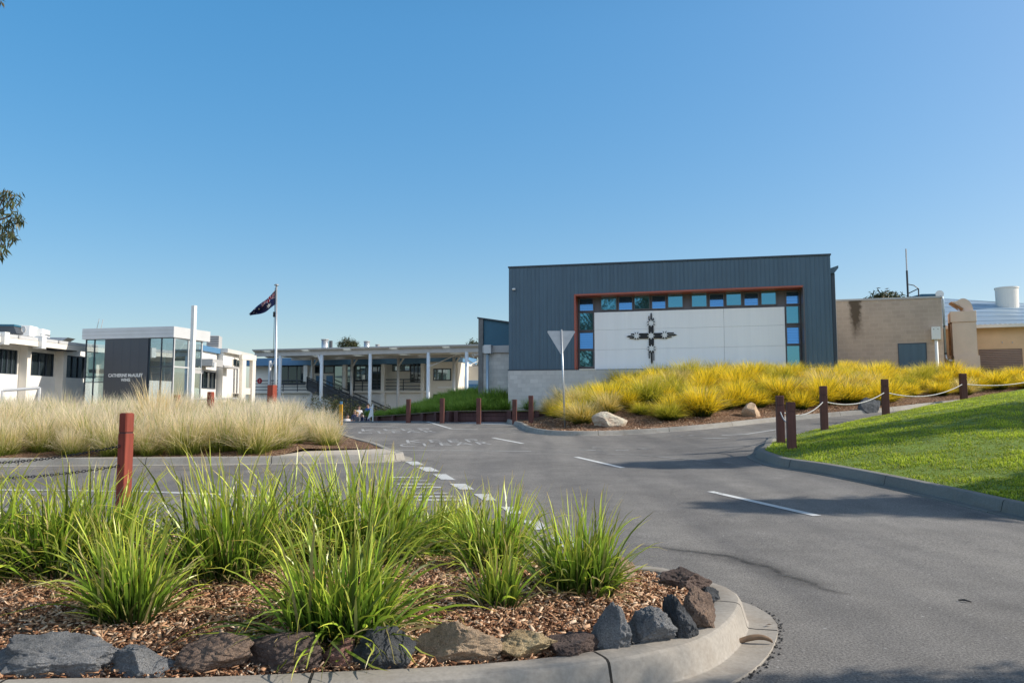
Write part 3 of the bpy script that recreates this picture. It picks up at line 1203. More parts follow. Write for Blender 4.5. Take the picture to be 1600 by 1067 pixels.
# foreground strap-leaf plants: (base px, base py, height m, spread, blades, radius, label)
LOM = [
    (205, 968, 0.66, 0.9, 340, 0.11, "bright strap-leaf clump with pale upright stems in the mulch behind the longest grey rock"),
    (70, 895, 0.74, 1.1, 420, 0.2, "wide strap-leaf clump between the rust-red bollard and the photo's edge bed"),
    (-70, 905, 0.8, 1.1, 420, 0.16, "strap-leaf clump cut off by the edge of the photo"),
    (150, 885, 0.78, 1.1, 520, 0.17, "strap-leaf clump growing at the foot of the rust-red bollard"),
    (352, 900, 0.86, 1.0, 560, 0.2, "tall dark-hearted strap-leaf clump standing between the bollard and the biggest drooping clump"),
    (455, 880, 0.8, 1.0, 420, 0.2, "dense strap-leaf clump with yellow tips behind the biggest drooping clump"),
    (535, 990, 0.70, 1.4, 640, 0.17, "biggest drooping strap-leaf clump, its leaves hanging down over the reddish rocks"),
    (575, 880, 0.88, 1.05, 620, 0.2, "tallest strap-leaf clump rising in the middle of the bed"),
    (665, 868, 0.62, 1.0, 480, 0.17, "strap-leaf clump in front of the worn painted rows on the road"),
    (780, 945, 0.40, 0.85, 190, 0.075, "smallest strap-leaf clump, alone on open mulch"),
    (775, 890, 0.66, 1.0, 430, 0.14, "strap-leaf clump straight behind the smallest clump"),
    (908, 922, 0.62, 0.95, 400, 0.15, "strap-leaf clump nearest the rounded kerb nose, beside a small tan stone"),
    (720, 850, 0.5, 1.0, 380, 0.15, "strap-leaf clump at the bed's far kerb beside the give way dashes"),
]


def ray_surface(px, py, hf, t0=1.5, t1=60):
    d = ray(px, py)
    t = t0
    while t < t1:
        p = Vector((d.x * t, d.y * t, CAM_H + d.z * t))
        if p.z < hf(p.x, p.y):
            return p
        t += 0.02
    return Vector((d.x * t0, d.y * t0, 0))


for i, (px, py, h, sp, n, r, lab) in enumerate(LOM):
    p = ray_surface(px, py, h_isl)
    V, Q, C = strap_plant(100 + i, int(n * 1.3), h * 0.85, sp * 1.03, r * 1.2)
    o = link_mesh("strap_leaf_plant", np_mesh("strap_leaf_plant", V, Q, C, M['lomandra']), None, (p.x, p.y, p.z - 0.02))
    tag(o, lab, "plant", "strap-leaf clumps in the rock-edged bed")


def tuft_mesh(name, mat, seed, n, h, spread, r, w, segs=4, plume=0):
    rng = np.random.default_rng(seed)
    a = blades(int(n * 0.55), (0.55 * h, 1.12 * h), r, (0.02, 0.5 * spread), (0.2, 1.1 * spread), w, segs, rng, 1.5, lean=(-0.1, 0), drift=0.5)
    b = blades(int(n * 0.45), (0.5 * h, 1.0 * h), r, (0.4 * spread, 0.95 * spread), (0.6, 1.6 * spread), w, segs, rng, 1.2, lean=(-0.1, 0), drift=0.6)
    pl = [a, b]
    if plume:
        pl.append(blades(plume, (1.0 * h, 1.35 * h), r * 0.8, (0.02, 0.4), (0.1, 1.0), (w[0] * 1.0, w[1] * 1.2), segs + 1, rng, 2.2, lean=(-0.25, 0), drift=0.6))
    return np_mesh(name, *join_np(pl), mat)


def scatter(poly, edge, dmin, sep, hf, count, rng, ok=None, tries=9000):
    xs = [p[0] for p in poly]
    ys = [p[1] for p in poly]
    pts = []
    for _ in range(tries):
        x, y = rng.uniform(min(xs), max(xs)), rng.uniform(min(ys), max(ys))
        if not inside(poly, x, y) or (ok and not ok(x, y)):
            continue
        if edge and dist_line(edge, x, y) < dmin:
            continue
        sp_ = sep(x, y) if callable(sep) else sep
        if any((x - a) ** 2 + (y - b) ** 2 < sp_ * sp_ for a, b, _ in pts):
            continue
        pts.append((x, y, hf(x, y)))
        if len(pts) >= count:
            break
    return pts


def visible(x, y, m=1.2):
    return abs(x) < 0.667 * y + m


# golden mound
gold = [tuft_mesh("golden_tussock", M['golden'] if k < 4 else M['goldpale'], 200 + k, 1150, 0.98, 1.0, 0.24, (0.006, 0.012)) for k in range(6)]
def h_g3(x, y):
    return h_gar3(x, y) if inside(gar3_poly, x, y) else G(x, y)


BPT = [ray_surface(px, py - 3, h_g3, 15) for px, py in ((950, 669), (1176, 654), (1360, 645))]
M['olive'] = mat_leaf("olive_grass_blade", [(0, (0.015, 0.025, 0.006)), (0.25, (0.07, 0.10, 0.012)), (0.55, (0.34, 0.36, 0.03)), (0.85, (0.80, 0.66, 0.06)), (1, (0.95, 0.84, 0.35))], 0.5, 0.5, 0.4, 0.25)  # olive tone, its base carries the mound's painted-in shade too
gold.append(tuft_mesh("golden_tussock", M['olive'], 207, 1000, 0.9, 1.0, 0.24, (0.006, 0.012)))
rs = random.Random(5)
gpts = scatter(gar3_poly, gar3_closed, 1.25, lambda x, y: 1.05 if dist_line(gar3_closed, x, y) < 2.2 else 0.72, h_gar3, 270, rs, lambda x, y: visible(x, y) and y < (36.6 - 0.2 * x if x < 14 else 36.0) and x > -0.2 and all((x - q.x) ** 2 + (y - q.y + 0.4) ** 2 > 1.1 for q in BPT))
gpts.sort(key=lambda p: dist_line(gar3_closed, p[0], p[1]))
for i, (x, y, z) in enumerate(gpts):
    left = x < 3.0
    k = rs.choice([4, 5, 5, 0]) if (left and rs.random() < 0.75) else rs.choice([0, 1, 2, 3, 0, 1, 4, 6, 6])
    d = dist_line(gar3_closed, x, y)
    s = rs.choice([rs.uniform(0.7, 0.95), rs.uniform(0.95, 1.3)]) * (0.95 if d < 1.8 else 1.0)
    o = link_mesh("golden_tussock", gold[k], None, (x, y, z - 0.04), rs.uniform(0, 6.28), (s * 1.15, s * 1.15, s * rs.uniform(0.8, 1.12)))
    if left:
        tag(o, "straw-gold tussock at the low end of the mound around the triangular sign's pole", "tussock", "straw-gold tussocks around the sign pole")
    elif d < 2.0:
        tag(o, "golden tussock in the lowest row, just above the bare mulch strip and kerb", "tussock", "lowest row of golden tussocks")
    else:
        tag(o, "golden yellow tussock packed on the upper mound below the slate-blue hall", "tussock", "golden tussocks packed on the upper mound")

# dry pale grass
dry = [tuft_mesh("dry_tussock", M['dry'], 300 + k, 600, 0.95, 0.85, 0.32, (0.005, 0.009), 5, 170) for k in range(5)]
rs = random.Random(8)
dpts = scatter(gar2_poly, gar2_closed, 0.38, 0.62, h_gar2, 340, rs, lambda x, y: visible(x, y, 3.5) and not (x > -4.9 and y < 17.6) and y < 27 and 800 + 1200 * x / y < 520)
for i, (x, y, z) in enumerate(dpts):
    d = dist_line(gar2_closed, x, y)
    s = rs.choice([rs.uniform(0.58, 0.85), rs.uniform(0.8, 1.08)])
    if 800 + 1200 * x / y > 455 and y > 17.5:
        s *= 0.78
    o = link_mesh("dry_tussock", dry[rs.randrange(5)], None, (x, y, z - 0.04), rs.uniform(0, 6.28), (s, s, s * rs.uniform(0.9, 1.1)))
    if d < 1.4:
        tag(o, "feathery tussock with a green base in the row along the straight kerb, pale tips", "tussock", "front row of dry tussocks along the kerb")
    else:
        tag(o, "straw-pale feathery tussock among the dry grasses before the white school wing", "tussock", "dry tussocks behind the front row")
p = at(243, 690, 18.2)
M['drygold'] = mat_leaf("orange_straw_blade", [(0, (0.10, 0.10, 0.02)), (0.3, (0.40, 0.33, 0.09)), (0.7, (0.84, 0.66, 0.34)), (1, (0.95, 0.80, 0.56))], 0.45, 0.6, 0.3, 0.25)
o = link_mesh("dry_tussock", tuft_mesh("dry_tussock", M['drygold'], 333, 420, 1.0, 0.7, 0.3, (0.006, 0.01), 5, 90), None, (p.x, p.y, h_gar2(p.x, p.y) - 0.04), 1.0, (1.0, 1.0, 1.35))
tag(o, "tallest orange-straw tussock, rising before the charcoal panel with white letters", "tussock", "dry tussocks behind the front row")

# green bank behind the timber wall
bank = [tuft_mesh("green_tussock", M['bankgreen'], 400 + k, 650, 0.85, 1.05, 0.22, (0.012, 0.02)) for k in range(4)]

# ---- lawn blades
rng = np.random.default_rng(21)
cand = []
NB = 150000
tx = rng.uniform(4.5, 19.5, NB * 3)
ty = rng.uniform(8.0, 30.0, NB * 3)
ok = np.abs(tx) < 0.667 * ty + 2.0
keep = rng.uniform(0, 1, NB * 3) < np.clip((11.5 / ty) ** 2, 0, 1)
sel = np.where(ok & keep)[0]
from mathutils.bvhtree import BVHTree
_lo = bpy.data.objects["lawn"].data
_bvh = BVHTree.FromPolygons([v.co for v in _lo.vertices], [list(p.vertices) for p in _lo.polygons])
zs_ = []
keep_ = []
for i_ in sel:
    hit_ = _bvh.ray_cast(Vector((tx[i_], ty[i_], 20)), Vector((0, 0, -1)))
    if hit_[0] is not None:
        zs_.append(hit_[0].z)
        keep_.append(i_)
sel = np.array(keep_)
hz = np.array(zs_)
bx, by = tx[sel], ty[sel]
n = len(sel)
patch = np.sin(bx * 2.1 + 1.3 * np.sin(by * 1.7)) * np.sin(by * 2.6 + 1.1 * np.sin(bx * 2.9)) + 0.5 * np.sin(bx * 7 + by * 5) * np.sin(by * 8 - bx * 3)
hh = (0.036 + 0.026 * patch + rng.uniform(-0.012, 0.014, n)) * 1.0
hh = np.clip(hh, 0.012, 0.13)
ph = rng.uniform(0, 2 * np.pi, n)
wd = rng.uniform(0.007, 0.013, n)
ti = rng.uniform(0.1, 0.9, n)
ld = rng.uniform(0, 2 * np.pi, n)
V = np.zeros((n, 3, 3))
V[:, 0] = np.stack([bx - np.cos(ph) * wd, by - np.sin(ph) * wd, hz - 0.005], 1)
V[:, 1] = np.stack([bx + np.cos(ph) * wd, by + np.sin(ph) * wd, hz - 0.005], 1)
V[:, 2] = np.stack([bx + np.cos(ld) * hh * np.sin(ti), by + np.sin(ld) * hh * np.sin(ti), hz + hh * np.cos(ti)], 1)
C = np.zeros((n, 3, 3))
C[:, 2, 0] = 1
C[:, :, 1] = np.clip(0.45 + 0.4 * patch + rng.uniform(-0.3, 0.3, n), 0, 1)[:, None]
C[:, :, 2] = rng.uniform(0, 1, n)[:, None]
o = link_mesh("lawn_grass", np_mesh("lawn_grass", V.reshape(-1, 3), np.arange(n * 3).reshape(-1, 3), C.reshape(-1, 3), M['lawnblade'], False))
tag(o, "short green lawn grass on the sloping verge", "grass", kind='stuff')


# ---- mulch chips
def chips(name, n, xr, yr, test, hf, size, seed, label):
    rng = np.random.default_rng(seed)
    P = []
    rr = random.Random(seed)
    while len(P) < n:
        x, y = rr.uniform(*xr), rr.uniform(*yr)
        if test(x, y):
            P.append((x, y, hf(x, y)))
    P = np.array(P)
    a = rng.uniform(0, 2 * np.pi, n)
    l = rng.uniform(size[0], size[1], n)
    w = l * rng.uniform(0.12, 0.4, n)
    tl = rng.normal(0, 0.35, n)
    t2 = rng.normal(0, 0.4, n)
    ux = np.stack([np.cos(a) * np.cos(tl), np.sin(a) * np.cos(tl), np.sin(tl)], 1)
    sx = np.stack([-np.sin(a) * np.cos(t2), np.cos(a) * np.cos(t2), np.sin(t2)], 1)
    nz = np.cross(ux, sx)
    c = P + np.array([0, 0, 1]) * (0.004 + rng.uniform(0, 0.018, n))[:, None]
    V = np.zeros((n, 8, 3))
    k = 0
    th = 0.0022
    for zz in (-th, th):
        for (p, q, tp) in ((-1, -1, .7), (1, -1, 1), (1, 1, .6), (-1, 1, 1)):
            V[:, k] = c + ux * (l * 0.5 * p)[:, None] + sx * (w * 0.5 * q * tp)[:, None] + nz * zz
            k += 1
    fi = np.array([[4, 5, 6, 7], [0, 1, 5, 4], [1, 2, 6, 5], [2, 3, 7, 6], [3, 0, 4, 7]])
    Fq = (np.arange(n)[:, None, None] * 8 + fi[None]).reshape(-1, 4)
    C = np.zeros((n, 8, 3))
    C[:, :, 0] = np.clip(rng.beta(1.6, 1.6, n), 0, 1)[:, None]
    C[:, :, 1] = rng.uniform(0, 1, n)[:, None]
    o = link_mesh(name, np_mesh(name, V.reshape(-1, 3), Fq, C.reshape(-1, 3), M['chip'], False))
    tag(o, label, "mulch", kind='stuff')


chips("wood_chip_mulch", 30000, (-4.9, 1.25), (3.2, 6.6), lambda x, y: abs(x) < 0.68 * y + 0.9 and inside(isl_poly, x, y) and dist_line(isl_closed, x, y) > 0.02, h_isl, (0.012, 0.065), 31,
      "brown wood chip mulch covering the rock-edged bed")
chips("mulch_fines", 24000, (-4.2, 1.25), (3.2, 6.0), lambda x, y: abs(x) < 0.68 * y + 0.2 and inside(isl_poly, x, y) and dist_line(isl_closed, x, y) > -0.01, h_isl, (0.004, 0.018), 35,
      "fine brown mulch fragments between the wood chips")
chips("bark_mulch", 9000, (0.5, 17), (24, 34), lambda x, y: visible(x, y, 0) and inside(gar3_poly, x, y) and 0.02 < dist_line(gar3_closed, x, y) < 1.5, h_gar3, (0.03, 0.1), 32,
      "red-brown bark mulch strip between the golden tussocks and the kerb")


# ------------------------------------------------------------------ rocks
def rock_mesh(name, seed, size, mat, planes=11, rough=0.05, pointed=0.0):
    rng = random.Random(seed)
    bm = bmesh.new()
    bmesh.ops.create_icosphere(bm, subdivisions=6, radius=1.0)
    PL = []
    for _ in range(planes):
        d = Vector((rng.gauss(0, 1), rng.gauss(0, 1), rng.gauss(0, 0.8))).normalized()
        PL.append((d, rng.uniform(0.5, 0.95)))
    off = Vector((rng.uniform(-50, 50), rng.uniform(-50, 50), 0))
    for v in bm.verts:
        d = v.co.normalized()
        r = 1.05
        for nrm, k in PL:
            c = d.dot(nrm)
            if c > 0.05:
                r = min(r, k / c)
        p = d * r
        r2 = noise.fractal(p * 1.9 + off, 1.0, 2.1, 5)
        r3 = noise.noise(p * 8 + off) * 0.5 + noise.noise(p * 17 + off) * 0.32
        cell = noise.voronoi(p * 3.2 + off)[0]
        p = p * (1 + rough * 1.5 * r2 + rough * 0.8 * r3 + rough * 1.2 * (cell[1] - cell[0] - 0.25))
        if pointed:
            s = max(0.0, p.z)
            p.x *= 1 - pointed * s
            p.y *= 1 - pointed * s
        v.co = Vector((p.x * size[0] / 2, p.y * size[1] / 2, p.z * size[2] / 2))
    me = bpy.data.meshes.new(name)
    bm.to_mesh(me)
    bm.free()
    me.materials.append(mat)
    me.polygons.foreach_set("use_smooth", [True] * len(me.polygons))
    bm = bmesh.new()
    bm.from_mesh(me)
    for e_ in bm.edges:
        if len(e_.link_faces) == 2 and e_.calc_face_angle(0) > R(22):
            e_.smooth = False
    bm.to_mesh(me)
    bm.free()
    return me


# (centre px, bottom py, width px, height px, colour, pointed, label)
ROCKS = [
    (68, 1060, 182, 62, 'grey', 0.0, "longest rock, a pitted grey basalt block lying along the kerb"),
    (218, 1058, 112, 44, 'grey', 0.25, "low wedge of smooth grey stone next to the longest rock"),
    (338, 1052, 118, 54, 'brown', 0.12, "rounded brown rock with an orange patch on top"),
    (444, 1049, 112, 50, 'darkbrown', 0.0, "blocky dark brown rock under the drooping leaves"),
    (526, 1045, 66, 40, 'red', 0.0, "small knobbly reddish rock next to the jagged blue-black one"),
    (606, 1044, 98, 56, 'dark', 0.28, "jagged blue-black rock with a peak next to the reddish rock"),
    (716, 1038, 118, 54, 'tan', 0.1, "smooth tan boulder with a grey sloping end"),
    (814, 1032, 98, 46, 'ochre', 0.05, "flat-topped ochre-yellow stone between tan boulder and dark brown stone"),
    (890, 1028, 80, 38, 'darkbrown', 0.1, "low dark brown stone next to the ochre one"),
    (957, 1022, 58, 74, 'grey', 0.5, "tall pointed grey rock standing upright"),
    (1018, 1012, 66, 54, 'grey', 0.12, "squat grey rock at the bend of the kerb next to the pointed one"),
    (1062, 1003, 56, 68, 'dark', 0.25, "steep black rock leaning at the bend of the kerb"),
    (1097, 988, 52, 66, 'brown', 0.2, "upright brown rock at the kerb nose"),
    (1074, 924, 70, 34, 'darkbrown', 0.0, "flat brown slab rock at the tip of the bed"),
    (972, 908, 36, 32, 'tan', 0.0, "small round tan stone beside a strap-leaf clump"),
    (1112, 945, 26, 24, 'dark', 0.0, "little black stone tucked between the two brown rocks"),
]
for i, (px, py, w, h, c, pt, lab) in enumerate(ROCKS):
    d0 = ground(px, py, 0.15)
    dep = d0.y + 0.11
    if i in (13, 14):
        dep = ray_surface(px, py, h_isl).y
    k = dep / F
    sz = (w * k * 1.1, min(w, 85) * k * 0.95, h * k * 1.22)
    zc = at(px, py - h * 0.46, dep).z
    me = rock_mesh("rock", 500 + i, sz, ROCK[c], 8, 0.10, pt)
    o = link_mesh("rock", me, None, (at(px, py, dep).x, dep + 0.03, zc), 0.0)
    tag(o, lab, "rock", "rocks edging the bed")
for i, (px, py, w, h, c, dep, lab) in enumerate([(950, 668, 58, 25, 'pale', 26.0, "pale pink-brown boulder at the low end of the mulch strip"), (1176, 654, 32, 24, 'tan', 28.5, "small rounded grey-tan boulder alone on the mulch strip"), (1360, 645, 46, 24, 'dark', 29.5, "dark blue-grey boulder seen behind the pale rope")]):
    k = dep / F
    me = rock_mesh("boulder", 560 + i, (w * k * 1.05, w * k * 0.7, h * k * 1.2), ROCK[c], 8, 0.04, 0.15)
    q = ray_surface(px, py - 3, lambda x, y: h_gar3(x, y) if inside(gar3_poly, x, y) else G(x, y), 15)
    o = link_mesh("boulder", me, None, (q.x, q.y, q.z + h * k * 0.3), 0.3)
    tag(o, lab, "boulder")


# ------------------------------------------------------------------ bollards
def bollard(x, y, z0, z1, w, mat, label, group=None, rz=0.0, groove=True, cat="bollard"):
    e = empty("timber_bollard", (x, y, z0), rz)
    h = z1 - z0
    hw = w / 2
    g = max(0.1, h * 0.2)
    mb = MB()
    if groove:
        mb.cbox(-hw, hw, -hw, hw, -0.2, h - g - 0.012, 0.006)
        post = mb.build("post", mat, e)
        MB().box(-hw * 0.86, hw * 0.86, -hw * 0.86, hw * 0.86, h - g - 0.014, h - g + 0.006).build("groove", M['sleeper'], e)
        MB().cbox(-hw, hw, -hw, hw, h - g + 0.004, h, 0.012).build("cap", mat, e)
    else:
        mb.cbox(-hw, hw, -hw, hw, -0.2, h, 0.008)
        mb.build("post", mat, e)
    tag(e, label, cat, group)
    return e


def h_any(x, y):
    if inside(lawn_poly, x, y):
        return h_lawn(x, y)
    if inside(isl_poly, x, y):
        return h_isl(x, y)
    if inside(gar3_poly, x, y):
        return h_gar3(x, y)
    if inside(gar2_poly, x, y):
        return h_gar2(x, y)
    return G(x, y)


# the front bollard, turned so that two faces show
p = at(198.5, 645, 8.35)
bol0 = bollard(p.x, p.y, h_isl(p.x, p.y), p.z, 0.112, M['bollard'], "bright rust-red square bollard standing among the strap-leaf clumps", None, R(-22))
# chain holes
for zz in (0.76, 0.55):
    pass
LB = []
for (px, ty, y, lab) in [(1235, 628, 15.7, "shorter dark bollard at the lawn tip, next to the kerb nose"), (1218, 618, 17.4, "bollard just behind the shorter one at the lawn tip, roped to it"),
                         (1286, 603, 20.6, "second roped bollard up the lawn edge from the tip"), (1382, 592.5, 24.6, "roped bollard before the dark blue-grey boulder"),
                         (1504, 583.5, 30.4, "highest roped bollard, at the top of the lawn edge"), (1640, 572, 35.0, "roped bollard beyond the photo's edge")]:
    p = at(px, ty, y)
    w = 0.162 if y < 19 else 0.168 + (y - 20) * 0.005
    b = bollard(p.x, p.y, h_any(p.x, p.y), p.z, w, M['bollard_dark'], lab, "roped bollards along the lawn edge", R(-8))
    LB.append((p, w))
for (px, ty, y, lab) in [(638.5, 623.5, 35.5, "dark bollard at the low end of the timber wall, by the people"), (691, 622, 35.0, "second dark bollard along the timber wall from the people"), (748, 622, 34.2, "dark bollard just past the corner of the timber wall"),
                         (804, 624, 33.6, "dark bollard on the shaded path, next to the golden mound's end bollard"), (829.5, 618, 31.5, "bollard with a sunlit edge at the end of the golden mound")]:
    p = at(px, ty, y)
    bollard(p.x, p.y, G(p.x, p.y) - 0.03, p.z, 0.19, M['bollard_dark'], lab, "bollards before the timber wall", R(-6), groove=False)
for (px, ty, y, lab) in [(276.5, 617, 24.0, "red bollard behind the dry grass beside the tall white post"), (329.5, 612, 24.0, "red grooved bollard behind the dry grass between white post and flagpole")]:
    p = at(px, ty, y)
    bollard(p.x, p.y, h_any(p.x, p.y), p.z, 0.16, M['bollard'], lab, "red bollards behind the dry grass", R(-15))
p = at(425.5, 601.5, 27)
bollard(p.x, p.y, h_any(p.x, p.y), p.z, 0.24, M['bollard'], "thick orange-red post at the foot of the flagpole", None, R(-20), groove=False)
p = at(533, 631.5, 33)
yb = bollard(p.x, p.y, G(p.x, p.y) - 0.05, p.z, 0.13, M['bollard_yellow'], "yellow timber bollard with a blue cap at the road crest", None, 0, groove=False)
MB().cbox(-0.05, 0.05, -0.05, 0.05, p.z - G(p.x, p.y) + 0.05, p.z - G(p.x, p.y) + 0.17, 0.01).build("cap", M['navy'], yb)


# ---- chains and ropes
def sag(a, b, s, n=16):
    return [a + (b - a) * (i / n) - Vector((0, 0, 4 * s * (i / n) * (1 - i / n))) for i in range(n + 1)]


def rope(a, b, s, r, name, mat, label, group):
    mb = MB()
    pts = sag(a, b, s, 60)
    rad = [r * (1 + 0.28 * math.sin(i * 2.6)) for i in range(len(pts))]
    mb.tube(pts, rad, 8)
    o = mb.build(name, mat, smooth=True)
    tag(o, label, "rope", group)


rope_labels = ["short pale rope between the two bollards at the lawn tip", "pale rope sagging from the lawn tip bollards to the next bollard", "pale twisted rope sagging before the dark blue-grey boulder", "longest pale rope, rising to the highest bollard", "pale rope leaving the highest bollard towards the edge of the photo"]
for i in range(5):
    a, wa = LB[i]
    b, wb = LB[i + 1]
    za = [0.36, 0.36, 0.42, 0.42, 0.42, 0.45][i]
    zb = [0.36, 0.36, 0.42, 0.42, 0.42, 0.45][i + 1]
    A = Vector((a.x, a.y, a.z - za)) + (b - a).normalized() * wa * 0.4
    B = Vector((b.x, b.y, b.z - zb)) - (b - a).normalized() * wb * 0.4
    rope(A, B, [0.12, 0.2, 0.2, 0.28, 0.2][i], 0.0125 + 0.0014 * i, "rope", M['chain_pale'], rope_labels[i], "pale ropes between the lawn bollards")


def chain(a, b, s, name, label):
    pts = sag(a, b, s, 400)
    L = sum((pts[i + 1] - pts[i]).length for i in range(400))
    pitch = 0.044
    n = int(L / pitch)
    mb = MB()
    for k in range(n):
        f = (k + 0.5) / n * 400
        i = min(399, int(f))
        c = pts[i]
        t = (pts[i + 1] - pts[i]).normalized()
        up = Vector((0, 0, 1))
        sd_ = t.cross(up).normalized()
        u2 = sd_.cross(t)
        ax = (sd_ if k % 2 else u2)
        if k % 2 == 0:
            ax = (u2 + sd_ * 0.4).normalized()
        ring = []
        for q in range(10):
            an = 2 * math.pi * q / 10
            ring.append(c + t * math.cos(an) * 0.03 + ax * math.sin(an) * 0.014)
        ring.append(ring[0])
        mb.tube(ring, 0.0042, 5, cap=False)
    o = mb.build(name, M['chain_dark'], smooth=True)
    tag(o, label, "chain", "dark chains hung from the rust-red bollard")


bp = at(198.5, 645, 8.35)
c1 = at(186, 697, 8.3)
c2 = at(184, 728, 8.3)
e1 = at(-330, 712, 10.6)
e2 = at(-330, 742, 9.2)
eb = Vector((-9.0, 9.75, 0))
bollard(eb.x, eb.y, h_isl(eb.x, eb.y), h_isl(eb.x, eb.y) + (bp.z - h_isl(bp.x, bp.y)), 0.112, M['bollard'], "rust-red bollard beyond the photo's edge carrying the far chain ends", None, R(-22))
dz_ = h_isl(eb.x, eb.y) - h_isl(bp.x, bp.y)
e1 = Vector((eb.x + 0.06, eb.y, c1.z + dz_))
e2 = Vector((eb.x + 0.06, eb.y, c2.z + dz_ - 0.05))
chain(c1, Vector((e1.x, e1.y, e1.z)), 0.24, "chain", "upper dark chain drooping against the far kerb from the rust-red bollard")
chain(c2, Vector((e2.x, e2.y, e2.z + 0.05)), 0.2, "chain", "lower dark chain drooping over the asphalt from the rust-red bollard")

# ------------------------------------------------------------------ sign, white post, flag
p = at(883, 655, 27.6)
top = at(877, 515, 27.6)
zb = h_any(p.x, p.y)
e = empty("give_way_sign", (p.x, p.y, zb))
lean = Vector((top.x - p.x, 0, top.z - zb))
MB().tube([(0, 0, -0.2), lean], 0.034, 12).build("pole", M['galv'], e, smooth=True)
k = 27.6 / F
s_l, s_r = at(855.5, 517, 27.6).x - p.x, at(898.5, 516.5, 27.6).x - p.x
zt, zbm = at(877, 517, 27.6).z - zb, at(877.5, 554, 27.6).z - zb
mid = (s_l + s_r) / 2
tri = []
for (cx, cz), (d0, d1) in zip([(s_l + 0.03, zt - 0.03), (mid, zbm + 0.05), (s_r - 0.03, zt - 0.03)], [(90, 210), (210, 330), (330, 450)]):
    for j in range(5):
        a = R(d0 + (d1 - d0) * j / 4)
        tri.append((cx + math.cos(a) * 0.035, cz + math.sin(a) * 0.035))
pl = MB().prism(tri, 'y', -0.052, -0.046 - 0.0)
pl.v = [(x, y + 0.1, z) for x, y, z in pl.v]
pl.build("sign_plate", M['alu'], e)
MB().box(lean.x - 0.07, lean.x + 0.07, 0.03, 0.047, zt - 0.16, zt - 0.12).box(lean.x - 0.05, lean.x + 0.09, 0.03, 0.047, zbm + 0.12, zbm + 0.16).build("bracket", M['galv'], e)
tag(e, "back of a grey triangular give way sign on a slim leaning steel pole", "road sign")

p = at(297.8, 640, 29)
zt = at(297.8, 477.5, 29).z
z0 = h_any(p.x, p.y)
e = empty("white_post", (p.x, p.y, z0), R(-18))
MB().cbox(-0.075, 0.075, -0.075, 0.075, -0.2, zt - z0, 0.006).build("shaft", M['white'], e)
MB().box(-0.16, 0.16, -0.16, 0.16, -0.1, 0.02).build("base_plate", M['galv'], e)
tag(e, "tall plain white square post before the glass entrance box", "post")

FD = 30.0
p = at(430.5, 640, FD)
z0 = h_any(p.x, p.y)
zt = at(431.8, 446, FD).z
e = empty("flagpole", (p.x, p.y, z0))
dx = at(432, 446, FD).x - p.x
MB().tube([(0, 0, -0.2), (dx * 0.3, 0, (zt - z0) * 0.3), (dx, 0, zt - z0)], [0.062, 0.056, 0.036], 12).build("pole", M['galv'], e, smooth=True)
MB().tube([(dx, 0, zt - z0), (dx, 0, zt - z0 + 0.03), (dx, 0, zt - z0 + 0.06)], [0.1, 0.085, 0.02], 12).build("truck", M['galv'], e, smooth=True)
MB().tube([(dx - 0.06, 0, zt - z0 - 1.05), (dx - 0.065, 0, zt - z0 - 1.25)], 0.045, 8).build("halyard_knot", M['black'], e)
MB().tube([(dx - 0.045, -0.02, zt - z0 - 0.1), (dx - 0.05, -0.02, zt - z0 - 4.2)], 0.009, 6).build("halyard", M['chain_dark'], e)
tag(e, "tall slim silver flagpole with a blue flag", "flagpole")

# flag surface, u along the fly, v down the hoist
HT, HB = at(430.6, 453, FD), at(430.6, 475.5, FD)
FT, FBt = at(385, 488.5, FD), at(389.5, 492.6, FD)


def flag_pt(u, v, off=0.0):
    t0, t1 = HT.lerp(FT, u), HB.lerp(FBt, u)
    bow = math.sin(math.pi * u)
    t0 = t0 + Vector((0, 0, -0.02 * bow))
    t1 = t1 + Vector((0, 0, -0.10 * bow))
    q = t0.lerp(t1, v)
    fold = 0.10 * math.sin(u * 7.0 + v * 4.5) * min(1, u * 3) + 0.12 * math.sin(v * 9 + u * 3) * u
    q = q + Vector((0, fold + 0.25 * u, 0))
    return q + Vector((0, off, 0))


def flag_patch(polys, off, nsub=1):
    mb = MB()
    for poly in polys:
        cx = sum(a for a, b in poly) / len(poly)
        cy = sum(b for a, b in poly) / len(poly)
        n = len(poly)
        vs = [flag_pt(cx, cy, off)] + [flag_pt(a, b, off) for a, b in poly]
        mb.add(vs, [[0, 1 + i, 1 + (i + 1) % n] for i in range(n)])
    return mb


def dens(poly, m=6):
    out = []
    for i in range(len(poly)):
        a, b = poly[i], poly[(i + 1) % len(poly)]
        for j in range(m):
            out.append((a[0] + (b[0] - a[0]) * j / m, a[1] + (b[1] - a[1]) * j / m))
    return out


def quadgrid(a, b, c, d, n=8):
    out = []
    for i in range(n):
        s, t = i / n, (i + 1) / n
        L = lambda p, q, k: (p[0] + (q[0] - p[0]) * k, p[1] + (q[1] - p[1]) * k)
        out.append([L(a, b, s), L(a, b, t), L(d, c, t), L(d, c, s)])
    return out


fe = empty("flag", tuple(HT))
mb = MB()
NU, NV = 26, 14
mb.v = [tuple(flag_pt(i / NU, j / NV)) for j in range(NV + 1) for i in range(NU + 1)]
mb.f = [[j * (NU + 1) + i, j * (NU + 1) + i + 1, (j + 1) * (NU + 1) + i + 1, (j + 1) * (NU + 1) + i] for j in range(NV) for i in range(NU)]
M['flagblue'] = mat_paint("flag_navy", (0.012, 0.018, 0.085), 0.7, 0.1)
M['flagred'] = mat_paint("flag_red", (0.42, 0.02, 0.03), 0.7, 0.1)
mb.build("cloth", M['flagblue'], fe, world=True, smooth=True, fix=False)


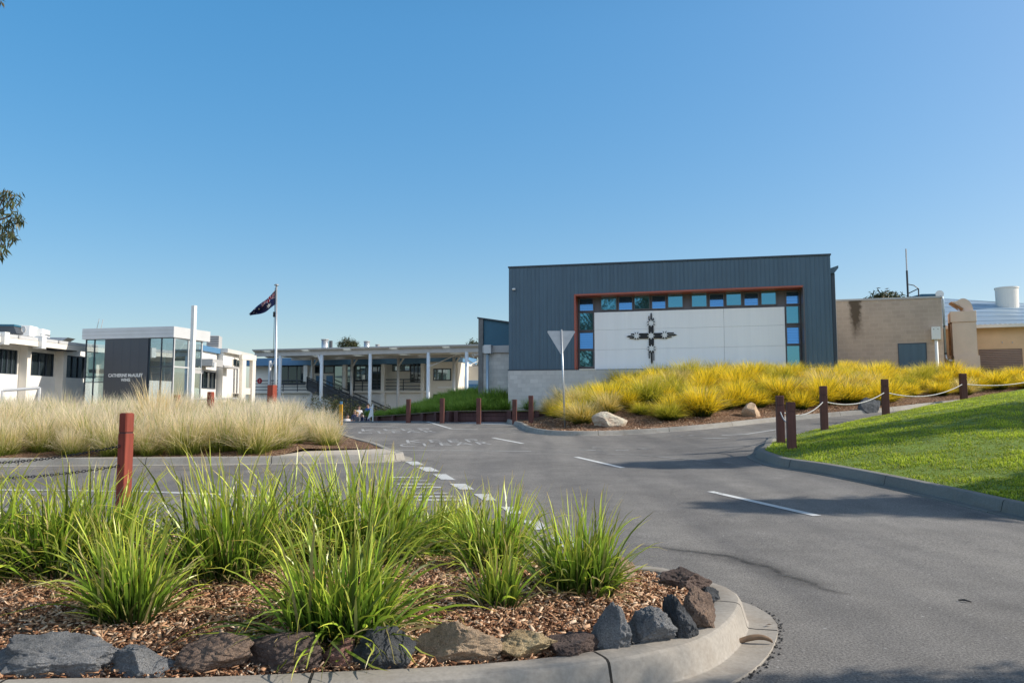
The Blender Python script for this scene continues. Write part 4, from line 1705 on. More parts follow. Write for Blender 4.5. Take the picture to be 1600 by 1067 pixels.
def star(cx, cy, r, n=7, inner=0.45):
    return [(cx + math.cos(R(-90) + math.pi * i / n) * r * (1 if i % 2 == 0 else inner) * 0.62, cy + math.sin(R(-90) + math.pi * i / n) * r * (1 if i % 2 == 0 else inner)) for i in range(2 * n)]


stars = [star(0.25, 0.75, 0.17), star(0.75, 0.17, 0.075), star(0.63, 0.44, 0.075), star(0.86, 0.38, 0.075), star(0.75, 0.83, 0.075), star(0.81, 0.54, 0.045, 5)]
whites = quadgrid((0, .04), (.46, .5), (.5, .46), (.04, 0)) + quadgrid((.46, 0), (0, .46), (.04, .5), (.5, .04)) + quadgrid((.2, 0), (.2, .5), (.3, .5), (.3, 0)) + quadgrid((0, .17), (.5, .17), (.5, .33), (0, .33))
reds = quadgrid((.22, 0), (.22, .5), (.28, .5), (.28, 0)) + quadgrid((0, .2), (.5, .2), (.5, .3), (0, .3)) + quadgrid((0, .02), (.48, .5), (.5, .48), (.02, 0)) + quadgrid((.48, 0), (0, .48), (.02, .5), (.5, .02))
for sgn in (-1, 1):
    flag_patch(whites, sgn * 0.012).build("white_cross", M['white'], fe, world=True)
    flag_patch(reds, sgn * 0.018).build("red_cross", M['flagred'], fe, world=True)
    for s_ in stars:
        flag_patch([s_], sgn * 0.016).build("star", M['white'], fe, world=True)
tag(fe, "dark blue flag with white stars and a red and white corner, drooping from the pole", "flag")


# ------------------------------------------------------------------ buildings
class Frame:
    def __init__(self, name, P0, P1, label, cat, z=0.0):
        d = Vector((P1.x - P0.x, P1.y - P0.y, 0))
        self.L = d.length
        self.rz = math.atan2(d.y, d.x)
        self.o = Vector((P0.x, P0.y, z))
        self.e = empty(name, self.o, self.rz)
        tag(self.e, label, cat)
        self.inv = wmat(self.e).inverted()
        self.cam = self.inv @ Vector((0, 0, CAM_H))

    def hit(self, px, py, Y=0.0):
        d = self.inv.to_3x3() @ ray(px, py)
        t = (Y - self.cam.y) / d.y
        q = self.cam + d * t
        return q.x, q.z

    def box(self, name, mat, x0, x1, y0, y1, z0, z1, parent=None):
        return MB().box(min(x0, x1), max(x0, x1), min(y0, y1), max(y0, y1), min(z0, z1), max(z0, z1)).build(name, mat, parent or self.e)

    def pbox(self, name, mat, px0, py0, px1, py1, Y0, Y1, parent=None):
        x0, za = self.hit(px0, py0, Y0)
        x1, zb = self.hit(px1, py1, Y0)
        return self.box(name, mat, x0, x1, Y0, Y1, za, zb, parent)


def window(fr, x0, x1, z0, z1, Y, kind='glass', fw=0.05, framemat=None, depth=0.06, parent=None, glass=None, mullions=0):
    mb = MB()
    fm = framemat or M['frame_brown']
    mb.box(x0, x0 + fw, Y - depth, Y, z0, z1).box(x1 - fw, x1, Y - depth, Y, z0, z1)
    mb.box(x0 + fw, x1 - fw, Y - depth, Y, z0, z0 + fw).box(x0 + fw, x1 - fw, Y - depth, Y, z1 - fw, z1)
    for k in range(mullions):
        xm = x0 + (x1 - x0) * (k + 1) / (mullions + 1)
        mb.box(xm - fw / 2, xm + fw / 2, Y - depth, Y, z0 + fw, z1 - fw)
    w = mb.build("window", fm, parent or fr.e)
    if kind == 'louvre':
        m2 = MB()
        n = max(4, int((z1 - z0 - 2 * fw) / 0.11))
        hh = (z1 - z0 - 2 * fw) / n
        for i in range(n):
            zz = z0 + fw + i * hh
            m2.add([(x0 + fw, Y - 0.028, zz), (x1 - fw, Y - 0.028, zz), (x1 - fw, Y - 0.012, zz + hh * 1.05), (x0 + fw, Y - 0.012, zz + hh * 1.05)], [[0, 1, 2, 3]])
        m2.build("louvre_blade", M['louvre'], w, fix=False)
        MB().box(x0 + fw, x1 - fw, Y - 0.006, Y - 0.002, z0 + fw, z1 - fw).build("backing", M['trim_dark'], w)
    else:
        MB().box(x0 + fw, x1 - fw, Y - 0.03, Y - 0.02, z0 + fw, z1 - fw).build("pane", glass or M['glass'], w)
    return w


def ribbed(x0, x1, zb, ztf, Y, pitch=0.19, rib=0.013, rw=0.045):
    """ribbed steel sheet, zb constant, ztf(x) top"""
    mb = MB()
    prof = []
    x = x0
    while x < x1 - 1e-4:
        for dx, dy in ((0, 0), (pitch - rw, 0), (pitch - rw * 0.75, -rib), (pitch - rw * 0.25, -rib)):
            if x + dx < x1:
                prof.append((x + dx, Y + dy))
        x += pitch
    prof.append((x1, Y))
    for (x, y) in prof:
        mb.v += [(x, y, zb(x) if callable(zb) else zb), (x, y, ztf(x))]
    for i in range(len(prof) - 1):
        mb.f.append([2 * i, 2 * i + 2, 2 * i + 3, 2 * i + 1])
    return mb


# ---- main hall
H = Frame("assembly_hall", at(795, 500, 37.0), at(1300, 490, 34.0), "slate-blue ribbed metal hall with a white panelled wall recess above a pale block base", "building")
hx0, zTL = H.hit(795, 419)
hx1, zTR = H.hit(1297, 399)
_, zCB = H.hit(795, 578)
ztop = lambda x: zTL + (zTR - zTL) * (x - hx0) / (hx1 - hx0)
ox0, ozt0 = H.hit(898, 461)
ox1, ozt1 = H.hit(1254, 447)
oz = lambda x: ozt0 + (ozt1 - ozt0) * (x - ox0) / (ox1 - ox0)
REC = 0.75
H_DEEP = 16.0
# cladding: three ribbed fields
MBa = ribbed(hx0, ox0, zCB, ztop, 0.0)
MBa.build("wall_cladding", M['clad'], H.e, fix=False)
ribbed(ox0, ox1, oz, ztop, 0.0).build("wall_cladding", M['clad'], H.e, fix=False)
ribbed(ox1, hx1, zCB - 2.0, ztop, 0.0).build("wall_cladding", M['clad'], H.e, fix=False)
# parapet cap, side walls, roof
cap = MB()
cap.add([(hx0 - 0.03, -0.06, zTL), (hx1 + 0.03, -0.06, zTR), (hx1 + 0.03, 0.3, zTR), (hx0 - 0.03, 0.3, zTL), (hx0 - 0.03, -0.06, zTL + 0.07), (hx1 + 0.03, -0.06, zTR + 0.07), (hx1 + 0.03, 0.3, zTR + 0.07), (hx0 - 0.03, 0.3, zTL + 0.07)],
        [[0, 1, 2, 3], [4, 7, 6, 5], [0, 4, 5, 1], [1, 5, 6, 2], [2, 6, 7, 3], [3, 7, 4, 0]])
cap.build("parapet_cap", M['trim_dark'], H.e)
sw = MB()
sw.add([(hx0, 0.01, -0.3), (hx0, H_DEEP, -0.3), (hx0, H_DEEP, zTL), (hx0, 0.01, zTL)], [[0, 1, 2, 3]])
sw.add([(hx0, H_DEEP, -0.3), (hx1, H_DEEP, -0.3), (hx1, H_DEEP, zTR - 0.6), (hx0, H_DEEP, zTL)], [[0, 1, 2, 3]])
sw.add([(hx1, 0.01, -0.3), (hx1, H_DEEP, -0.3), (hx1, H_DEEP, zTR), (hx1, 0.01, zTR)], [[0, 3, 2, 1]])
sw.build("side_wall", M['clad'], H.e)
rf = MB()
rf.add([(hx0, 0.3, zTL - 0.15), (hx1, 0.3, zTR - 0.15), (hx1, H_DEEP, zTR - 0.6), (hx0, H_DEEP, zTL - 0.15)], [[0, 1, 2, 3]])
rf.build("roof", M['roofgrey'], H.e)
# recess lining
MB().box(ox0 - 0.03, ox0 + 0.045, -0.05, REC, zCB, ozt0).build("red_reveal", M['red'], H.e)
so_ = MB()
so_.add([(ox0 + 0.045, -0.05, oz(ox0) - 0.05), (ox1, -0.05, oz(ox1) - 0.05), (ox1, REC, oz(ox1) - 0.05), (ox0 + 0.045, REC, oz(ox0) - 0.05), (ox0 - 0.03, -0.05, oz(ox0) + 0.03), (ox1 + 0.03, -0.05, oz(ox1) + 0.03), (ox1 + 0.03, REC, oz(ox1) + 0.03), (ox0 - 0.03, REC, oz(ox0) + 0.03)],
        [[0, 1, 2, 3], [4, 7, 6, 5], [0, 4, 5, 1], [1, 5, 6, 2], [2, 6, 7, 3], [3, 7, 4, 0]])
so_.build("red_soffit", M['red'], H.e)
MB().box(ox1, ox1 + 0.06, -0.04, REC, zCB - 2.0, ozt1 - 0.05).build("dark_reveal", M['frame_brown'], H.e)
# back of the recess
bk = MB()
bk.add([(ox0, REC + 0.02, zCB - 2), (ox1, REC + 0.02, zCB - 2), (ox1, REC + 0.02, oz(ox1)), (ox0, REC + 0.02, oz(ox0))], [[0, 1, 2, 3]])
bk.build("recess_wall", M['frame_brown'], H.e)
PY = REC - 0.06


def hb(px, py):
    return H.hit(px, py, PY)


pl_, _ = hb(928.5, 488)
pr_, _ = hb(1225.5, 480)
zp0, zp1 = hb(928.5, 488.5)[1], hb(928.5, 577)[1]
# the white panels: 3 rows x 2 columns, the top row sloped with the roof
zpr = hb(1225.5, 479.5)[1]
pm = hb(1131, 500)[0]
zrow = [zp1, hb(928.5, 547)[1], hb(928.5, 516)[1]]
zrowr = [zp1, hb(1225.5, 540)[1], hb(1225.5, 508)[1]]
fz = lambda a, b, x: a + (b - a) * (x - pl_) / (pr_ - pl_)
for r_ in range(3):
    for (xa, xb) in ((pl_, pm - 0.006), (pm + 0.006, pr_)):
        lo = [fz(zrow[r_], zrowr[r_], x) + 0.004 for x in (xa, xb)]
        hi = [(fz(zrow[r_ + 1], zrowr[r_ + 1], x) - 0.004) if r_ < 2 else fz(zp0, zpr, x) for x in (xa, xb)]
        m_ = MB()
        m_.add([(xa, PY, lo[0]), (xb, PY, lo[1]), (xb, PY, hi[1]), (xa, PY, hi[0]), (xa, REC + 0.015, lo[0]), (xb, REC + 0.015, lo[1]), (xb, REC + 0.015, hi[1]), (xa, REC + 0.015, hi[0])],
               [[0, 1, 2, 3], [4, 7, 6, 5], [0, 4, 5, 1], [1, 5, 6, 2], [2, 6, 7, 3], [3, 7, 4, 0]])
        m_.build("wall_panel", M['panel'], H.e)
MB().box(pl_, pr_, PY - 0.03, REC + 0.01, zp1 - 0.07, zp1 - 0.005).build("panel_sill", M['clad'], H.e)
WY = REC + 0.01
for (xa, xb, ya, yb, kd) in [(938, 964, 462.5, 485, 'glass'), (965.5, 989, 463, 485, 'louvre'), (990, 1016, 460.5, 483.5, 'glass'), (1017.5, 1041, 461.5, 483, 'louvre'), (1042.5, 1068, 458.5, 481, 'glass'),
                             (1079.5, 1105.5, 457.5, 480, 'glass'), (1107.5, 1132, 459, 480, 'louvre'), (1133.5, 1159.5, 455.5, 478, 'glass'), (1161.5, 1186, 457, 478, 'louvre'), (1188, 1214, 453.5, 476.5, 'glass'),
                             (1227, 1250, 455, 475.5, 'louvre'), (1227, 1251, 477.5, 506, 'glass'), (1228, 1251, 510, 538, 'louvre'), (1228, 1252, 539, 577, 'glass'),
                             (904.5, 928, 466, 486.5, 'louvre'), (904.5, 928, 488, 517, 'glass'), (904.5, 928, 518.5, 546, 'louvre'), (904.5, 928, 547, 574, 'glass')]:
    x0, z1 = H.hit(xa, ya, WY - 0.06)
    x1, z0 = H.hit(xb, yb, WY - 0.06)
    window(H, x0, x1, z0, z1, WY, kd, 0.045)
# block base
bx1 = hb(1000, 580)[0]
MB().box(hx0 - 0.02, hx1, -0.045, 0.3, -0.3, zCB - 0.035).build("block_base", M['block_grey'], H.e)
MB().box(H.hit(905, 580, -0.06)[0], H.hit(929, 580, -0.06)[0], -0.08, REC, zCB - 0.035, zCB + 0.02).build("window_sill", M['cream'], H.e)
MB().box(hx0 - 0.03, ox0, -0.055, 0.0, zCB - 0.033, zCB + 0.02).build("flashing", M['trim_dark'], H.e)
# security light
sx_, sz_ = H.hit(803, 452, -0.12)
MB().tube([(sx_, -0.02, sz_), (sx_, -0.1, sz_ - 0.0)], 0.03, 8).tube([(sx_ - 0.07, -0.14, sz_), (sx_ + 0.07, -0.14, sz_)], 0.05, 10).build("security_light", M['white'], H.e)
# gutter box, downpipe and the pale edge at the sunny end
gx_, gz_ = H.hit(1303, 424, 0.5)
MB().prism([(hx1 + 0.02, gz_ + 0.1), (hx1 + 0.38, gz_ + 0.22), (hx1 + 0.38, gz_ + 0.1), (hx1 + 0.2, gz_ - 0.12), (hx1 + 0.02, gz_ - 0.12)], 'y', 0.25, 5.0).build("gutter", M['clad'], H.e)
MB().box(hx1 + 0.1, hx1 + 0.24, 0.4, 0.54, -0.2, gz_ - 0.1).build("downpipe", M['trim_dark'], H.e)
MB().box(hx1 + 0.27, hx1 + 0.33, 0.8, 5.0, -0.2, gz_ - 0.05).build("screen_edge", M['fascia'], H.e)

# wall cross
ce = empty("wall_cross", H.e.matrix_basis @ Vector((hb(1018, 526)[0], PY - 0.01, hb(1018, 526)[1])), H.rz)
tag(ce, "large black metal cross with five white stars mounted on the white panels", "cross")
UX = (hb(1050, 524)[0] - hb(986, 526)[0]) / 64.0  # metres per photo pixel
UZ = UX


def cxz(px, py):
    x, z = hb(px, py)
    return x - hb(1018, 526)[0], z - hb(1018, 526)[1]


def cbar(x0, x1, z0, z1, y0=-0.05, y1=-0.02):
    return MB().box(min(x0, x1), max(x0, x1), y0, y1, min(z0, z1), max(z0, z1))


def pxbar(xa, ya, xb, yb, point=None):
    x0, z1 = cxz(xa, ya)
    x1, z0 = cxz(xb, yb)
    mb = MB()
    if point is None:
        poly = [(x0, z0), (x1, z0), (x1, z1), (x0, z1)]
    elif point == 'up':
        c = (x1 - x0)
        poly = [(x0, z0), (x1, z0), (x1, z1 - c), ((x0 + x1) / 2, z1), (x0, z1 - c)]
    elif point == 'down':
        c = (x1 - x0)
        poly = [(x0, z0 + c), ((x0 + x1) / 2, z0), (x1, z0 + c), (x1, z1), (x0, z1)]
    elif point == 'left':
        c = (z1 - z0)
        poly = [(x0, (z0 + z1) / 2), (x0 + c * 1.4, z0), (x1, z0), (x1, z1), (x0 + c * 1.4, z1)]
    else:
        c = (z1 - z0)
        poly = [(x0, z0), (x1 - c * 1.4, z0), (x1, (z0 + z1) / 2), (x1 - c * 1.4, z1), (x0, z1)]
    return mb.prism(poly, 'y', -0.055, -0.02)


def put(mb, name="bar"):
    mb.build(name, M['black'], ce)


put(pxbar(1013.4, 508, 1022.0, 550), "upright_beam")
put(pxbar(991, 521, 1043, 528.5), "cross_beam")
put(pxbar(1016.2, 488.5, 1019.0, 509, 'up'))
put(pxbar(1013.2, 494, 1014.9, 509))
put(pxbar(1020.2, 497, 1021.8, 509))
put(pxbar(1016.8, 549, 1020.0, 569, 'down'))
put(pxbar(1013.6, 549, 1015.2, 560))
put(pxbar(1021.1, 549, 1022.4, 563.5))
put(pxbar(979, 524.5, 993, 526.7, 'left'))
put(pxbar(986, 521.3, 993, 522.7))
put(pxbar(984, 527.8, 993, 529.0))
put(pxbar(1042, 522.2, 1058, 524.4, 'right'))
put(pxbar(1042, 519.7, 1053, 520.9))
put(pxbar(1042, 526.0, 1049.5, 527.2))


def star8(cx, cz, r, y, n=8, inner=0.55, rot=0.0):
    poly = []
    for i in range(2 * n):
        a = math.pi * i / n + R(90) + rot
        rr = r * (1 if i % 2 == 0 else inner)
        poly.append((cx + math.cos(a) * rr, cz + math.sin(a) * rr))
    return MB().prism(poly, 'y', y - 0.014, y)


for (sx, sy) in [(1017.4, 505.2), (1017.3, 524.8), (1018, 544.6), (994.7, 525), (1038.6, 523.6)]:
    a, b = cxz(sx, sy)
    st = star8(a, b, 6.3 * UX, -0.075, 8, 0.5).build("star", M['white'], ce)
    if (sx, sy) != (1017.3, 524.8):
        star8(a, b, 7.4 * UX, -0.057, 8, 0.42, R(22.5)).build("star_backing", M['black'], st)

# ---- low annex at the hall's shaded end
A = Frame("block_annex", at(748, 560, 39.5), at(800, 560, 39.0), "low block annex with a dark teal top beside the slate-blue hall", "building")
x0, zt = A.hit(748, 498)
x1, zt1 = A.hit(795.5, 505.5)
_, zg = A.hit(760, 540)
xp, _ = A.hit(755, 540)
MB().prism([(x0, zg - 6), (xp, zg - 6), (xp, zt - 0.03), (x0, zt)], 'y', -0.05, 0.4).build("end_pier", M['block_plain'], A.e)
MB().prism([(xp, zg - 0.05), (x1 + 0.4, zg - 0.05), (x1 + 0.4, zt1 - 0.05), (xp, zt - 0.03)], 'y', 0.06, 5).build("teal_cladding", M['teal'], A.e)
MB().box(xp, x1 + 0.4, 0.02, 0.3, -0.5, zg - 0.05).build("block_wall", M['block_grey'], A.e)
MB().prism([(x0 - 0.05, zt), (xp + 0.02, zt - 0.03), (x1 + 0.4, zt1 - 0.05), (x1 + 0.4, zt1 + 0.03), (x0 - 0.05, zt + 0.08)], 'y', -0.1, 0.45).build("parapet_cap", M['trim_dark'], A.e)
_, zf0 = A.hit(770, 551, -0.1)
_, zf1 = A.hit(770, 540, -0.1)
MB().box(xp, x1 + 0.4, -0.12, 0.018, zf0, zf1).build("gutter", M['fascia_grey'], A.e)
ra, _ = A.hit(757, 545, -0.3)
rb, _ = A.hit(768, 545, -0.3)
MB().box(ra, rb, -0.42, -0.125, zf0 - 0.05, zf1 + 0.02).build("rain_head", M['fascia'], A.e)
MB().tube([((ra + rb) / 2 - 0.03, -0.25, -0.3), ((ra + rb) / 2 - 0.03, -0.25, zf0 - 0.04)], 0.075, 10).build("downpipe", M['bluesteel'], A.e, smooth=True)

# ---- tan block annex on the sunny side
B = Frame("tan_block_annex", at(1311, 520, 38.5), at(1472, 520, 36.6), "tan block wall building with a dark door and a black run-off stain", "building")
x0, zt = B.hit(1309, 470.5)
x1, zt1 = B.hit(1471, 465.5)
stx, stz = B.hit(1336, 472)
_, stb = B.hit(1336, 535)
M['block_tan_stained'] = mat_blocks("tan_block_stained", (0.52, 0.41, 0.33), mortar=(0.57, 0.46, 0.37), var=0.05, msize=0.012, stain=(stx, stz, stb, 0.34))
MB().prism([(x0 - 0.6, -0.5), (x1, -0.5), (x1, zt1), (x0 - 0.6, zt)], 'y', 0.0, 7.0).build("block_wall", M['block_tan_stained'], B.e)
MB().prism([(x0 - 0.6, zt), (x1 + 0.04, zt1), (x1 + 0.04, zt1 + 0.09), (x0 - 0.6, zt + 0.09)], 'y', -0.05, 7.0).build("parapet_cap", M['fascia_grey'], B.e)
dx0, dz1 = B.hit(1404, 538)
dx1, _ = B.hit(1446, 538)
MB().box(dx0, dx1, -0.03, 0.0 - 0.002, 0.6, dz1).build("door", M['clad'], B.e)
MB().box(dx0 - 0.04, dx0, -0.045, -0.002, 0.6, dz1 + 0.04).box(dx1, dx1 + 0.04, -0.045, -0.002, 0.6, dz1 + 0.04).box(dx0, dx1, -0.045, -0.002, dz1, dz1 + 0.04).build("door_frame", M['trim_dark'], B.e)
jx, _ = B.hit(1443.5, 490)
ra, rz1 = B.hit(1455, 511, -0.3)
rb, rz0 = B.hit(1470, 530, -0.3)
MB().box(ra, rb, -0.42, -0.004, rz0, rz1).build("rain_head", M['white'], B.e)
MB().box(ra + 0.08, ra + 0.11, -0.425, -0.418, rz1 - 0.14, rz1 - 0.1).box(rb - 0.12, rb - 0.09, -0.425, -0.418, rz1 - 0.14, rz1 - 0.1).build("overflow_slot", M['black'], B.e)
MB().tube([(B.hit(1463.5, 550, -0.25)[0], -0.25, 0.5), (B.hit(1463.5, 550, -0.25)[0], -0.25, rz0 + 0.01)], 0.075, 10).build("downpipe", M['white'], B.e, smooth=True)

# ---- workshop with blue steel roof, duct and roller door
W = Frame("workshop", at(1470, 520, 39.5), at(1640, 520, 37.8), "tan workshop with a pale blue steel roof and a brown roller door", "building")
x0, _ = W.hit(1474, 520)
x1, zr1 = W.hit(1680, 473)
_, ze = W.hit(1560, 508.5)
_, zr0 = W.hit(1480, 463.5, 5.0)
_, zr1b = W.hit(1600, 470.5, 5.0)
slope = (zr1b - zr0) / (W.hit(1600, 470, 5.0)[0] - W.hit(1480, 463, 5.0)[0])
MB().box(x0, x1, 0.0, 8.0, -0.4, ze - 0.05).build("wall", M['tan'], W.e)
rfm = MB()
zR = lambda x: zr0 + slope * (x - x0)
NS = 6
for i in range(NS):
    ya, yb = -0.45 + (5.45) * i / NS, -0.45 + 5.45 * (i + 1) / NS
    za, zb_ = [(ze + (zR(x0) - ze) * i / NS) for _ in (0,)][0], (ze + (zR(x0) - ze) * (i + 1) / NS)
    za1, zb1 = ze + (zR(x1) - ze) * i / NS, ze + (zR(x1) - ze) * (i + 1) / NS
    rfm.add([(x0, ya, za), (x1, ya, za1), (x1, yb, zb1 - 0.03), (x0, yb, zb_ - 0.03)], [[0, 1, 2, 3]])
    rfm.add([(x0, yb, zb_ - 0.03), (x1, yb, zb1 - 0.03), (x1, yb, zb1), (x0, yb, zb_)], [[0, 1, 2, 3]])
rfm.build("roof", M['bluesteel'], W.e, fix=False)
MB().box(x0, x1, -0.5, -0.42, ze - 0.14, ze + 0.02).build("gutter", M['cream'], W.e)
cr = MB()
xx = x0
while xx < x1:
    cr.box(xx, xx + 0.1, -0.47, -0.3, ze + 0.022, ze + 0.05)
    xx += 0.22
cr.build("corrugation", M['fascia'], W.e)
sx0, sz1 = W.hit(1528.5, 546, -0.02)
sx1, _ = W.hit(1597, 546, -0.02)
sh = MB()
z = 0.3
while z < sz1:
    sh.prism([(-0.012, z), (-0.045, z + 0.02), (-0.045, z + 0.07), (-0.012, z + 0.088)], 'x', sx0, sx1)
    z += 0.09
dr = sh.build("roller_door", M['shutter'], W.e)
MB().box(sx0 - 0.08, sx0, -0.06, -0.004, 0.2, sz1 + 0.08).box(sx1, sx1 + 0.08, -0.06, -0.004, 0.2, sz1 + 0.08).box(sx0, sx1, -0.06, -0.004, sz1, sz1 + 0.08).build("door_frame", M['tan'], dr)
for q in (1566, 1582):
    vx, vz = W.hit(q, 535, -0.03)
    MB().box(vx - 0.02, vx + 0.02, -0.04, -0.003, vz - 0.03, vz + 0.04).build("wall_bracket", M['fascia_grey'], W.e)

# duct with cowl
D = Frame("exhaust_duct", at(1484, 520, 37.3), at(1528, 520, 36.8), "big square beige exhaust duct with a hooked cowl on top", "duct")
xa, zt = D.hit(1484.5, 487)
xb, zm = D.hit(1526, 502)
_, zl = D.hit(1500, 556)
MB().cbox(xa, xb, -0.02, 1.4, zm, zt, 0.01).build("duct_head", M['ductpaint'], D.e)
MB().box(xa + 0.06, xb - 0.02, 0.02, 1.36, zl, zm).build("duct_shaft", M['ductpaint'], D.e)
MB().box(xa + 0.08, xb + 0.06, -0.06, 1.42, 0.3, zl).build("duct_base", M['ductpaint'], D.e)
MB().box(xa + 0.04, xb, -0.012, 1.38, zm - 0.012, zm + 0.0).build("seam", M['rust'], D.e)
# cowl: quarter bend in the facade plane turning toward the left
cc = D.hit(1507, 487)
cw_, ch = D.hit(1522, 487)[0] - D.hit(1507, 487)[0], zt
cow = MB()
N = 10
cx_, cz_ = cc[0] - 0.02, zt
ro = cw_ + 0.02
ri = 0.05
outer, inner = [], []
for i in range(N + 1):
    a = R(0 + 125 * i / N)
    outer.append((cx_ + math.cos(a) * ro, cz_ + math.sin(a) * ro * 1.55))
    inner.append((cx_ + math.cos(a) * ri, cz_ + math.sin(a) * ri * 1.0))
vs, fs = [], []
for i in range(N + 1):
    for (pt) in (outer[i], inner[i]):
        for y in (0.25, 1.15):
            vs.append((pt[0], y, pt[1]))
for i in range(N):
    a, b = i * 4, (i + 1) * 4
    fs += [[a, b, b + 1, a + 1], [a + 2, a + 3, b + 3, b + 2], [a, a + 2, b + 2, b], [a + 1, b + 1, b + 3, a + 3]]
cow.add(vs, fs)
hx_, hz_ = D.hit(1485, 473, 0.25)
tip = outer[-1]
cow.add([(tip[0], 0.25, tip[1]), (tip[0], 1.15, tip[1]), (hx_ - 0.02, 1.15, hz_ + 0.03), (hx_ - 0.02, 0.25, hz_ + 0.03), (cx_ - 0.1, 0.25, cz_ + 0.12), (cx_ - 0.1, 1.15, cz_ + 0.12)], [[0, 1, 2, 3], [0, 3, 4], [1, 5, 2], ])
cow.build("cowl", M['ductpaint'], D.e)
MB().bar((hx_, 0.24, hz_), (cx_ - 0.02, 0.24, cz_ + 0.1), 0.12).build("cowl_lip", M['rust'], D.e)
MB().tube([(xa - 0.03, 0.5, zl + 0.05), (xa - 0.03, 0.5, zm)], 0.05, 8).build("side_pipe", M['rust'], D.e)

# blue flue between the two
FL = Frame("blue_flue", at(1473, 520, 37.0), at(1482, 520, 36.9), "narrow blue steel flue with a bend, squeezed between tan wall and duct", "flue")
xa, zt = FL.hit(1473, 463)
xb, zb_ = FL.hit(1481, 553)
r_ = (xb - xa) / 2
FLc = (xa + xb) / 2
MB().tube([(FLc, 0.5, zb_), (FLc, 0.5, zt - 0.1), (FLc - 0.03, 0.5, zt + 0.02), (FLc - 0.12, 0.5, zt + 0.1)], [r_, r_, r_ * 0.9, r_ * 0.5], 14).build("pipe", M['bluesteel'], FL.e, smooth=True)
MB().tube([(FLc, 0.5, zb_), (FLc + 0.02, 0.5, zb_ - 0.18), (FLc + 0.12, 0.5, zb_ - 0.28), (FLc + 0.3, 0.5, zb_ - 0.3)], [r_, r_, r_ * 0.9, r_ * 0.7], 14).build("elbow", M['fascia'], FL.e, smooth=True)
for zz in (zb_ + 0.02, zb_ + 1.35):
    MB().tube([(FLc, 0.5, zz), (FLc, 0.5, zz + 0.06)], r_ * 1.12, 14).build("band", M['chain_dark'], FL.e)
MB().tube([(FLc + 0.1, 0.5, 0.5), (FLc + 0.1, 0.5, zb_ - 0.2)], 0.05, 8).build("bracket", M['chain_dark'], FL.e)

# roof vent drum
p = at(1573.5, 467, 42)
V1 = empty("roof_vent", (p.x, p.y, p.z))
rr = 16 * 42 / F
MB().tube([(0, 0, -0.6), (0, 0, 0.52), (0, 0, 0.55), (0, 0, 0.62)], [rr * 0.97, rr, rr * 1.06, rr * 1.06], 28).build("drum", M['cream'], V1, smooth=False)
MB().box(-rr * 1.02 + 0.9 * rr * 2 - 0.05, rr * 1.0, -0.15, -0.05, 0.1, 0.25).build("latch", M['rust'], V1)
tag(V1, "round cream vent drum on the pale blue roof", "roof vent")

# skylight-like upper roof and mast
U = Frame("upper_roof", at(1405, 460, 45), at(1475, 460, 44), "low bright blue monitor roof behind the tan block wall", "building")
xa, za = U.hit(1405, 468)
xb, zb_ = U.hit(1468, 458.5)
xm, zm_ = U.hit(1440, 459.5)
MB().prism([(xa, -0.5), (xb, -0.5), (xb, zb_ - 0.02), (xm, zm_), (xa, za)], 'y', 0, 4).build("roof", M['teal'], U.e)
MB().tube([(xb, -0.1, zb_ - 0.05), (xb, 0.5, zb_ - 0.05)], 0.22, 12).build("ridge_end", M['cream'], U.e)
p = at(1419, 470, 43)
ms = empty("antenna_mast", (p.x, p.y, p.z))
tz = at(1419, 389, 43).z - p.z
md_ = at(1419, 423, 43).z - p.z
MB().tube([(0, 0, -6.0), (0, 0, md_)], 0.055, 8).build("lower_mast", M['chain_dark'], ms)
MB().tube([(0, 0, md_), (0, 0, tz)], 0.04, 8).build("upper_mast", M['fascia_grey'], ms)
ex = at(1435, 451, 43)
MB().tube([(0, 0, at(1420, 459, 43).z - p.z), (ex.x - p.x, 0, ex.z - p.z)], 0.03, 6).tube([(0, 0, at(1420, 444, 43).z - p.z), ((ex.x - p.x) * 0.6, 0, ex.z - p.z + 0.18), (ex.x - p.x, 0, ex.z - p.z)], 0.025, 6).tube([(ex.x - p.x, 0, ex.z - p.z), (ex.x - p.x, 0, ex.z - p.z - 1.2)], 0.035, 6).build("side_arm", M['chain_dark'], ms)
tag(ms, "thin antenna mast with a curved side arm above the tan block wall", "mast")

# ---- glass entrance box
def glass_field(fr, x0, x1, z0, z1, Y, cols, rows, fm, gm, fw=0.05, name="window"):
    """a framed glazed field: frame mesh and its panes"""
    mb = MB()
    xs = [x0 + (x1 - x0) * c for c in cols]
    zs = [z0 + (z1 - z0) * r for r in rows]
    for x in xs:
        mb.box(x - fw / 2, x + fw / 2, Y - 0.05, Y + 0.05, z0, z1)
    for z in zs:
        for a, b in zip(xs[:-1], xs[1:]):
            mb.box(a + fw / 2, b - fw / 2, Y - 0.045, Y + 0.045, z - fw / 2, z + fw / 2)
    w = mb.build(name, fm, fr.e)
    for a, b in zip(xs[:-1], xs[1:]):
        for c, d in zip(zs[:-1], zs[1:]):
            MB().box(a + fw / 2, b - fw / 2, Y - 0.008, Y + 0.008, c + fw / 2, d - fw / 2).build("pane", gm, w)
    return w


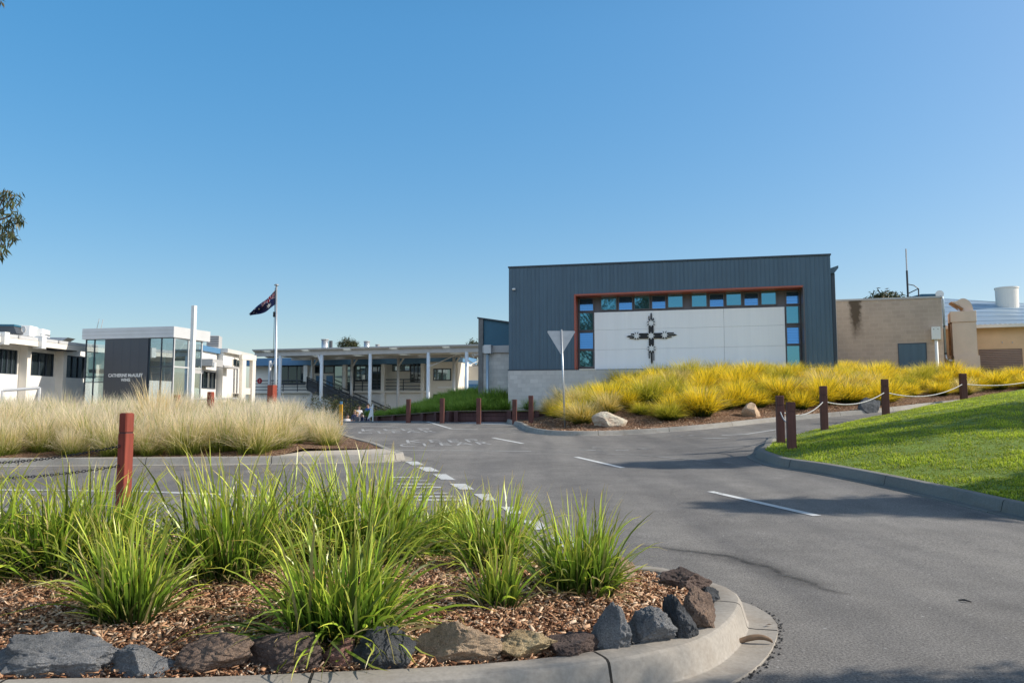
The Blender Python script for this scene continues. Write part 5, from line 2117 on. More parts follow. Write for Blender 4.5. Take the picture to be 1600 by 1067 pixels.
E = Frame("entrance_box", at(133.4, 514, 51.65), at(272.6, 510, 50.0), "flat-roofed glass entrance box with a charcoal panel lettered Catherine McAuley Wing", "building")
EW = E.L
_, zt = E.hit(272.6, 510)
_, zf = E.hit(272.6, 527)
zg = -0.6
ED = 3.6
fd = MB()
MB().box(-0.12, EW + 0.06, -0.12, ED + 0.12, zf, zt).build("roof", M['fascia'], E.e)
for q in (0.33, 0.66):
    zz = zf + (zt - zf) * q
    MB().box(-0.13, EW + 0.07, -0.132, -0.121, zz - 0.012, zz + 0.012).build("fascia_joint", M['fascia_grey'], E.e)
px0, _ = E.hit(164.5, 560)
px1, _ = E.hit(232, 560)
MB().box(px0, px1, -0.08, 0.25, zg, zf - 0.003).build("charcoal_panel", M['charcoal'], E.e)
for q in range(1, 5):
    xx = px0 + (px1 - px0) * q / 5
    MB().box(xx - 0.008, xx + 0.008, -0.084, -0.079, zg, zf - 0.004).build("panel_joint", M['trim_dark'], E.e)
_, ztr = E.hit(250, 572.5)
glass_field(E, 0.1, px0 - 0.03, zg, zf - 0.02, 0.05, [0, 0.43, 1], [0, 0.15, (ztr - 0.6 - zg) / (zf - zg), 1 - 0.45, 1], M['trim_dark'], M['clearglass'])
glass_field(E, px1 + 0.03, EW - 0.04, zg, zf - 0.02, 0.05, [0, 0.5, 1], [0, (ztr - zg) / (zf - zg), 1], M['trim_dark'], M['clearglass'])
# white door frame inside
dxa, _ = E.hit(253, 560)
MB().box(dxa, dxa + 0.1, 0.12, 0.2, zg, zf - 0.15).box(dxa + 0.1, EW - 0.12, 0.12, 0.2, zf - 0.3, zf - 0.15).build("inner_frame", M['white'], E.e)
# interior: floor slab at the first floor, back wall, ceiling
MB().box(0.15, EW - 0.15, 0.3, ED - 0.2, ztr - 0.35, ztr - 0.1).build("floor_slab", M['fascia_grey'], E.e)
MB().box(0.12, px1, ED - 0.1, ED, zg, zf - 0.02).build("back_wall", M['cream'], E.e)
# lettering
def sign_text(fr, s, cxpx, cypx, hpx, wpx, Y, mat, name="lettering"):
    uv, fs = text_mesh(s, 0.035)
    x0, _ = fr.hit(cxpx - wpx / 2, cypx, Y)
    x1, _ = fr.hit(cxpx + wpx / 2, cypx, Y)
    _, z0 = fr.hit(cxpx, cypx + hpx / 2, Y)
    _, z1 = fr.hit(cxpx, cypx - hpx / 2, Y)
    mb = MB()
    mb.v = [(x0 + (x1 - x0) * u, Y, z0 + (z1 - z0) * v) for u, v in uv]
    mb.f = fs
    return mb.build(name, mat, fr.e, fix=False)


sign_text(E, "CATHERINE McAULEY", 196.3, 586.2, 5.4, 54, -0.09, M['white'])
sign_text(E, "WING", 196, 593.4, 5.0, 14.5, -0.09, M['white'])
# sunny side face
E2 = Frame("entrance_box_side", at(272.6, 510, 50.0), at(321, 518, 53.4), "x", "x")
# merge into the entrance box: children of E
side_parts = []
_c0 = set(COL.objects)
SL = E2.L
glass_field(E2, 0.1, SL - 0.3, zg, zf - 0.02, 0.05, [0, 0.5, 1], [0, 0.12, (ztr - zg) / (zf - zg), 1], M['fascia'], M['clearglass'], 0.09)
br = MB()
for (a, b) in ((0.15, SL / 2 - 0.1), (SL / 2 + 0.1, SL - 0.35)):
    br.bar((a, 0.3, ztr + 0.1), (b, 0.3, zf - 0.2), 0.04)
    br.bar((b, 0.3, ztr + 0.1), (a, 0.3, zf - 0.2), 0.04)
    br.bar((a, 0.3, zg + 1.0), (b, 0.3, ztr - 0.2), 0.04)
    br.bar((b, 0.3, zg + 1.0), (a, 0.3, ztr - 0.2), 0.04)
br.build("brace", M['white'], E2.e)
MB().box(0.1, SL - 0.3, 0.07, 0.25, zg - 0.1, zg + 1.35).build("side_sill_wall", M['whitewall'], E2.e)
MB().box(-0.05, SL + 0.1, -0.07, 0.2, zf - 0.002, zf + 0.0).build("side_edge", M['fascia'], E2.e)
bpy.context.view_layer.update()
inv = wmat(E.e).inverted()
for o in [o for o in COL.objects if o.parent == E2.e]:
    o.matrix_basis = inv @ E2.e.matrix_basis
    o.parent = E.e
bpy.data.objects.remove(E2.e)

# ---- left wing, running away along its sunlit wall
L = Frame("classroom_wing", at(0, 560, 47.0), at(137, 560, 55.5), "two-storey white classroom wing with dark windows under a grey flat fascia roof", "building")
LX0, LX1 = -7.0, L.L + 0.4


def Lh(px, py, Y=0.0):
    return L.hit(px, py, Y)


_, zsill = Lh(60, 587)
_, zhead = Lh(60, 551)
_, zsof = Lh(60, 545)
zsill = Lh(20, 585)[1]
zhead = Lh(20, 546.5)[1]
# wall under and over the windows, piers between
MB().box(LX0, LX1, 0.0, 0.3, -0.6, zsill).build("wall", M['whitewall'], L.e)
MB().box(LX0, LX1, 0.0, 0.3, zhead, zhead + 0.9).build("wall", M['whitewall'], L.e)
MB().box(LX0, LX1, 2.2, 2.4, -0.6, zhead + 0.9).build("inner_wall", M['fascia_grey'], L.e)
for (a, b) in ((-3, 27.5), (39.5, 85), (95.5, 133.5)):
    x0, x1 = Lh(a, 570)[0], Lh(b, 570)[0]
    window(L, x0, x1, zsill, zhead, 0.16, 'glass', 0.06, M['trim_dark'], 0.1, glass=M['darkglass'], mullions=3)
for (a, b) in ((27.5, 39.5), (85, 95.5), (133.5, 138)):
    x0, x1 = Lh(a, 570)[0], Lh(b, 570)[0]
    MB().box(x0, x1, 0.002, 0.3, zsill - 0.001, zhead + 0.001).build("pier", M['cream'], L.e)
for a in (27.5, 85):
    x0 = Lh(a + 2, 570)[0]
    MB().box(x0, x0 + 0.35, -0.55, -0.002, -0.6, zhead + 0.6).build("fin", M['cream'], L.e)
# eave fascia and roof
_, zf0 = Lh(60, 541.5, -1.2)
_, zf1 = Lh(60, 528.0, -1.2)
MB().box(LX0, LX1 - 1.2, -1.25, 8, zf0 + 0.35, zf1).build("roof", M['fascia'], L.e)
MB().box(LX0, LX1 - 1.2, -1.27, -1.2, zf0, zf0 + 0.33).build("eave_beam", M['cream'], L.e)
for a in (2, 61):
    x0 = Lh(a, 535, -1.3)[0]
    MB().box(x0, x0 + 0.4, -1.5, -0.9, zf0 - 0.12, zf0 + 0.62).build("beam_end", M['white'], L.e)
for a in (29, 92):
    x0 = Lh(a, 530, -1.3)[0]
    MB().box(x0, x0 + 0.12, -1.33, -1.252, zf0 + 0.36, zf1 - 0.01).build("fascia_joint", M['fascia_grey'], L.e)
MB().box(Lh(95, 545, -1.0)[0], Lh(118, 545, -1.0)[0], -1.1, 0, zf0 - 0.05, zf0 + 0.1).build("awning", M['trim_dark'], L.e)
# low terrace rail and bench before the wing
for i, (a, b, ya) in enumerate(((4, 62, 610),)):
    p, q = at(a, ya, 44), at(b, ya - 4, 45)
    e = empty("terrace_rail", (p.x, p.y, -0.4))
    MB().tube([(0, 0, p.z + 0.4), (q.x - p.x, q.y - p.y, q.z + 0.4)], 0.09, 8).build("rail", M['fascia'], e)
    MB().tube([(q.x - p.x, q.y - p.y, -0.2), (q.x - p.x, q.y - p.y, q.z + 0.42)], 0.08, 8).build("post", M['fascia'], e)
    MB().tube([(0, 0, -0.2), (0, 0, p.z + 0.4)], 0.08, 8).build("post", M['fascia'], e)
    tag(e, "low pale terrace rail before the classroom wing", "rail")

# roof plant
def roof_unit(px0, py0, px1, py1, y, name, mat, label, cat, dy=1.4, rz=0.2):
    a, b = at(px0, py0, y), at(px1, py1, y)
    e = empty(name, (a.x, a.y, b.z), rz)
    w = (b.x - a.x)
    MB().cbox(0, w, 0, dy, -0.15, a.z - b.z, 0.02).build("casing", mat, e)
    tag(e, label, cat)
    return e, w, a.z - b.z


e, w, h = roof_unit(21, 508, 44, 521, 52, "air_conditioner", M['white'], "larger white air conditioner on the classroom wing roof, with a round fan", "air conditioner")
ring = []
for q in range(17):
    an = 2 * math.pi * q / 16
    ring.append((w * 0.62 + math.cos(an) * 0.13, -0.02, h * 0.5 + math.sin(an) * 0.2))
MB().tube(ring, 0.025, 6, cap=False).build("fan_grille", M['fascia_grey'], e)
e, w, h = roof_unit(45, 513, 64, 521.5, 53, "air_conditioner", M['white'], "smaller white air conditioner next to the larger one on the roof", "air conditioner")
MB().box(w * 0.42, w * 0.45, -0.012, 0.0, 0, h).build("casing_joint", M['fascia_grey'], e)
a, b = at(-40, 509, 51), at(22, 520, 51)
e = empty("roof_hood", (a.x, a.y, b.z), 0.1)
MB().prism([(0, 0), (b.x - a.x, 0), (b.x - a.x - 0.2, a.z - b.z), (0, a.z - b.z)], 'y', 0, 1.5).build("hood", M['charcoal'], e)
MB().box(0, b.x - a.x - 0.15, -0.05, 1.55, a.z - b.z, a.z - b.z + 0.12).build("blue_cap", M['teal'], e)
tag(e, "dark sloped roof hood with a blue top at the edge of the photo", "roof hood")
for (pa, pb, y, nm) in ((((28, 521), (64, 528)), 0, 53, "angled grey roof duct just below the white air conditioners"), (((66, 527), (104, 533)), 0, 56, "angled blue-grey roof duct nearest the glass entrance box")):
    a, b = at(*pa[0], y), at(*pa[1], y)
    e = empty("roof_duct", (a.x, a.y, b.z), 0.1)
    w = b.x - a.x
    MB().prism([(0, 0), (w * 0.75, 0), (w, a.z - b.z), (0, a.z - b.z)], 'y', 0, 1.2).build("duct", M['galv'], e)
    tag(e, nm, "roof duct", "angled roof ducts on the classroom wing")
for (pb, pt, y, lb) in (((150, 514), (155, 498), 54, "thin leaning aerial rod on the entrance box roof, the one nearer its left corner"), ((156.5, 514), (161, 499), 54, "second thin leaning aerial rod on the entrance box roof")):
    a, b = at(*pb, y), at(*pt, y)
    o = MB().tube([a - Vector((0, 0, 0.3)), b], 0.02, 6).build("aerial_rod", M['fascia_grey'])
    tag(o, lb, "aerial", "aerial rods on the entrance box")
e, w, h = roof_unit(323, 524, 341, 541.5, 60, "plant_box", M['fascia_grey'], "grey louvred plant box on the roof behind the entrance box", "plant box")
lv = MB()
for i in range(6):
    lv.box(0.02, w - 0.02, -0.02, 0.002, h * (i + 0.4) / 6.5, h * (i + 0.8) / 6.5)
lv.build("louvre_slat", M['charcoal'], e)

# ---- second wing beyond the entrance box
K = Frame("end_wing", at(321, 580, 54.0), at(377, 580, 62.0), "white end wing with a dark window bay beyond the glass entrance box", "building")


def Kh(px, py, Y=0.0):
    return K.hit(px, py, Y)


kx0, kx1 = Kh(320, 580)[0] - 0.8, Kh(377, 580)[0]
za_ = Kh(330, 551)[1]
zs = Kh(330, 607)[1]
zh = Kh(330, 580)[1]
wa, wb = Kh(319, 590)[0], Kh(344.5, 590)[0]
MB().box(kx0, wb + 0.2, 0.4, 5, -0.6, zs).build("wall", M['whitewall'], K.e)
MB().box(kx0, wb + 0.2, 0.4, 5, zh, Kh(330, 551, 0.4)[1]).build("wall", M['whitewall'], K.e)
window(K, wa, wb, zs, zh, 0.45, 'glass', 0.07, M['trim_dark'], 0.1, glass=M['darkglass'], mullions=3)
MB().box(wb + 0.0, wb + 0.2, 0.402, 0.6, zs - 0.001, zh + 0.001).build("pier", M['cream'], K.e)
MB().box(kx0, Kh(345, 545, 0.2)[0], 0.2, 5, Kh(335, 551, 0.2)[1], Kh(335, 543, 0.2)[1]).build("fascia", M['navy'], K.e)
MB().box(kx0, Kh(344, 565, -0.6)[0], -0.8, 0.39, Kh(325, 571, -0.6)[1], Kh(325, 560, -0.6)[1]).build("lower_roof", M['fascia_grey'], K.e)
MB().box(Kh(333, 565, -0.8)[0], Kh(336, 565, -0.8)[0], -0.9, -0.7, Kh(334, 574, -0.8)[1], Kh(334, 566, -0.8)[1]).build("beam_end", M['white'], K.e)
MB().box(Kh(344, 565, -0.6)[0], Kh(367, 575, -0.6)[0], -0.9, -0.1, Kh(350, 574, -0.6)[1], Kh(350, 571, -0.6)[1]).build("awning", M['fascia_grey'], K.e)
gx0, gx1 = Kh(348, 590)[0], Kh(377, 590)[0]
MB().box(gx0, gx1, 0.0, 6, -0.6, Kh(360, 553)[1]).build("gable_wall", M['whitewall'], K.e)
MB().box(gx0 - 0.1, gx1 + 2.0, -0.35, 6, Kh(360, 553)[1] + 0.003, Kh(360, 547)[1]).build("roof", M['roofgrey'], K.e)
wx0, wz1 = Kh(363, 560)
wx1, wz0 = Kh(375, 574)
window(K, wx0, wx1, wz0, wz1, -0.005, 'glass', 0.05, M['cream'], 0.06, glass=M['midglass'], mullions=1)
wx0, wz1 = Kh(362, 614)
wx1, wz0 = Kh(376, 634)
window(K, wx0, wx1, wz0, wz1, -0.005, 'glass', 0.05, M['cream'], 0.06, glass=M['darkglass'], mullions=1)
# portal frame of white columns
PFm = at(378, 600, 60), at(399, 600, 61)
pe = empty("portal_frame", (PFm[0].x, PFm[0].y, -0.5), math.atan2(PFm[1].y - PFm[0].y, PFm[1].x - PFm[0].x))
pw = (PFm[1] - PFm[0]).length
ph_ = at(378, 554, 60).z + 0.5
pb_ = at(378, 562, 60).z + 0.5
MB().box(0, 0.34, 0, 0.4, 0, pb_).build("column", M['cream'], pe)
MB().box(pw - 0.3, pw, 0, 0.4, 0, pb_).build("column", M['cream'], pe)
MB().box(-0.05, pw + 0.02, -0.02, 0.45, pb_, ph_).build("beam", M['cream'], pe)
MB().box(0.34, pw - 0.3, 0.1, 0.3, at(390, 616, 60).z + 0.5, at(390, 606, 60).z + 0.5).build("balcony_edge", M['cream'], pe)
tag(pe, "cream portal frame of two columns and a beam at the end wing's corner", "portal")
p = at(340, 624, 52)
q = at(371, 623, 53)
e = empty("terrace_rail", (p.x, p.y, -0.4))
MB().tube([(-1.6, 0, p.z + 0.4), (q.x - p.x, q.y - p.y, q.z + 0.42)], 0.08, 8).build("rail", M['fascia'], e)
MB().tube([(q.x - p.x, q.y - p.y, -0.2), (q.x - p.x, q.y - p.y, q.z + 0.45)], 0.09, 8).build("post", M['white'], e)
MB().tube([(0, 0, -0.2), (0, 0, p.z + 0.4)], 0.09, 8).build("post", M['white'], e)
tag(e, "white terrace rail in front of the end wing, behind the red bollards", "rail")

# ---- science wing
SC0, SC1 = at(395, 548, 70.3), at(752, 540, 64.2)
CN = Frame("covered_walkway", SC0, SC1, "long flat steel walkway roof on slim columns before the science wing", "walkway roof")
cw0, cw1 = 0, CN.L + 0.4
zt = CN.hit(500, 544.5)[1]
zb0 = CN.hit(500, 552.5)[1]
CDEP = 11.0
rm = MB()
# roof sheet with clear strips
strips = [(410, 438), (470, 500), (535, 565), (608, 642), (690, 720)]
xs_ = [(CN.hit(a, 550)[0], CN.hit(a + 12, 550)[0]) for a, b in strips]
cur = cw0
for (a, b) in xs_:
    MB().box(cur, a, 0, CDEP, zt - 0.12, zt).build("roof_sheet", M['roofgrey'], CN.e)
    cur = b
MB().box(cur, cw1, 0, CDEP, zt - 0.12, zt).build("roof_sheet", M['roofgrey'], CN.e)
mt = NT("translucent_sheet")
mt.set((0.8, 0.82, 0.8), 0.5)
tl = mt.n("ShaderNodeBsdfTranslucent")
tl.inputs[0].default_value = (0.85, 0.87, 0.85, 1)
mxx = mt.n("ShaderNodeMixShader")
mxx.inputs[0].default_value = 0.75
mt.l(mt.b.outputs[0], mxx.inputs[1])
mt.l(tl.outputs[0], mxx.inputs[2])
mt.l(mxx.outputs[0], mt.out.inputs[0])
for (a, b) in xs_:
    MB().box(a + 0.002, b - 0.002, 0, CDEP, zt - 0.1, zt - 0.01).build("clear_strip", mt.m, CN.e)
MB().box(cw0, cw1, -0.12, -0.002, zt - 0.06, zt + 0.05).build("gutter", M['fascia_grey'], CN.e)
def soffit(a, b, nm, mt_):
    MB().add([(a, 0.002, zt - 0.13), (b, 0.002, zt - 0.13), (b, 2.4, zb0 - 0.14), (a, 2.4, zb0 - 0.14)], [[0, 1, 2, 3]]).build(nm, mt_, CN.e)
cur = cw0
for (a, b) in xs_:
    soffit(cur, a, "front_soffit", M['roofgrey'])
    soffit(a, b + 0.35, "clear_strip", mt.m)
    cur = b + 0.35
soffit(cur, cw1, "front_soffit", M['roofgrey'])
MB().box(cw0, cw1, 0.3, 0.5, zb0 - 0.12, zt - 0.125).build("front_beam", M['fascia_grey'], CN.e)
MB().box(cw0, cw1, 6.4, 6.6, zb0 - 0.12, zt - 0.125).build("rear_beam", M['fascia_grey'], CN.e)
xx = cw0 + 0.6
while xx < cw1:
    MB().box(xx, xx + 0.1, 0.52, CDEP, zt - 0.3, zt - 0.125).build("purlin", M['fascia_grey'], CN.e)
    xx += 2.6
for px in (437, 502, 578, 669, 729):
    x = CN.hit(px, 600, 0.4)[0]
    MB().tube([(x, 0.4, -0.5), (x, 0.4, zb0 - 0.1)], 0.155, 10).build("column", M['column'], CN.e, smooth=True)
    if px in (502,):
        MB().bar((x, 0.4, zb0 - 1.0), (x - 0.35, 0.4, zb0 - 0.1), 0.2).build("strut", M['fascia'], CN.e)
for px in (421, 487.5, 549.5, 622, 709):
    x = CN.hit(px, 600, 6.5)[0]
    MB().tube([(x, 6.5, -0.5), (x, 6.5, zb0 - 0.1)], 0.14, 10).build("column", M['fascia'], CN.e, smooth=True)
    MB().bar((x, 6.5, zb0 - 0.9), (x + 0.55, 6.5, zb0 - 0.1), 0.14).build("strut", M['fascia'], CN.e)
for px in (669, 729):
    x = CN.hit(px, 600, 0.4)[0]
    MB().bar((x, 0.5, zb0 - 1.3), (x + 1.6, 3.4, zb0 - 0.05), 0.07).bar((x + 1.6, 3.4, zb0 - 0.05), (x + 3.0, 6.4, zb0 - 1.3), 0.07).build("strut", M['fascia'], CN.e)
# end truss
x = CN.hit(735, 550)[0]
tm = MB()
tm.bar((x, 0.5, zb0 - 0.45), (cw1, 0.5, zb0 - 0.1), 0.06)
for i in range(6):
    f0, f1 = i / 6, (i + 0.5) / 6
    tm.bar((x + (cw1 - x) * f0, 0.5, zb0 - 0.45 + 0.35 * f0), (x + (cw1 - x) * f1, 0.5, zb0 + 0.05), 0.045)
    tm.bar((x + (cw1 - x) * f1, 0.5, zb0 + 0.05), (x + (cw1 - x) * (f0 + 1 / 6), 0.5, zb0 - 0.45 + 0.35 * (f0 + 1 / 6)), 0.045)
tm.build("truss", M['fascia'], CN.e)
# roof vents behind
for (px, pt, pb, w, y, lb) in ((507.5, 531, 544, 0.36, 80, "tallest twin steel flue on the science wing roof"), (573, 534, 543, 0.3, 80, "short steel flue on the science wing roof, nearer the middle"), (590, 539, 543, 0.22, 80, "stub flue on the science wing roof")):
    a, b = at(px, pt, y), at(px, pb, y)
    e = empty("roof_flue", (b.x, b.y, b.z))
    MB().tube([(0, 0, -1.0), (0, 0, a.z - b.z)], w, 12).build("pipe", M['galv'], e, smooth=True)
    MB().tube([(0, 0, a.z - b.z - 0.02), (0, 0, a.z - b.z + 0.06)], w * 1.15, 12).build("cap", M['fascia_grey'], e)
    if w > 0.35:
        MB().tube([(0.62, 0, -1.0), (0.62, 0, a.z - b.z - 0.1)], w * 0.5, 10).build("pipe", M['charcoal'], e)
    tag(e, lb, "flue", "steel flues on the science wing roof")

S = Frame("science_wing", at(385, 600, 80.5), at(717, 600, 75.0), "two-storey cream science wing behind the covered walkway", "building")


def Sh(px, py, Y=0.0):
    return S.hit(px, py, Y)


sx0, sx1 = Sh(385, 600)[0], Sh(716, 600)[0]
zfl = Sh(560, 611)[1]   # first floor slab
zrt = Sh(560, 558)[1]
xr = Sh(671.5, 600)[0]
MB().box(sx0, xr, 0.9, 6, zfl, zrt).build("upper_wall", M['cream'], S.e)
MB().box(sx0, xr, 0.0, 5.9, -0.6, zfl).build("lower_wall", M['whitewall'], S.e)
MB().box(sx0, xr, -0.6, 6, zrt - 0.75, zrt).build("fascia", M['navy'], S.e)
MB().box(xr, sx1, -0.2, 6, -0.6, zrt - 0.6).build("end_block", M['cream'], S.e)
MB().box(xr - 0.1, sx1 + 0.1, -0.4, 6, zrt - 0.58, zrt + 0.02).build("end_fascia", M['navy'], S.e)
# white return wall past the corner
MB().box(sx1 + 0.003, sx1 + 1.9, 2.5, 6, -0.6, zrt - 0.9).build("return_wall", M['whitewall'], S.e)
rx, rz_ = Sh(738, 570, 5.0)
MB().box(sx1 + 1.9, Sh(760, 580, 5.0)[0], 5.0, 7, -0.6, Sh(740, 556, 5.0)[1]).build("return_wall", M['cream'], S.e)
x0, z1 = Sh(737, 571, 5.0)
x1, z0 = Sh(747, 593, 5.0)
window(S, x0, x1, z0, z1, 4.995, 'glass', 0.08, M['charcoal'], 0.05, glass=M['midglass'], mullions=1)
# upper windows
for (a, b, ya, yb, g, mu) in [(437, 477, 571, 601, M['darkglass'], 2), (492, 522, 572, 583, M['darkglass'], 1), (522, 537, 571, 611, M['midglass'], 0), (541, 554, 571, 611, M['midglass'], 1), (554, 580, 569, 596, M['midglass'], 2),
                              (581, 598, 569, 608, M['darkglass'], 1), (613, 641, 568, 580, M['midglass'], 2), (641, 659, 568, 597, M['darkglass'], 2)]:
    x0, z1 = Sh(a, ya, 0.85)
    x1, z0 = Sh(b, yb, 0.85)
    window(S, x0, x1, max(z0, zfl + 0.02), z1, 0.895, 'glass', 0.09, M['charcoal'], 0.06, glass=g, mullions=mu)
for (a, b) in ((494, 505), (510, 520)):
    x0, z1 = Sh(a, 587, 0.85)
    x1, _ = Sh(b, 587, 0.85)
    MB().box(x0, x1, 0.83, 0.895, zfl, z1).build("door", M['navy'], S.e)
for (a, b) in ((475, 481), (536, 541), (596, 601.5), (658, 663)):
    x0, _ = Sh(a, 590, -0.3)
    x1, _ = Sh(b, 590, -0.3)
    MB().box(x0, x1, -0.45, -0.002, -0.6 if a > 500 else zfl + 1.0, Sh(a, 566, -0.3)[1]).build("pier", M['whitewall'], S.e)
# end block window
x0, z1 = Sh(677.5, 576, -0.2)
x1, z0 = Sh(705, 594.5, -0.2)
window(S, x0, x1, z0, z1, -0.205, 'glass', 0.1, M['charcoal'], 0.08, glass=M['midglass'], mullions=1)
x0, z1 = Sh(677, 616, -0.2)
x1, z0 = Sh(705, 634, -0.2)
window(S, x0, x1, z0, z1, -0.205, 'glass', 0.1, M['charcoal'], 0.08, glass=M['darkglass'], mullions=1)
# balcony rails
rl = MB()
for (a, b) in ((398, 487), (536, 596), (602, 658)):
    x0, x1 = Sh(a, 600, -0.1)[0], Sh(b, 600, -0.1)[0]
    for zz in (0.12, 0.45, 0.8, 1.08):
        rl.box(x0, x1, -0.12, -0.06, zfl + zz, zfl + zz + (0.07 if zz < 1 else 0.1))
    n = max(2, int((x1 - x0) / 1.6))
    for i in range(n + 1):
        xq = x0 + (x1 - x0) * i / n
        rl.box(xq - 0.04, xq + 0.04, -0.059, -0.003, zfl, zfl + 1.15)
rl.build("balcony_railing", M['charcoal'], S.e)
MB().box(sx0, xr, -0.5, -0.001, zfl - 0.18, zfl - 0.002).build("balcony_slab", M['cream'], S.e)
# hose reel
x, z = Sh(406.5, 595, -0.2)
ring = [(x + math.cos(2 * math.pi * q / 16) * 0.17, -0.3, z + math.sin(2 * math.pi * q / 16) * 0.17) for q in range(17)]
hr = empty("hose_reel", S.e.matrix_basis @ Vector((x, -0.3, z)), S.rz)
rg = MB().tube([(math.cos(2 * math.pi * q / 16) * 0.2, 0, math.sin(2 * math.pi * q / 16) * 0.2) for q in range(17)], 0.09, 8, cap=False).build("coil", M['flagred'], hr, smooth=True)
MB().tube([(0, 0.28, 0), (0, -0.05, 0)], 0.06, 8).build("hub", M['flagred'], hr)
tag(hr, "round red fire hose reel on the upper cream wall", "hose reel")
# stair
st_a, st_b = Sh(484, 606, -2.5), Sh(600, 657, -2.5)
stm = MB()
N = 18
for i in range(N):
    f = i / N
    xa = st_a[0] + (st_b[0] - st_a[0]) * f
    za = st_a[1] + (st_b[1] - st_a[1]) * f - 0.05
    stm.box(xa, xa + (st_b[0] - st_a[0]) / N + 0.05, -3.0, -0.6, za - 0.2, za)
stair = stm.build("stair", M['cream'], S.e)
inf = MB()
inf.add([(st_a[0], -3.06, st_a[1] - 0.25), (st_b[0], -3.06, st_b[1] - 0.25), (st_b[0], -3.06, st_b[1] + 0.95), (st_a[0], -3.06, st_a[1] + 0.95)], [[0, 1, 2, 3]])
inf.build("stair_panel", M['charcoal'], stair)
rm_ = MB()
for yy in (-3.12, -0.62):
    for up in (0.35, 0.7, 1.05):
        rm_.bar((st_a[0], yy, st_a[1] + up), (st_b[0], yy, st_b[1] + up), 0.09)
    for i in range(8):
        f = i / 7
        xq = st_a[0] + (st_b[0] - st_a[0]) * f
        zq = st_a[1] + (st_b[1] - st_a[1]) * f
        rm_.bar((xq, yy, zq - 0.1), (xq, yy, zq + 1.05), 0.06)
rm_.build("stair_railing", M['charcoal'], stair)
# wall lettering; the first line is too small to read and is kept as faint marks
sign_text(S, "SCIENCE WING", 569, 623.3, 3.2, 24, -0.02, M['panel'])
mk = MB()
rs = random.Random(3)
xq = 552.0
while xq < 586:
    wq = rs.uniform(0.9, 1.7)
    if not 567.5 < xq < 569:
        x0, z1 = Sh(xq, 617.2, -0.02)
        x1, z0 = Sh(xq + wq * 0.7, 620.4, -0.02)
        mk.box(x0, x1, -0.021, -0.015, z0, z1)
    xq += wq + 0.45
mk.build("lettering", M['panel'], S.e)
mk = MB()
xq = 684.0
while xq < 704.5:
    wq = rs.uniform(0.9, 1.6)
    if not 694 < xq < 695.2:
        x0, z1 = Sh(xq, 603.6, -0.22)
        x1, z0 = Sh(xq + wq * 0.7, 606.6, -0.22)
        mk.box(x0, x1, -0.221, -0.215, z0, z1)
    xq += wq + 0.4
mk.build("lettering", M['panel'], S.e)
# blue cabinet and outdoor seats near the corner
p = at(740, 606, 60)
e = empty("blue_cabinet", (p.x, p.y, p.z - 0.6))
MB().cbox(-0.42, 0.5, 0, 0.5, -1.5, at(740, 594, 60).z - p.z + 0.6, 0.02).build("casing", M['bluesteel'], e)
MB().box(-0.38, 0.46, -0.012, -0.001, 0.1, 0.9).build("door", M['navy'], e)
tag(e, "blue steel cabinet behind the green bank beside the block annex", "cabinet")

# ------------------------------------------------------------------ timber retaining wall
A0 = at(584, 656, 42.0)
B0 = at(706, 655, 36.6)
C0 = at(850, 655, 36.0)
rw = empty("retaining_wall", (B0.x, B0.y, G(B0.x, B0.y) - 0.1))
tag(rw, "low purple-brown timber sleeper wall with a corner, holding the green bank", "retaining wall")


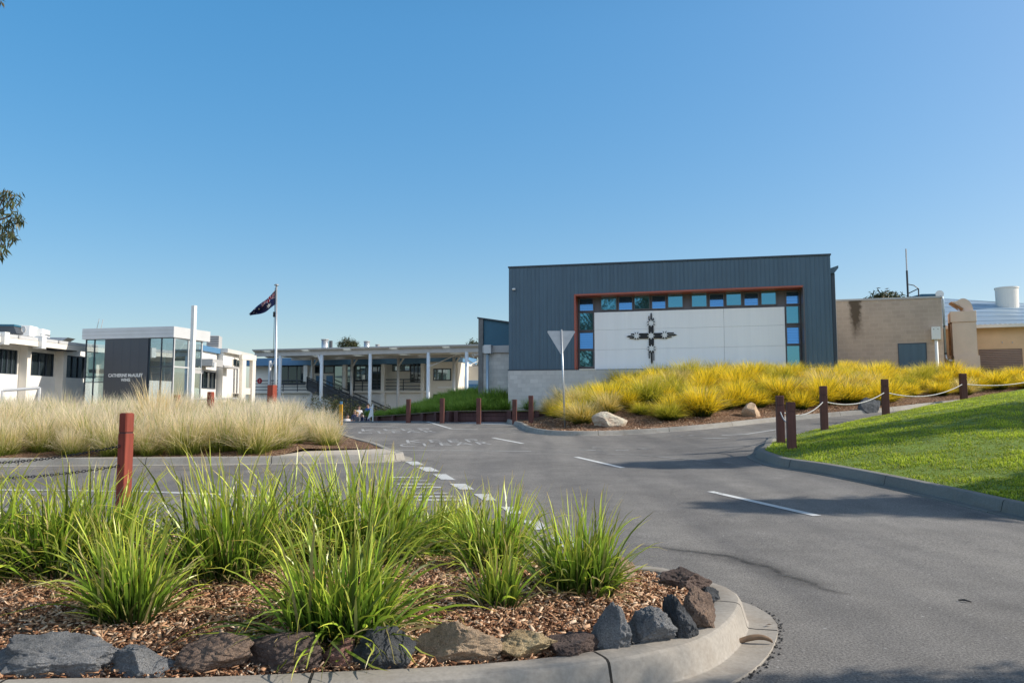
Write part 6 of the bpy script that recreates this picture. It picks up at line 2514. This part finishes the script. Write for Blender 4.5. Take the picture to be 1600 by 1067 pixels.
def wall_run(a, b, ztop0, ztop1, posts, capz=True):
    d = Vector((b.x - a.x, b.y - a.y, 0))
    Ln = d.length
    u = d / Ln
    nrm = Vector((u.y, -u.x, 0))
    if nrm.y > 0:
        nrm = -nrm
    n = 3
    for r in range(n):
        mb = MB()
        for (s, t) in ((0, 1),):
            vs = []
            for f, zt_ in ((0, ztop0), (1, ztop1)):
                c = a + d * f
                gz = G(c.x, c.y) - 0.15
                z0_ = gz + (zt_ - gz) * r / n + 0.008
                z1_ = gz + (zt_ - gz) * (r + 1) / n - 0.008
                for zz in (z0_, z1_):
                    for off in (0.0, -0.12):
                        q = Vector((c.x, c.y, 0)) + nrm * off
                        vs.append((q.x, q.y, zz))
            mb.add(vs, [[0, 1, 3, 2], [4, 6, 7, 5], [0, 4, 5, 1], [2, 3, 7, 6], [0, 2, 6, 4], [1, 5, 7, 3]])
        mb.build("sleeper", M['sleeper'], rw, world=True)
    mb = MB()
    vs = []
    for f, zt_ in ((0, ztop0), (1, ztop1)):
        c = a + d * f
        for zz in (G(c.x, c.y) - 0.2, zt_ - 0.01):
            for off in (-0.09, -0.16):
                q = Vector((c.x, c.y, 0)) + nrm * off
                vs.append((q.x, q.y, zz))
    mb.add(vs, [[0, 1, 3, 2], [4, 6, 7, 5], [0, 4, 5, 1], [2, 3, 7, 6], [0, 2, 6, 4], [1, 5, 7, 3]])
    mb.build("gap_backing", M['sleeper'], rw, world=True)  # added behind the sleepers to block light showing through their gaps
    for f in posts:
        c = a + d * f
        zt_ = ztop0 + (ztop1 - ztop0) * f
        q = Vector((c.x, c.y, 0)) + nrm * 0.09
        w_ = 0.1
        mb = MB()
        pts = []
        for zz in (G(c.x, c.y) - 0.2, zt_ + 0.015):
            for sa, sb in ((-1, -1), (1, -1), (1, 1), (-1, 1)):
                k_ = q + u * (w_ * sa) + nrm * (0.085 * sb)
                pts.append((k_.x, k_.y, zz))
        mb.add(pts, [[0, 1, 2, 3], [4, 5, 6, 7], [0, 1, 5, 4], [1, 2, 6, 5], [2, 3, 7, 6], [3, 0, 4, 7]])
        mb.build("post", M['sleeper'], rw, world=True)
    # capping board
    vs = []
    for f, zt_ in ((0, ztop0), (1, ztop1)):
        c = a + d * f
        for zz in (zt_ + 0.016, zt_ + 0.055):
            for off in (0.19, -0.16):
                q = Vector((c.x, c.y, 0)) + nrm * off
                vs.append((q.x, q.y, zz))
    MB().add(vs, [[0, 1, 3, 2], [4, 6, 7, 5], [0, 4, 5, 1], [2, 3, 7, 6], [0, 2, 6, 4], [1, 5, 7, 3]]).build("capping", M['bark'], rw, world=True)


zB = at(706, 643.5, 36.6).z
wall_run(A0, B0, at(584, 652, 42).z, zB, [0.08, 0.3, 0.5, 0.68, 0.84, 0.985])
wall_run(B0 + Vector((0.1, 0.0, 0)), C0, zB, at(850, 642, 36).z, [0.03, 0.3, 0.62, 0.93])
# green bank
bank_front = [(A0.x, A0.y + 0.1), (B0.x, B0.y + 0.15), (C0.x, C0.y + 0.15)]
bank_poly = [Vector(q) for q in bank_front] + [Vector((1.2, 36.8)), Vector((0.0, 40.0)), Vector((-2.2, 44)), Vector((-4.6, 46.5)), Vector((-8.4, 44.5))]


def h_bank(x, y):
    d = dist_line(bank_front, x, y)
    f = min(1, max(0, (x - A0.x) / (C0.x - A0.x)))
    zt_ = at(584, 652, 42).z * (1 - f) + zB * f
    return zt_ - 0.06 + (0.05 + 0.27 * f) * d


poly_sheet("bank", bank_poly, h_bank, M['lawn'], 0.7, 0.1)
rs = random.Random(14)
for (x, y, z) in scatter(bank_poly, [(q[0], q[1]) for q in bank_front], 0.35, 0.62, h_bank, 120, rs, lambda x, y: True):
    f = min(1, max(0, (x - A0.x) / (C0.x - A0.x)))
    s = rs.uniform(0.7, 1.0) * (0.5 + 0.5 * min(1, f * 2.2))
    o = link_mesh("green_tussock", bank[rs.randrange(4)], None, (x, y, z - 0.03), rs.uniform(0, 6.28), (s * 1.15, s * 1.15, s))
    tag(o, "soft dark green tussock on the shaded bank above the timber sleeper wall", "tussock", "green tussocks on the shaded bank")


# ------------------------------------------------------------------ trees
def leaf_cloud(centres, per, rad, leaf, rng, droop=0.6, aspect=0.22):
    """leaf quads spread around the clump centres"""
    n = len(centres) * per
    c = np.repeat(np.array(centres), per, 0)
    d = rng.normal(0, 1, (n, 3))
    d /= np.linalg.norm(d, axis=1, keepdims=True)
    r = np.repeat(np.array(rad), per) * rng.uniform(0, 1, n) ** 0.5
    p = c + d * r[:, None]
    a = rng.uniform(0, 2 * np.pi, n)
    el = rng.normal(-droop, 0.45, n)
    u = np.stack([np.cos(a) * np.cos(el), np.sin(a) * np.cos(el), np.sin(el)], 1)
    ref = rng.normal(0, 1, (n, 3))
    s = np.cross(u, ref)
    s /= np.linalg.norm(s, axis=1, keepdims=True)
    L = rng.uniform(leaf * 0.6, leaf * 1.3, n)[:, None]
    W = L * aspect
    V = np.stack([p, p + u * L * 0.5 + s * W * 0.5, p + u * L, p + u * L * 0.5 - s * W * 0.5], 1)
    C = np.zeros((n, 4, 3))
    C[:, :, 0] = rng.uniform(0, 1, n)[:, None]
    C[:, :, 1] = np.clip(np.repeat(rng.uniform(0, 1, len(centres)), per) * 0.6 + rng.uniform(0, 0.4, n), 0, 1)[:, None]
    C[:, :, 2] = rng.uniform(0, 1, n)[:, None]
    return V.reshape(-1, 3), np.arange(n * 4).reshape(-1, 4), C.reshape(-1, 3)


def tree(name, x, y, z, h, crown_r, crown_z, seed, mat, label, leaf=0.16, clumps=60, per=80, trunk_r=0.16, group=None, lobes=None, clump_r=(0.25, 0.55)):
    rng = np.random.default_rng(seed)
    e = empty(name, (x, y, z))
    tag(e, label, "tree", group)
    tb = MB()
    top = Vector((0, 0, h * 0.8))
    tb.tube([(0, 0, -0.3), (0.05, 0.03, h * 0.3), (-0.04, 0.05, h * 0.6), top], [trunk_r * 1.2, trunk_r, trunk_r * 0.7, trunk_r * 0.25], 10)
    cs, rr = [], []
    z0, z1 = crown_z
    for i in range(clumps):
        f = rng.uniform(0, 1)
        zz = z0 + (z1 - z0) * f
        prof = math.sin(math.pi * min(1, max(0.02, f * 0.86 + 0.12))) ** 0.6
        a = rng.uniform(0, 2 * np.pi)
        q = crown_r * prof * rng.uniform(0.2, 1) ** 0.6
        cs.append((math.cos(a) * q, math.sin(a) * q, zz))
        rr.append(rng.uniform(*clump_r) * crown_r ** 0.5)
        if i % 3 == 0:
            st = min(zz * 0.75, h * 0.72)
            tb.tube([(0, 0, st), (cs[-1][0] * 0.5, cs[-1][1] * 0.5, (st + zz) / 2 + 0.1), cs[-1]], [trunk_r * 0.35, trunk_r * 0.2, trunk_r * 0.06], 6)
    tb.build("trunk", M['bark'], e, smooth=True)
    link_mesh("crown", np_mesh("crown", *leaf_cloud(cs, per, rr, leaf, rng), mat, False), e)
    return e


# small trees peeping over the roofs
p = at(545, 545, 96)
tree("roof_line_tree", p.x, p.y, -0.5, 10.0, 2.0, (7.0, at(545, 532.5, 96).z + 0.5), 41, M['darkleaf'], "round dark tree top above the science wing roof", 0.3, 70, 90, 0.25)
p = at(742, 540, 85)
tree("roof_line_tree", p.x, p.y, -0.5, 9.0, 1.3, (6.0, at(742, 532, 85).z + 0.5), 42, M['darkleaf'], "dark tree top showing just beside the annex pier", 0.3, 40, 80, 0.25)
p = at(1385, 466, 60)
tree("roof_line_tree", p.x, p.y, 0.5, 9.0, 2.3, (6.5, at(1385, 461, 60).z - 0.6), 43, M['darkleaf'], "olive tree top just above the tan block wall", 0.4, 90, 90, 0.25)

# gum tree beside the camera's left, one branch hanging into the picture
GT = Vector((-9.3, 9.6, h_isl(-9.3, 9.6)))
e = empty("gum_tree", GT)
tag(e, "gum tree branch with narrow hanging leaves reaching in at the photo's edge", "tree")
tb = MB()
tb.tube([(0, 0, -0.3), (0.1, 0, 2.0), (-0.05, 0.1, 4.5), (0.2, 0, 7.5)], [0.26, 0.22, 0.17, 0.06], 12)
rng = np.random.default_rng(77)
cs, rr = [], []
for (px, py, dep, r) in [(24, 305, 9.2, 0.10), (17, 314, 9.2, 0.09), (10, 300, 9.2, 0.06), (28, 333, 9.2, 0.06), (32, 342, 9.2, 0.05), (20, 338, 9.2, 0.07), (10, 348, 9.2, 0.12), (4, 356, 9.2, 0.12), (18, 358, 9.2, 0.08), (20, 371, 9.2, 0.07), (8, 368, 9.2, 0.1),
                         (2, 384, 9.2, 0.07), (-8, 340, 9.2, 0.2), (-15, 300, 9.3, 0.2), (-20, 370, 9.2, 0.2), (0, 328, 9.3, 0.08), (4, 305, 9.3, 0.06), (1, 393, 9.2, 0.05), (-4, -4, 9.0, 0.12), (-30, 60, 9.0, 0.25), (-30, 180, 9.0, 0.22)]:
    q = at(px, py, dep) - GT
    cs.append(tuple(q))
    rr.append(r)
for k in range(64):
    cs.append((rng.uniform(-2.2, 1.5), rng.uniform(-2.0, 1.8), rng.uniform(3.8, 8.6)))
    rr.append(0.5)
    if k % 2 == 0:
        tb.tube([(0.05, 0.05, cs[-1][2] * 0.75), (cs[-1][0] * 0.6, cs[-1][1] * 0.6, cs[-1][2] * 0.95), cs[-1]], [0.07, 0.04, 0.012], 6)
j0 = at(-60, 330, 9.3) - GT
tb.tube([(0.0, 0.1, 2.6), j0, at(-5, 345, 9.2) - GT, at(16, 338, 9.2) - GT, at(20, 330, 9.2) - GT], [0.08, 0.03, 0.014, 0.01, 0.006], 7)
tb.tube([j0, at(3, 328, 9.2) - GT, at(12, 318, 9.2) - GT, at(20, 304, 9.2) - GT], [0.02, 0.01, 0.008, 0.005], 6)
tb.tube([j0, at(-4, 365, 9.2) - GT, at(6, 388, 9.2) - GT], [0.02, 0.009, 0.004], 6)
tb.tube([at(-4, 330, 9.2) - GT, at(4, 312, 9.2) - GT, at(12, 297, 9.2) - GT], [0.01, 0.007, 0.004], 6)
tb.build("trunk", M['bark'], e, smooth=True)
ctr = leaf_cloud(cs[:21], 26, rr[:21], 0.115, rng, 0.95, 0.17)
ctr2 = leaf_cloud(cs[21:], 70, rr[21:], 0.13, rng, 0.8, 0.17)
link_mesh("crown", np_mesh("crown", *join_np([ctr, ctr2]), M['gumleaf'], False), e)


# trees standing outside the picture on the sunny side; their shadows fall on road and lawn
def caster(sx, sy, X):
    t = X - sx
    return sy + t * math.tan(SUN_AZ), t * math.tan(SUN_EL) / math.cos(SUN_AZ)


yy, hh_ = caster(2.4, 15.3, 24.0)
hh_ -= h_any(24.0, yy)
tree("shadow_tree", 24.0, yy, h_any(24.0, yy), hh_ + 0.2, 1.0, (1.2, hh_ + 0.1), 51, M['gumleaf'], "slim tall gum beyond the photo's edge shading the road before the lawn tip", 0.4, 170, 130, 0.16, clump_r=(0.35, 0.6))
yy, hh_ = caster(7.2, 17.6, 27.0)
hh_ -= h_any(27.0, yy) - 0.6
tree("shadow_tree", 27.0, yy, h_any(27.0, yy), hh_ + 0.2, 1.6, (1.0, hh_ + 0.1), 54, M['gumleaf'], "broad-crowned gum beyond the photo's edge shading the top edge of the lawn", 0.4, 170, 130, 0.16, clump_r=(0.35, 0.6))
yy, hh_ = caster(2.6, 9.8, 17.5)
hh_ -= h_any(17.5, yy) - 0.4
tree("shadow_tree", 17.5, yy, h_any(17.5, yy), hh_ - 0.5, 0.85, (1.2, hh_ - 0.6), 52, M['gumleaf'], "slim gum beyond the photo's edge shading the road's broken line", 0.4, 170, 130, 0.13, clump_r=(0.35, 0.6))
yy, hh_ = caster(0.5, 3.2, 8.0)  # added tree stands in for an unknown thing shading the near road
tree("shadow_tree", 8.0, yy, G(8, yy), hh_ + 0.3, 0.55, (0.3, hh_ + 0.3), 53, M['gumleaf'], "unseen stand-in tree added to shade the near road", 0.16, 240, 150, 0.1, clump_r=(0.35, 0.6))

# two lamp posts beyond the picture, thin shadows on the side road
for i, (px, py, X, lb) in enumerate(((1097, 701, 18.5, "slim lamp post beyond the photo's edge, the farther of two"), (1040, 711, 18.0, "slim lamp post beyond the photo's edge, the nearer of two"))):
    q = ground(px, py)
    yy, hh_ = caster(q.x, q.y, X)
    zb_ = h_any(X, yy)
    e = empty("lamp_post", (X, yy, zb_))
    ht = q.z + hh_ - zb_
    MB().tube([(0, 0, -0.2), (0, 0, ht)], [0.06, 0.04], 10).build("pole", M['galv'], e)
    MB().tube([(0, 0, ht * 0.68), (0.0, -0.35, ht * 0.72), (0.0, -0.62, ht * 0.80), (0.0, -0.72, ht * 0.9)], 0.035, 8).build("arm", M['galv'], e)
    tag(e, lb, "lamp post", "lamp posts on the sunny verge")

# dense trees behind the camera, mirrored in the hall's windows
tree("garden_tree", -10.2, -8.0, 0, 15.0, 4.3, (3.0, 16.0), 61, M['darkleaf'], "broad tall tree behind the camera mirrored in the hall's end windows", 0.42, 130, 80, 0.3, clump_r=(0.35, 0.6))
tree("garden_tree", -4.3, -9.5, 0, 14.5, 1.7, (6.0, 15.6), 62, M['darkleaf'], "slimmer tall tree behind the camera mirrored in one upper hall window", 0.42, 90, 80, 0.25, clump_r=(0.35, 0.6))

# ------------------------------------------------------------------ shrub in front of the stair, people
for (px, py, y, s, lb) in ((505, 650, 58, 1.7, "dark leafy shrub under the stair, nearer the flagpole"), (540, 650, 57, 1.5, "dark leafy shrub below the middle of the stair"), (588, 652, 60, 1.2, "dark leafy shrub behind the seated people")):
    p = at(px, py, y)
    e = empty("shrub", (p.x, p.y, G(p.x, p.y)))
    rng = np.random.default_rng(int(px))
    cs = [(rng.uniform(-1, 1) * s * 0.8, rng.uniform(-0.5, 0.5), rng.uniform(0.2, 1.2) * s) for _ in range(26)]
    link_mesh("foliage", np_mesh("foliage", *leaf_cloud(cs, 70, [0.4 * s] * 26, 0.22, rng), M['darkleaf'], False), e)
    MB().tube([(0, 0, -0.2), (0.05, 0, 0.6 * s), (0, 0.1, 1.1 * s)], [0.08, 0.05, 0.02], 7).build("stem", M['bark'], e)
    tag(e, lb, "shrub")

M['skin'] = mat_paint("skin", (0.5, 0.3, 0.22), 0.6, 0.05)
M['hair_d'] = mat_paint("dark_hair", (0.03, 0.02, 0.015), 0.6, 0.2, 8)
M['hair_b'] = mat_paint("blond_hair", (0.42, 0.28, 0.12), 0.6, 0.2, 8)
M['uni'] = mat_paint("navy_cloth", (0.02, 0.03, 0.08), 0.85, 0.1)
M['blue_cloth'] = mat_paint("blue_cloth", (0.03, 0.09, 0.33), 0.85, 0.1)
M['pale_cloth'] = mat_paint("pale_cloth", (0.62, 0.6, 0.62), 0.85, 0.1)
M['grey_cloth'] = mat_paint("grey_cloth", (0.12, 0.12, 0.14), 0.85, 0.1)


def skin_obj(name, verts, edges, radii, mat, parent, sub=1):
    me = bpy.data.meshes.new(name)
    me.from_pydata(verts, edges, [])
    o = bpy.data.objects.new(name, me)
    COL.objects.link(o)
    md = o.modifiers.new("s", 'SKIN')
    for v, r in zip(me.skin_vertices[0].data, radii):
        v.radius = (r, r * 0.85) if not hasattr(r, '__len__') else r
    me.skin_vertices[0].data[0].use_root = True
    sb = o.modifiers.new("d", 'SUBSURF')
    sb.levels = sb.render_levels = sub
    bpy.context.view_layer.update()
    dg = bpy.context.evaluated_depsgraph_get()
    m2 = bpy.data.meshes.new_from_object(o.evaluated_get(dg))
    bpy.data.objects.remove(o)
    m2.materials.clear()
    m2.materials.append(mat)
    m2.polygons.foreach_set("use_smooth", [True] * len(m2.polygons))
    return link_mesh(name, m2, parent)


def person(x, y, z, rz, h, top, bottom, hair, label, arm=0.25, sit=False):
    e = empty("person", (x, y, z), rz)
    k = h / 1.7
    hip = 0.9 if not sit else 0.5
    kn = (0, -0.42, 0.5) if sit else None
    up = hip - 0.9

    def J(a, b, c):
        return (a * k, b * k, (c + up) * k)

    V = [J(0, 0, 0.92), J(0, 0, 1.1), J(0, 0.01, 1.3), J(0, 0, 1.42), J(0, -0.01, 1.5), J(0, -0.02, 1.57), J(0, -0.025, 1.65)]
    E_ = [(0, 1), (1, 2), (2, 3), (3, 4), (4, 5), (5, 6)]
    Rr = [(0.155, 0.11), (0.14, 0.1), (0.165, 0.11), (0.07, 0.06), (0.06, 0.06), (0.1, 0.11), (0.085, 0.095)]
    tv, te, tr = [V[0], V[1], V[2], V[3]], [(0, 1), (1, 2), (2, 3)], [(0.17, 0.125), (0.155, 0.115), (0.18, 0.125), (0.09, 0.08)]
    lv, le, lr = [J(0, 0, 0.96)], [], [(0.16, 0.12)]
    for s in (-1, 1):
        b = len(V)
        V += [J(s * 0.19, 0, 1.38), J(s * 0.24, 0.0 - arm * 0.2, 1.12), J(s * 0.25, -0.06 - arm * 0.6, 0.9 + arm * 0.25), J(s * 0.25, -0.1 - arm * 0.7, 0.82 + arm * 0.3)]
        E_ += [(2, b), (b, b + 1), (b + 1, b + 2), (b + 2, b + 3)]
        Rr += [0.055, 0.043, 0.032, 0.035]
        t = len(tv)
        tv += [J(s * 0.19, 0, 1.38), J(s * 0.24, -arm * 0.2, 1.12), J(s * 0.25, -0.06 - arm * 0.58, 0.91 + arm * 0.25)]
        te += [(2, t), (t, t + 1), (t + 1, t + 2)]
        tr += [0.07, 0.056, 0.045]
        b = len(V)
        if sit:
            L3 = [J(s * 0.1, -0.05, 0.88), J(s * 0.12, -0.45, 0.9), J(s * 0.12, -0.47, 0.47), J(s * 0.12, -0.58, 0.43)]
        else:
            L3 = [J(s * 0.1, 0, 0.82), J(s * 0.11, -0.01, 0.48), J(s * 0.11, 0.02, 0.09), J(s * 0.12, -0.12, 0.04)]
        V += L3
        E_ += [(0, b), (b, b + 1), (b + 1, b + 2), (b + 2, b + 3)]
        Rr += [0.085, 0.055, 0.038, 0.035]
        t = len(lv)
        lv += L3[:3]
        le += [(0, t), (t, t + 1), (t + 1, t + 2)]
        lr += [0.1, 0.07, 0.055]
    sc = lambda q: [(r * k, r * k * 0.85) if not hasattr(r, '__len__') else (r[0] * k, r[1] * k) for r in q]
    b = len(V)
    V += [J(0, -0.125, 1.585), J(0.095, -0.01, 1.59), J(-0.095, -0.01, 1.59)]
    E_ += [(5, b), (5, b + 1), (5, b + 2)]
    Rr += [0.016, 0.02, 0.02]
    skin_obj("body", V, E_, sc(Rr), M['skin'], e)
    for s in (-1, 1):
        c = Vector(J(s * 0.036, -0.112, 1.615))
        MB().tube([c + Vector((-0.016 * k, 0, 0)), c, c + Vector((0.016 * k, 0, 0))], [0.003 * k, 0.01 * k, 0.003 * k], 6).build("eye", M['black'], e)
    c = Vector(J(0, -0.108, 1.535))
    MB().tube([c + Vector((-0.03 * k, 0.008, 0)), c, c + Vector((0.03 * k, 0.008, 0))], [0.003 * k, 0.008 * k, 0.003 * k], 6).build("mouth", M['flagred'], e)
    skin_obj("shirt", tv, te, sc(tr), top, e)
    skin_obj("trousers", lv, le, sc(lr), bottom, e)
    hb_ = bmesh.new()
    bmesh.ops.create_uvsphere(hb_, u_segments=12, v_segments=8, radius=0.122 * k)
    for v in hb_.verts:
        v.co.z *= 1.12
        if v.co.y < -0.03 * k and v.co.z < 0.04 * k:
            v.co.y *= 0.3
            v.co.z = max(v.co.z, 0.0)
    me = bpy.data.meshes.new("hair")
    hb_.to_mesh(me)
    hb_.free()
    me.materials.append(hair)
    me.polygons.foreach_set("use_smooth", [True] * len(me.polygons))
    link_mesh("hair", me, e, J(0, 0.015, 1.645))
    tag(e, label, "person", "people at the foot of the stair")


PP = [(575, 633, 56, -0.6, 1.78, 'blue_cloth', 'uni', 'hair_d', "standing person in a bright blue top beside the walkway column", False),
      (561, 636, 54, 0.5, 1.7, 'pale_cloth', 'uni', 'hair_d', "standing person in a pale top under the stair", False),
      (554.5, 643, 53, 0.3, 1.55, 'uni', 'grey_cloth', 'hair_b', "fair-haired person in navy, in the middle of the group", False),
      (566, 647, 54, -0.9, 1.5, 'uni', 'uni', 'hair_d', "dark-haired person in navy nearest the column's foot", False),
      (543, 650, 52.5, 0.8, 1.6, 'pale_cloth', 'uni', 'hair_d', "low seated person in a pale top at the yellow bollard's side", True),
      (558, 646, 52, -0.2, 1.6, 'grey_cloth', 'uni', 'hair_b', "fair-haired person in grey in front of the group", False)]
for (px, py, y, rz, h, tp, bt, hr_, lb, sit) in PP:
    p = at(px, py, y)
    hh_ = h if not sit else h - 0.4
    person(p.x, p.y, p.z - hh_ * 0.96, rz, h, M[tp], M[bt], M[hr_], lb, RNG.uniform(0.1, 0.5), sit)
# white banner leaning by the nearest dark bollard
p = at(578, 657, 40)
e = empty("white_banner", (p.x, p.y, G(p.x, p.y)))
a, b, c, d = at(574, 655, 40), at(582, 650, 40), at(582.3, 634, 40), at(580.8, 634, 40)
MB().add([tuple(q) for q in (a, b, c, d)], [[0, 1, 2, 3]]).build("cloth", M['white'], e, world=True)
MB().tube([at(582.5, 658, 40), at(582.5, 631, 40)], 0.03, 6).build("pole", M['white'], e, world=True)
tag(e, "small white banner leaning beside the end bollard of the timber wall", "banner")

# ------------------------------------------------------------------ small things on the road
p = ground(1172, 1003, 0.02)
pts = []
for i in range(14):
    t = i / 13
    a = R(170 - 200 * t)
    pts.append((p.x + 0.045 * math.cos(a) * (1 + t) + 0.09 * t - 0.05, p.y + 0.02 * math.sin(a), p.z + 0.012 + 0.012 * math.sin(a * 2)))
o = MB().tube(pts, [0.004 + 0.012 * math.sin(math.pi * i / 13) for i in range(14)], 6).build("bark_curl", M['wood'], smooth=True)
tag(o, "curled strip of brown bark lying in the concrete gutter", "bark strip")
p = ground(1507, 940)
o = MB().tube([(p.x - 0.03, p.y + 0.02, p.z + 0.008), (p.x, p.y, p.z + 0.014), (p.x + 0.03, p.y - 0.03, p.z + 0.008)], [0.004, 0.007, 0.004], 6).build("twig", M['tar'], smooth=True)
tag(o, "short black twig alone on the open asphalt", "twig")
for i, (px, py, m_, lb) in enumerate(((1201, 977, 'wood', "crumpled dead leaf high in the concrete gutter"), (1350, 1053, 'chip', "pale curled leaf on the near asphalt"), (1070, 1038, 'wood', "dark leaf scrap low in the gutter"))):
    p = ground(px, py, 0.015)
    vs = [(p.x - 0.02, p.y, p.z + 0.004), (p.x, p.y - 0.012, p.z + 0.015), (p.x + 0.025, p.y + 0.004, p.z + 0.006), (p.x + 0.002, p.y + 0.014, p.z + 0.003)]
    o = MB().add(vs, [[0, 1, 2, 3]]).build("dead_leaf", M['wood'] if m_ == 'wood' else M['cream'], fix=False)
    tag(o, lb, "leaf", "dead leaves by the kerb nose")
# loose grit along the gutter edge
rs = random.Random(4)
gut = []
for i in range(1, len(isl) - 1):
    t = (isl[i + 1] - isl[i - 1]).normalized()
    if isl[i].x > 0.3 and isl[i].y < 5.2:
        gut.append(isl[i] + Vector((t.y, -t.x)) * 0.372)
gut = catmull(gut, 0.01)
V, Q = [], []
for i in range(170):
    c = rs.choice(gut)
    s = rs.uniform(0.0025, 0.007)
    x, y = c.x + rs.gauss(0.004, 0.012), c.y + rs.gauss(0, 0.012)
    z = G(x, y) + 0.002
    b = len(V)
    V += [(x - s, y - s * rs.uniform(.5, 1), z), (x + s, y - s, z), (x + s * 0.8, y + s, z), (x - s, y + s, z), (x + rs.uniform(-.3, .3) * s, y, z + s * 1.2)]
    Q += [(b, b + 1, b + 4), (b + 1, b + 2, b + 4), (b + 2, b + 3, b + 4), (b + 3, b, b + 4)]
o = link_mesh("grit", np_mesh("grit", np.array(V), np.array(Q), np.full((len(V), 3), 0.3), M['tar'], False))
tag(o, "dark loose grit along the gutter edge", "grit", kind='stuff')
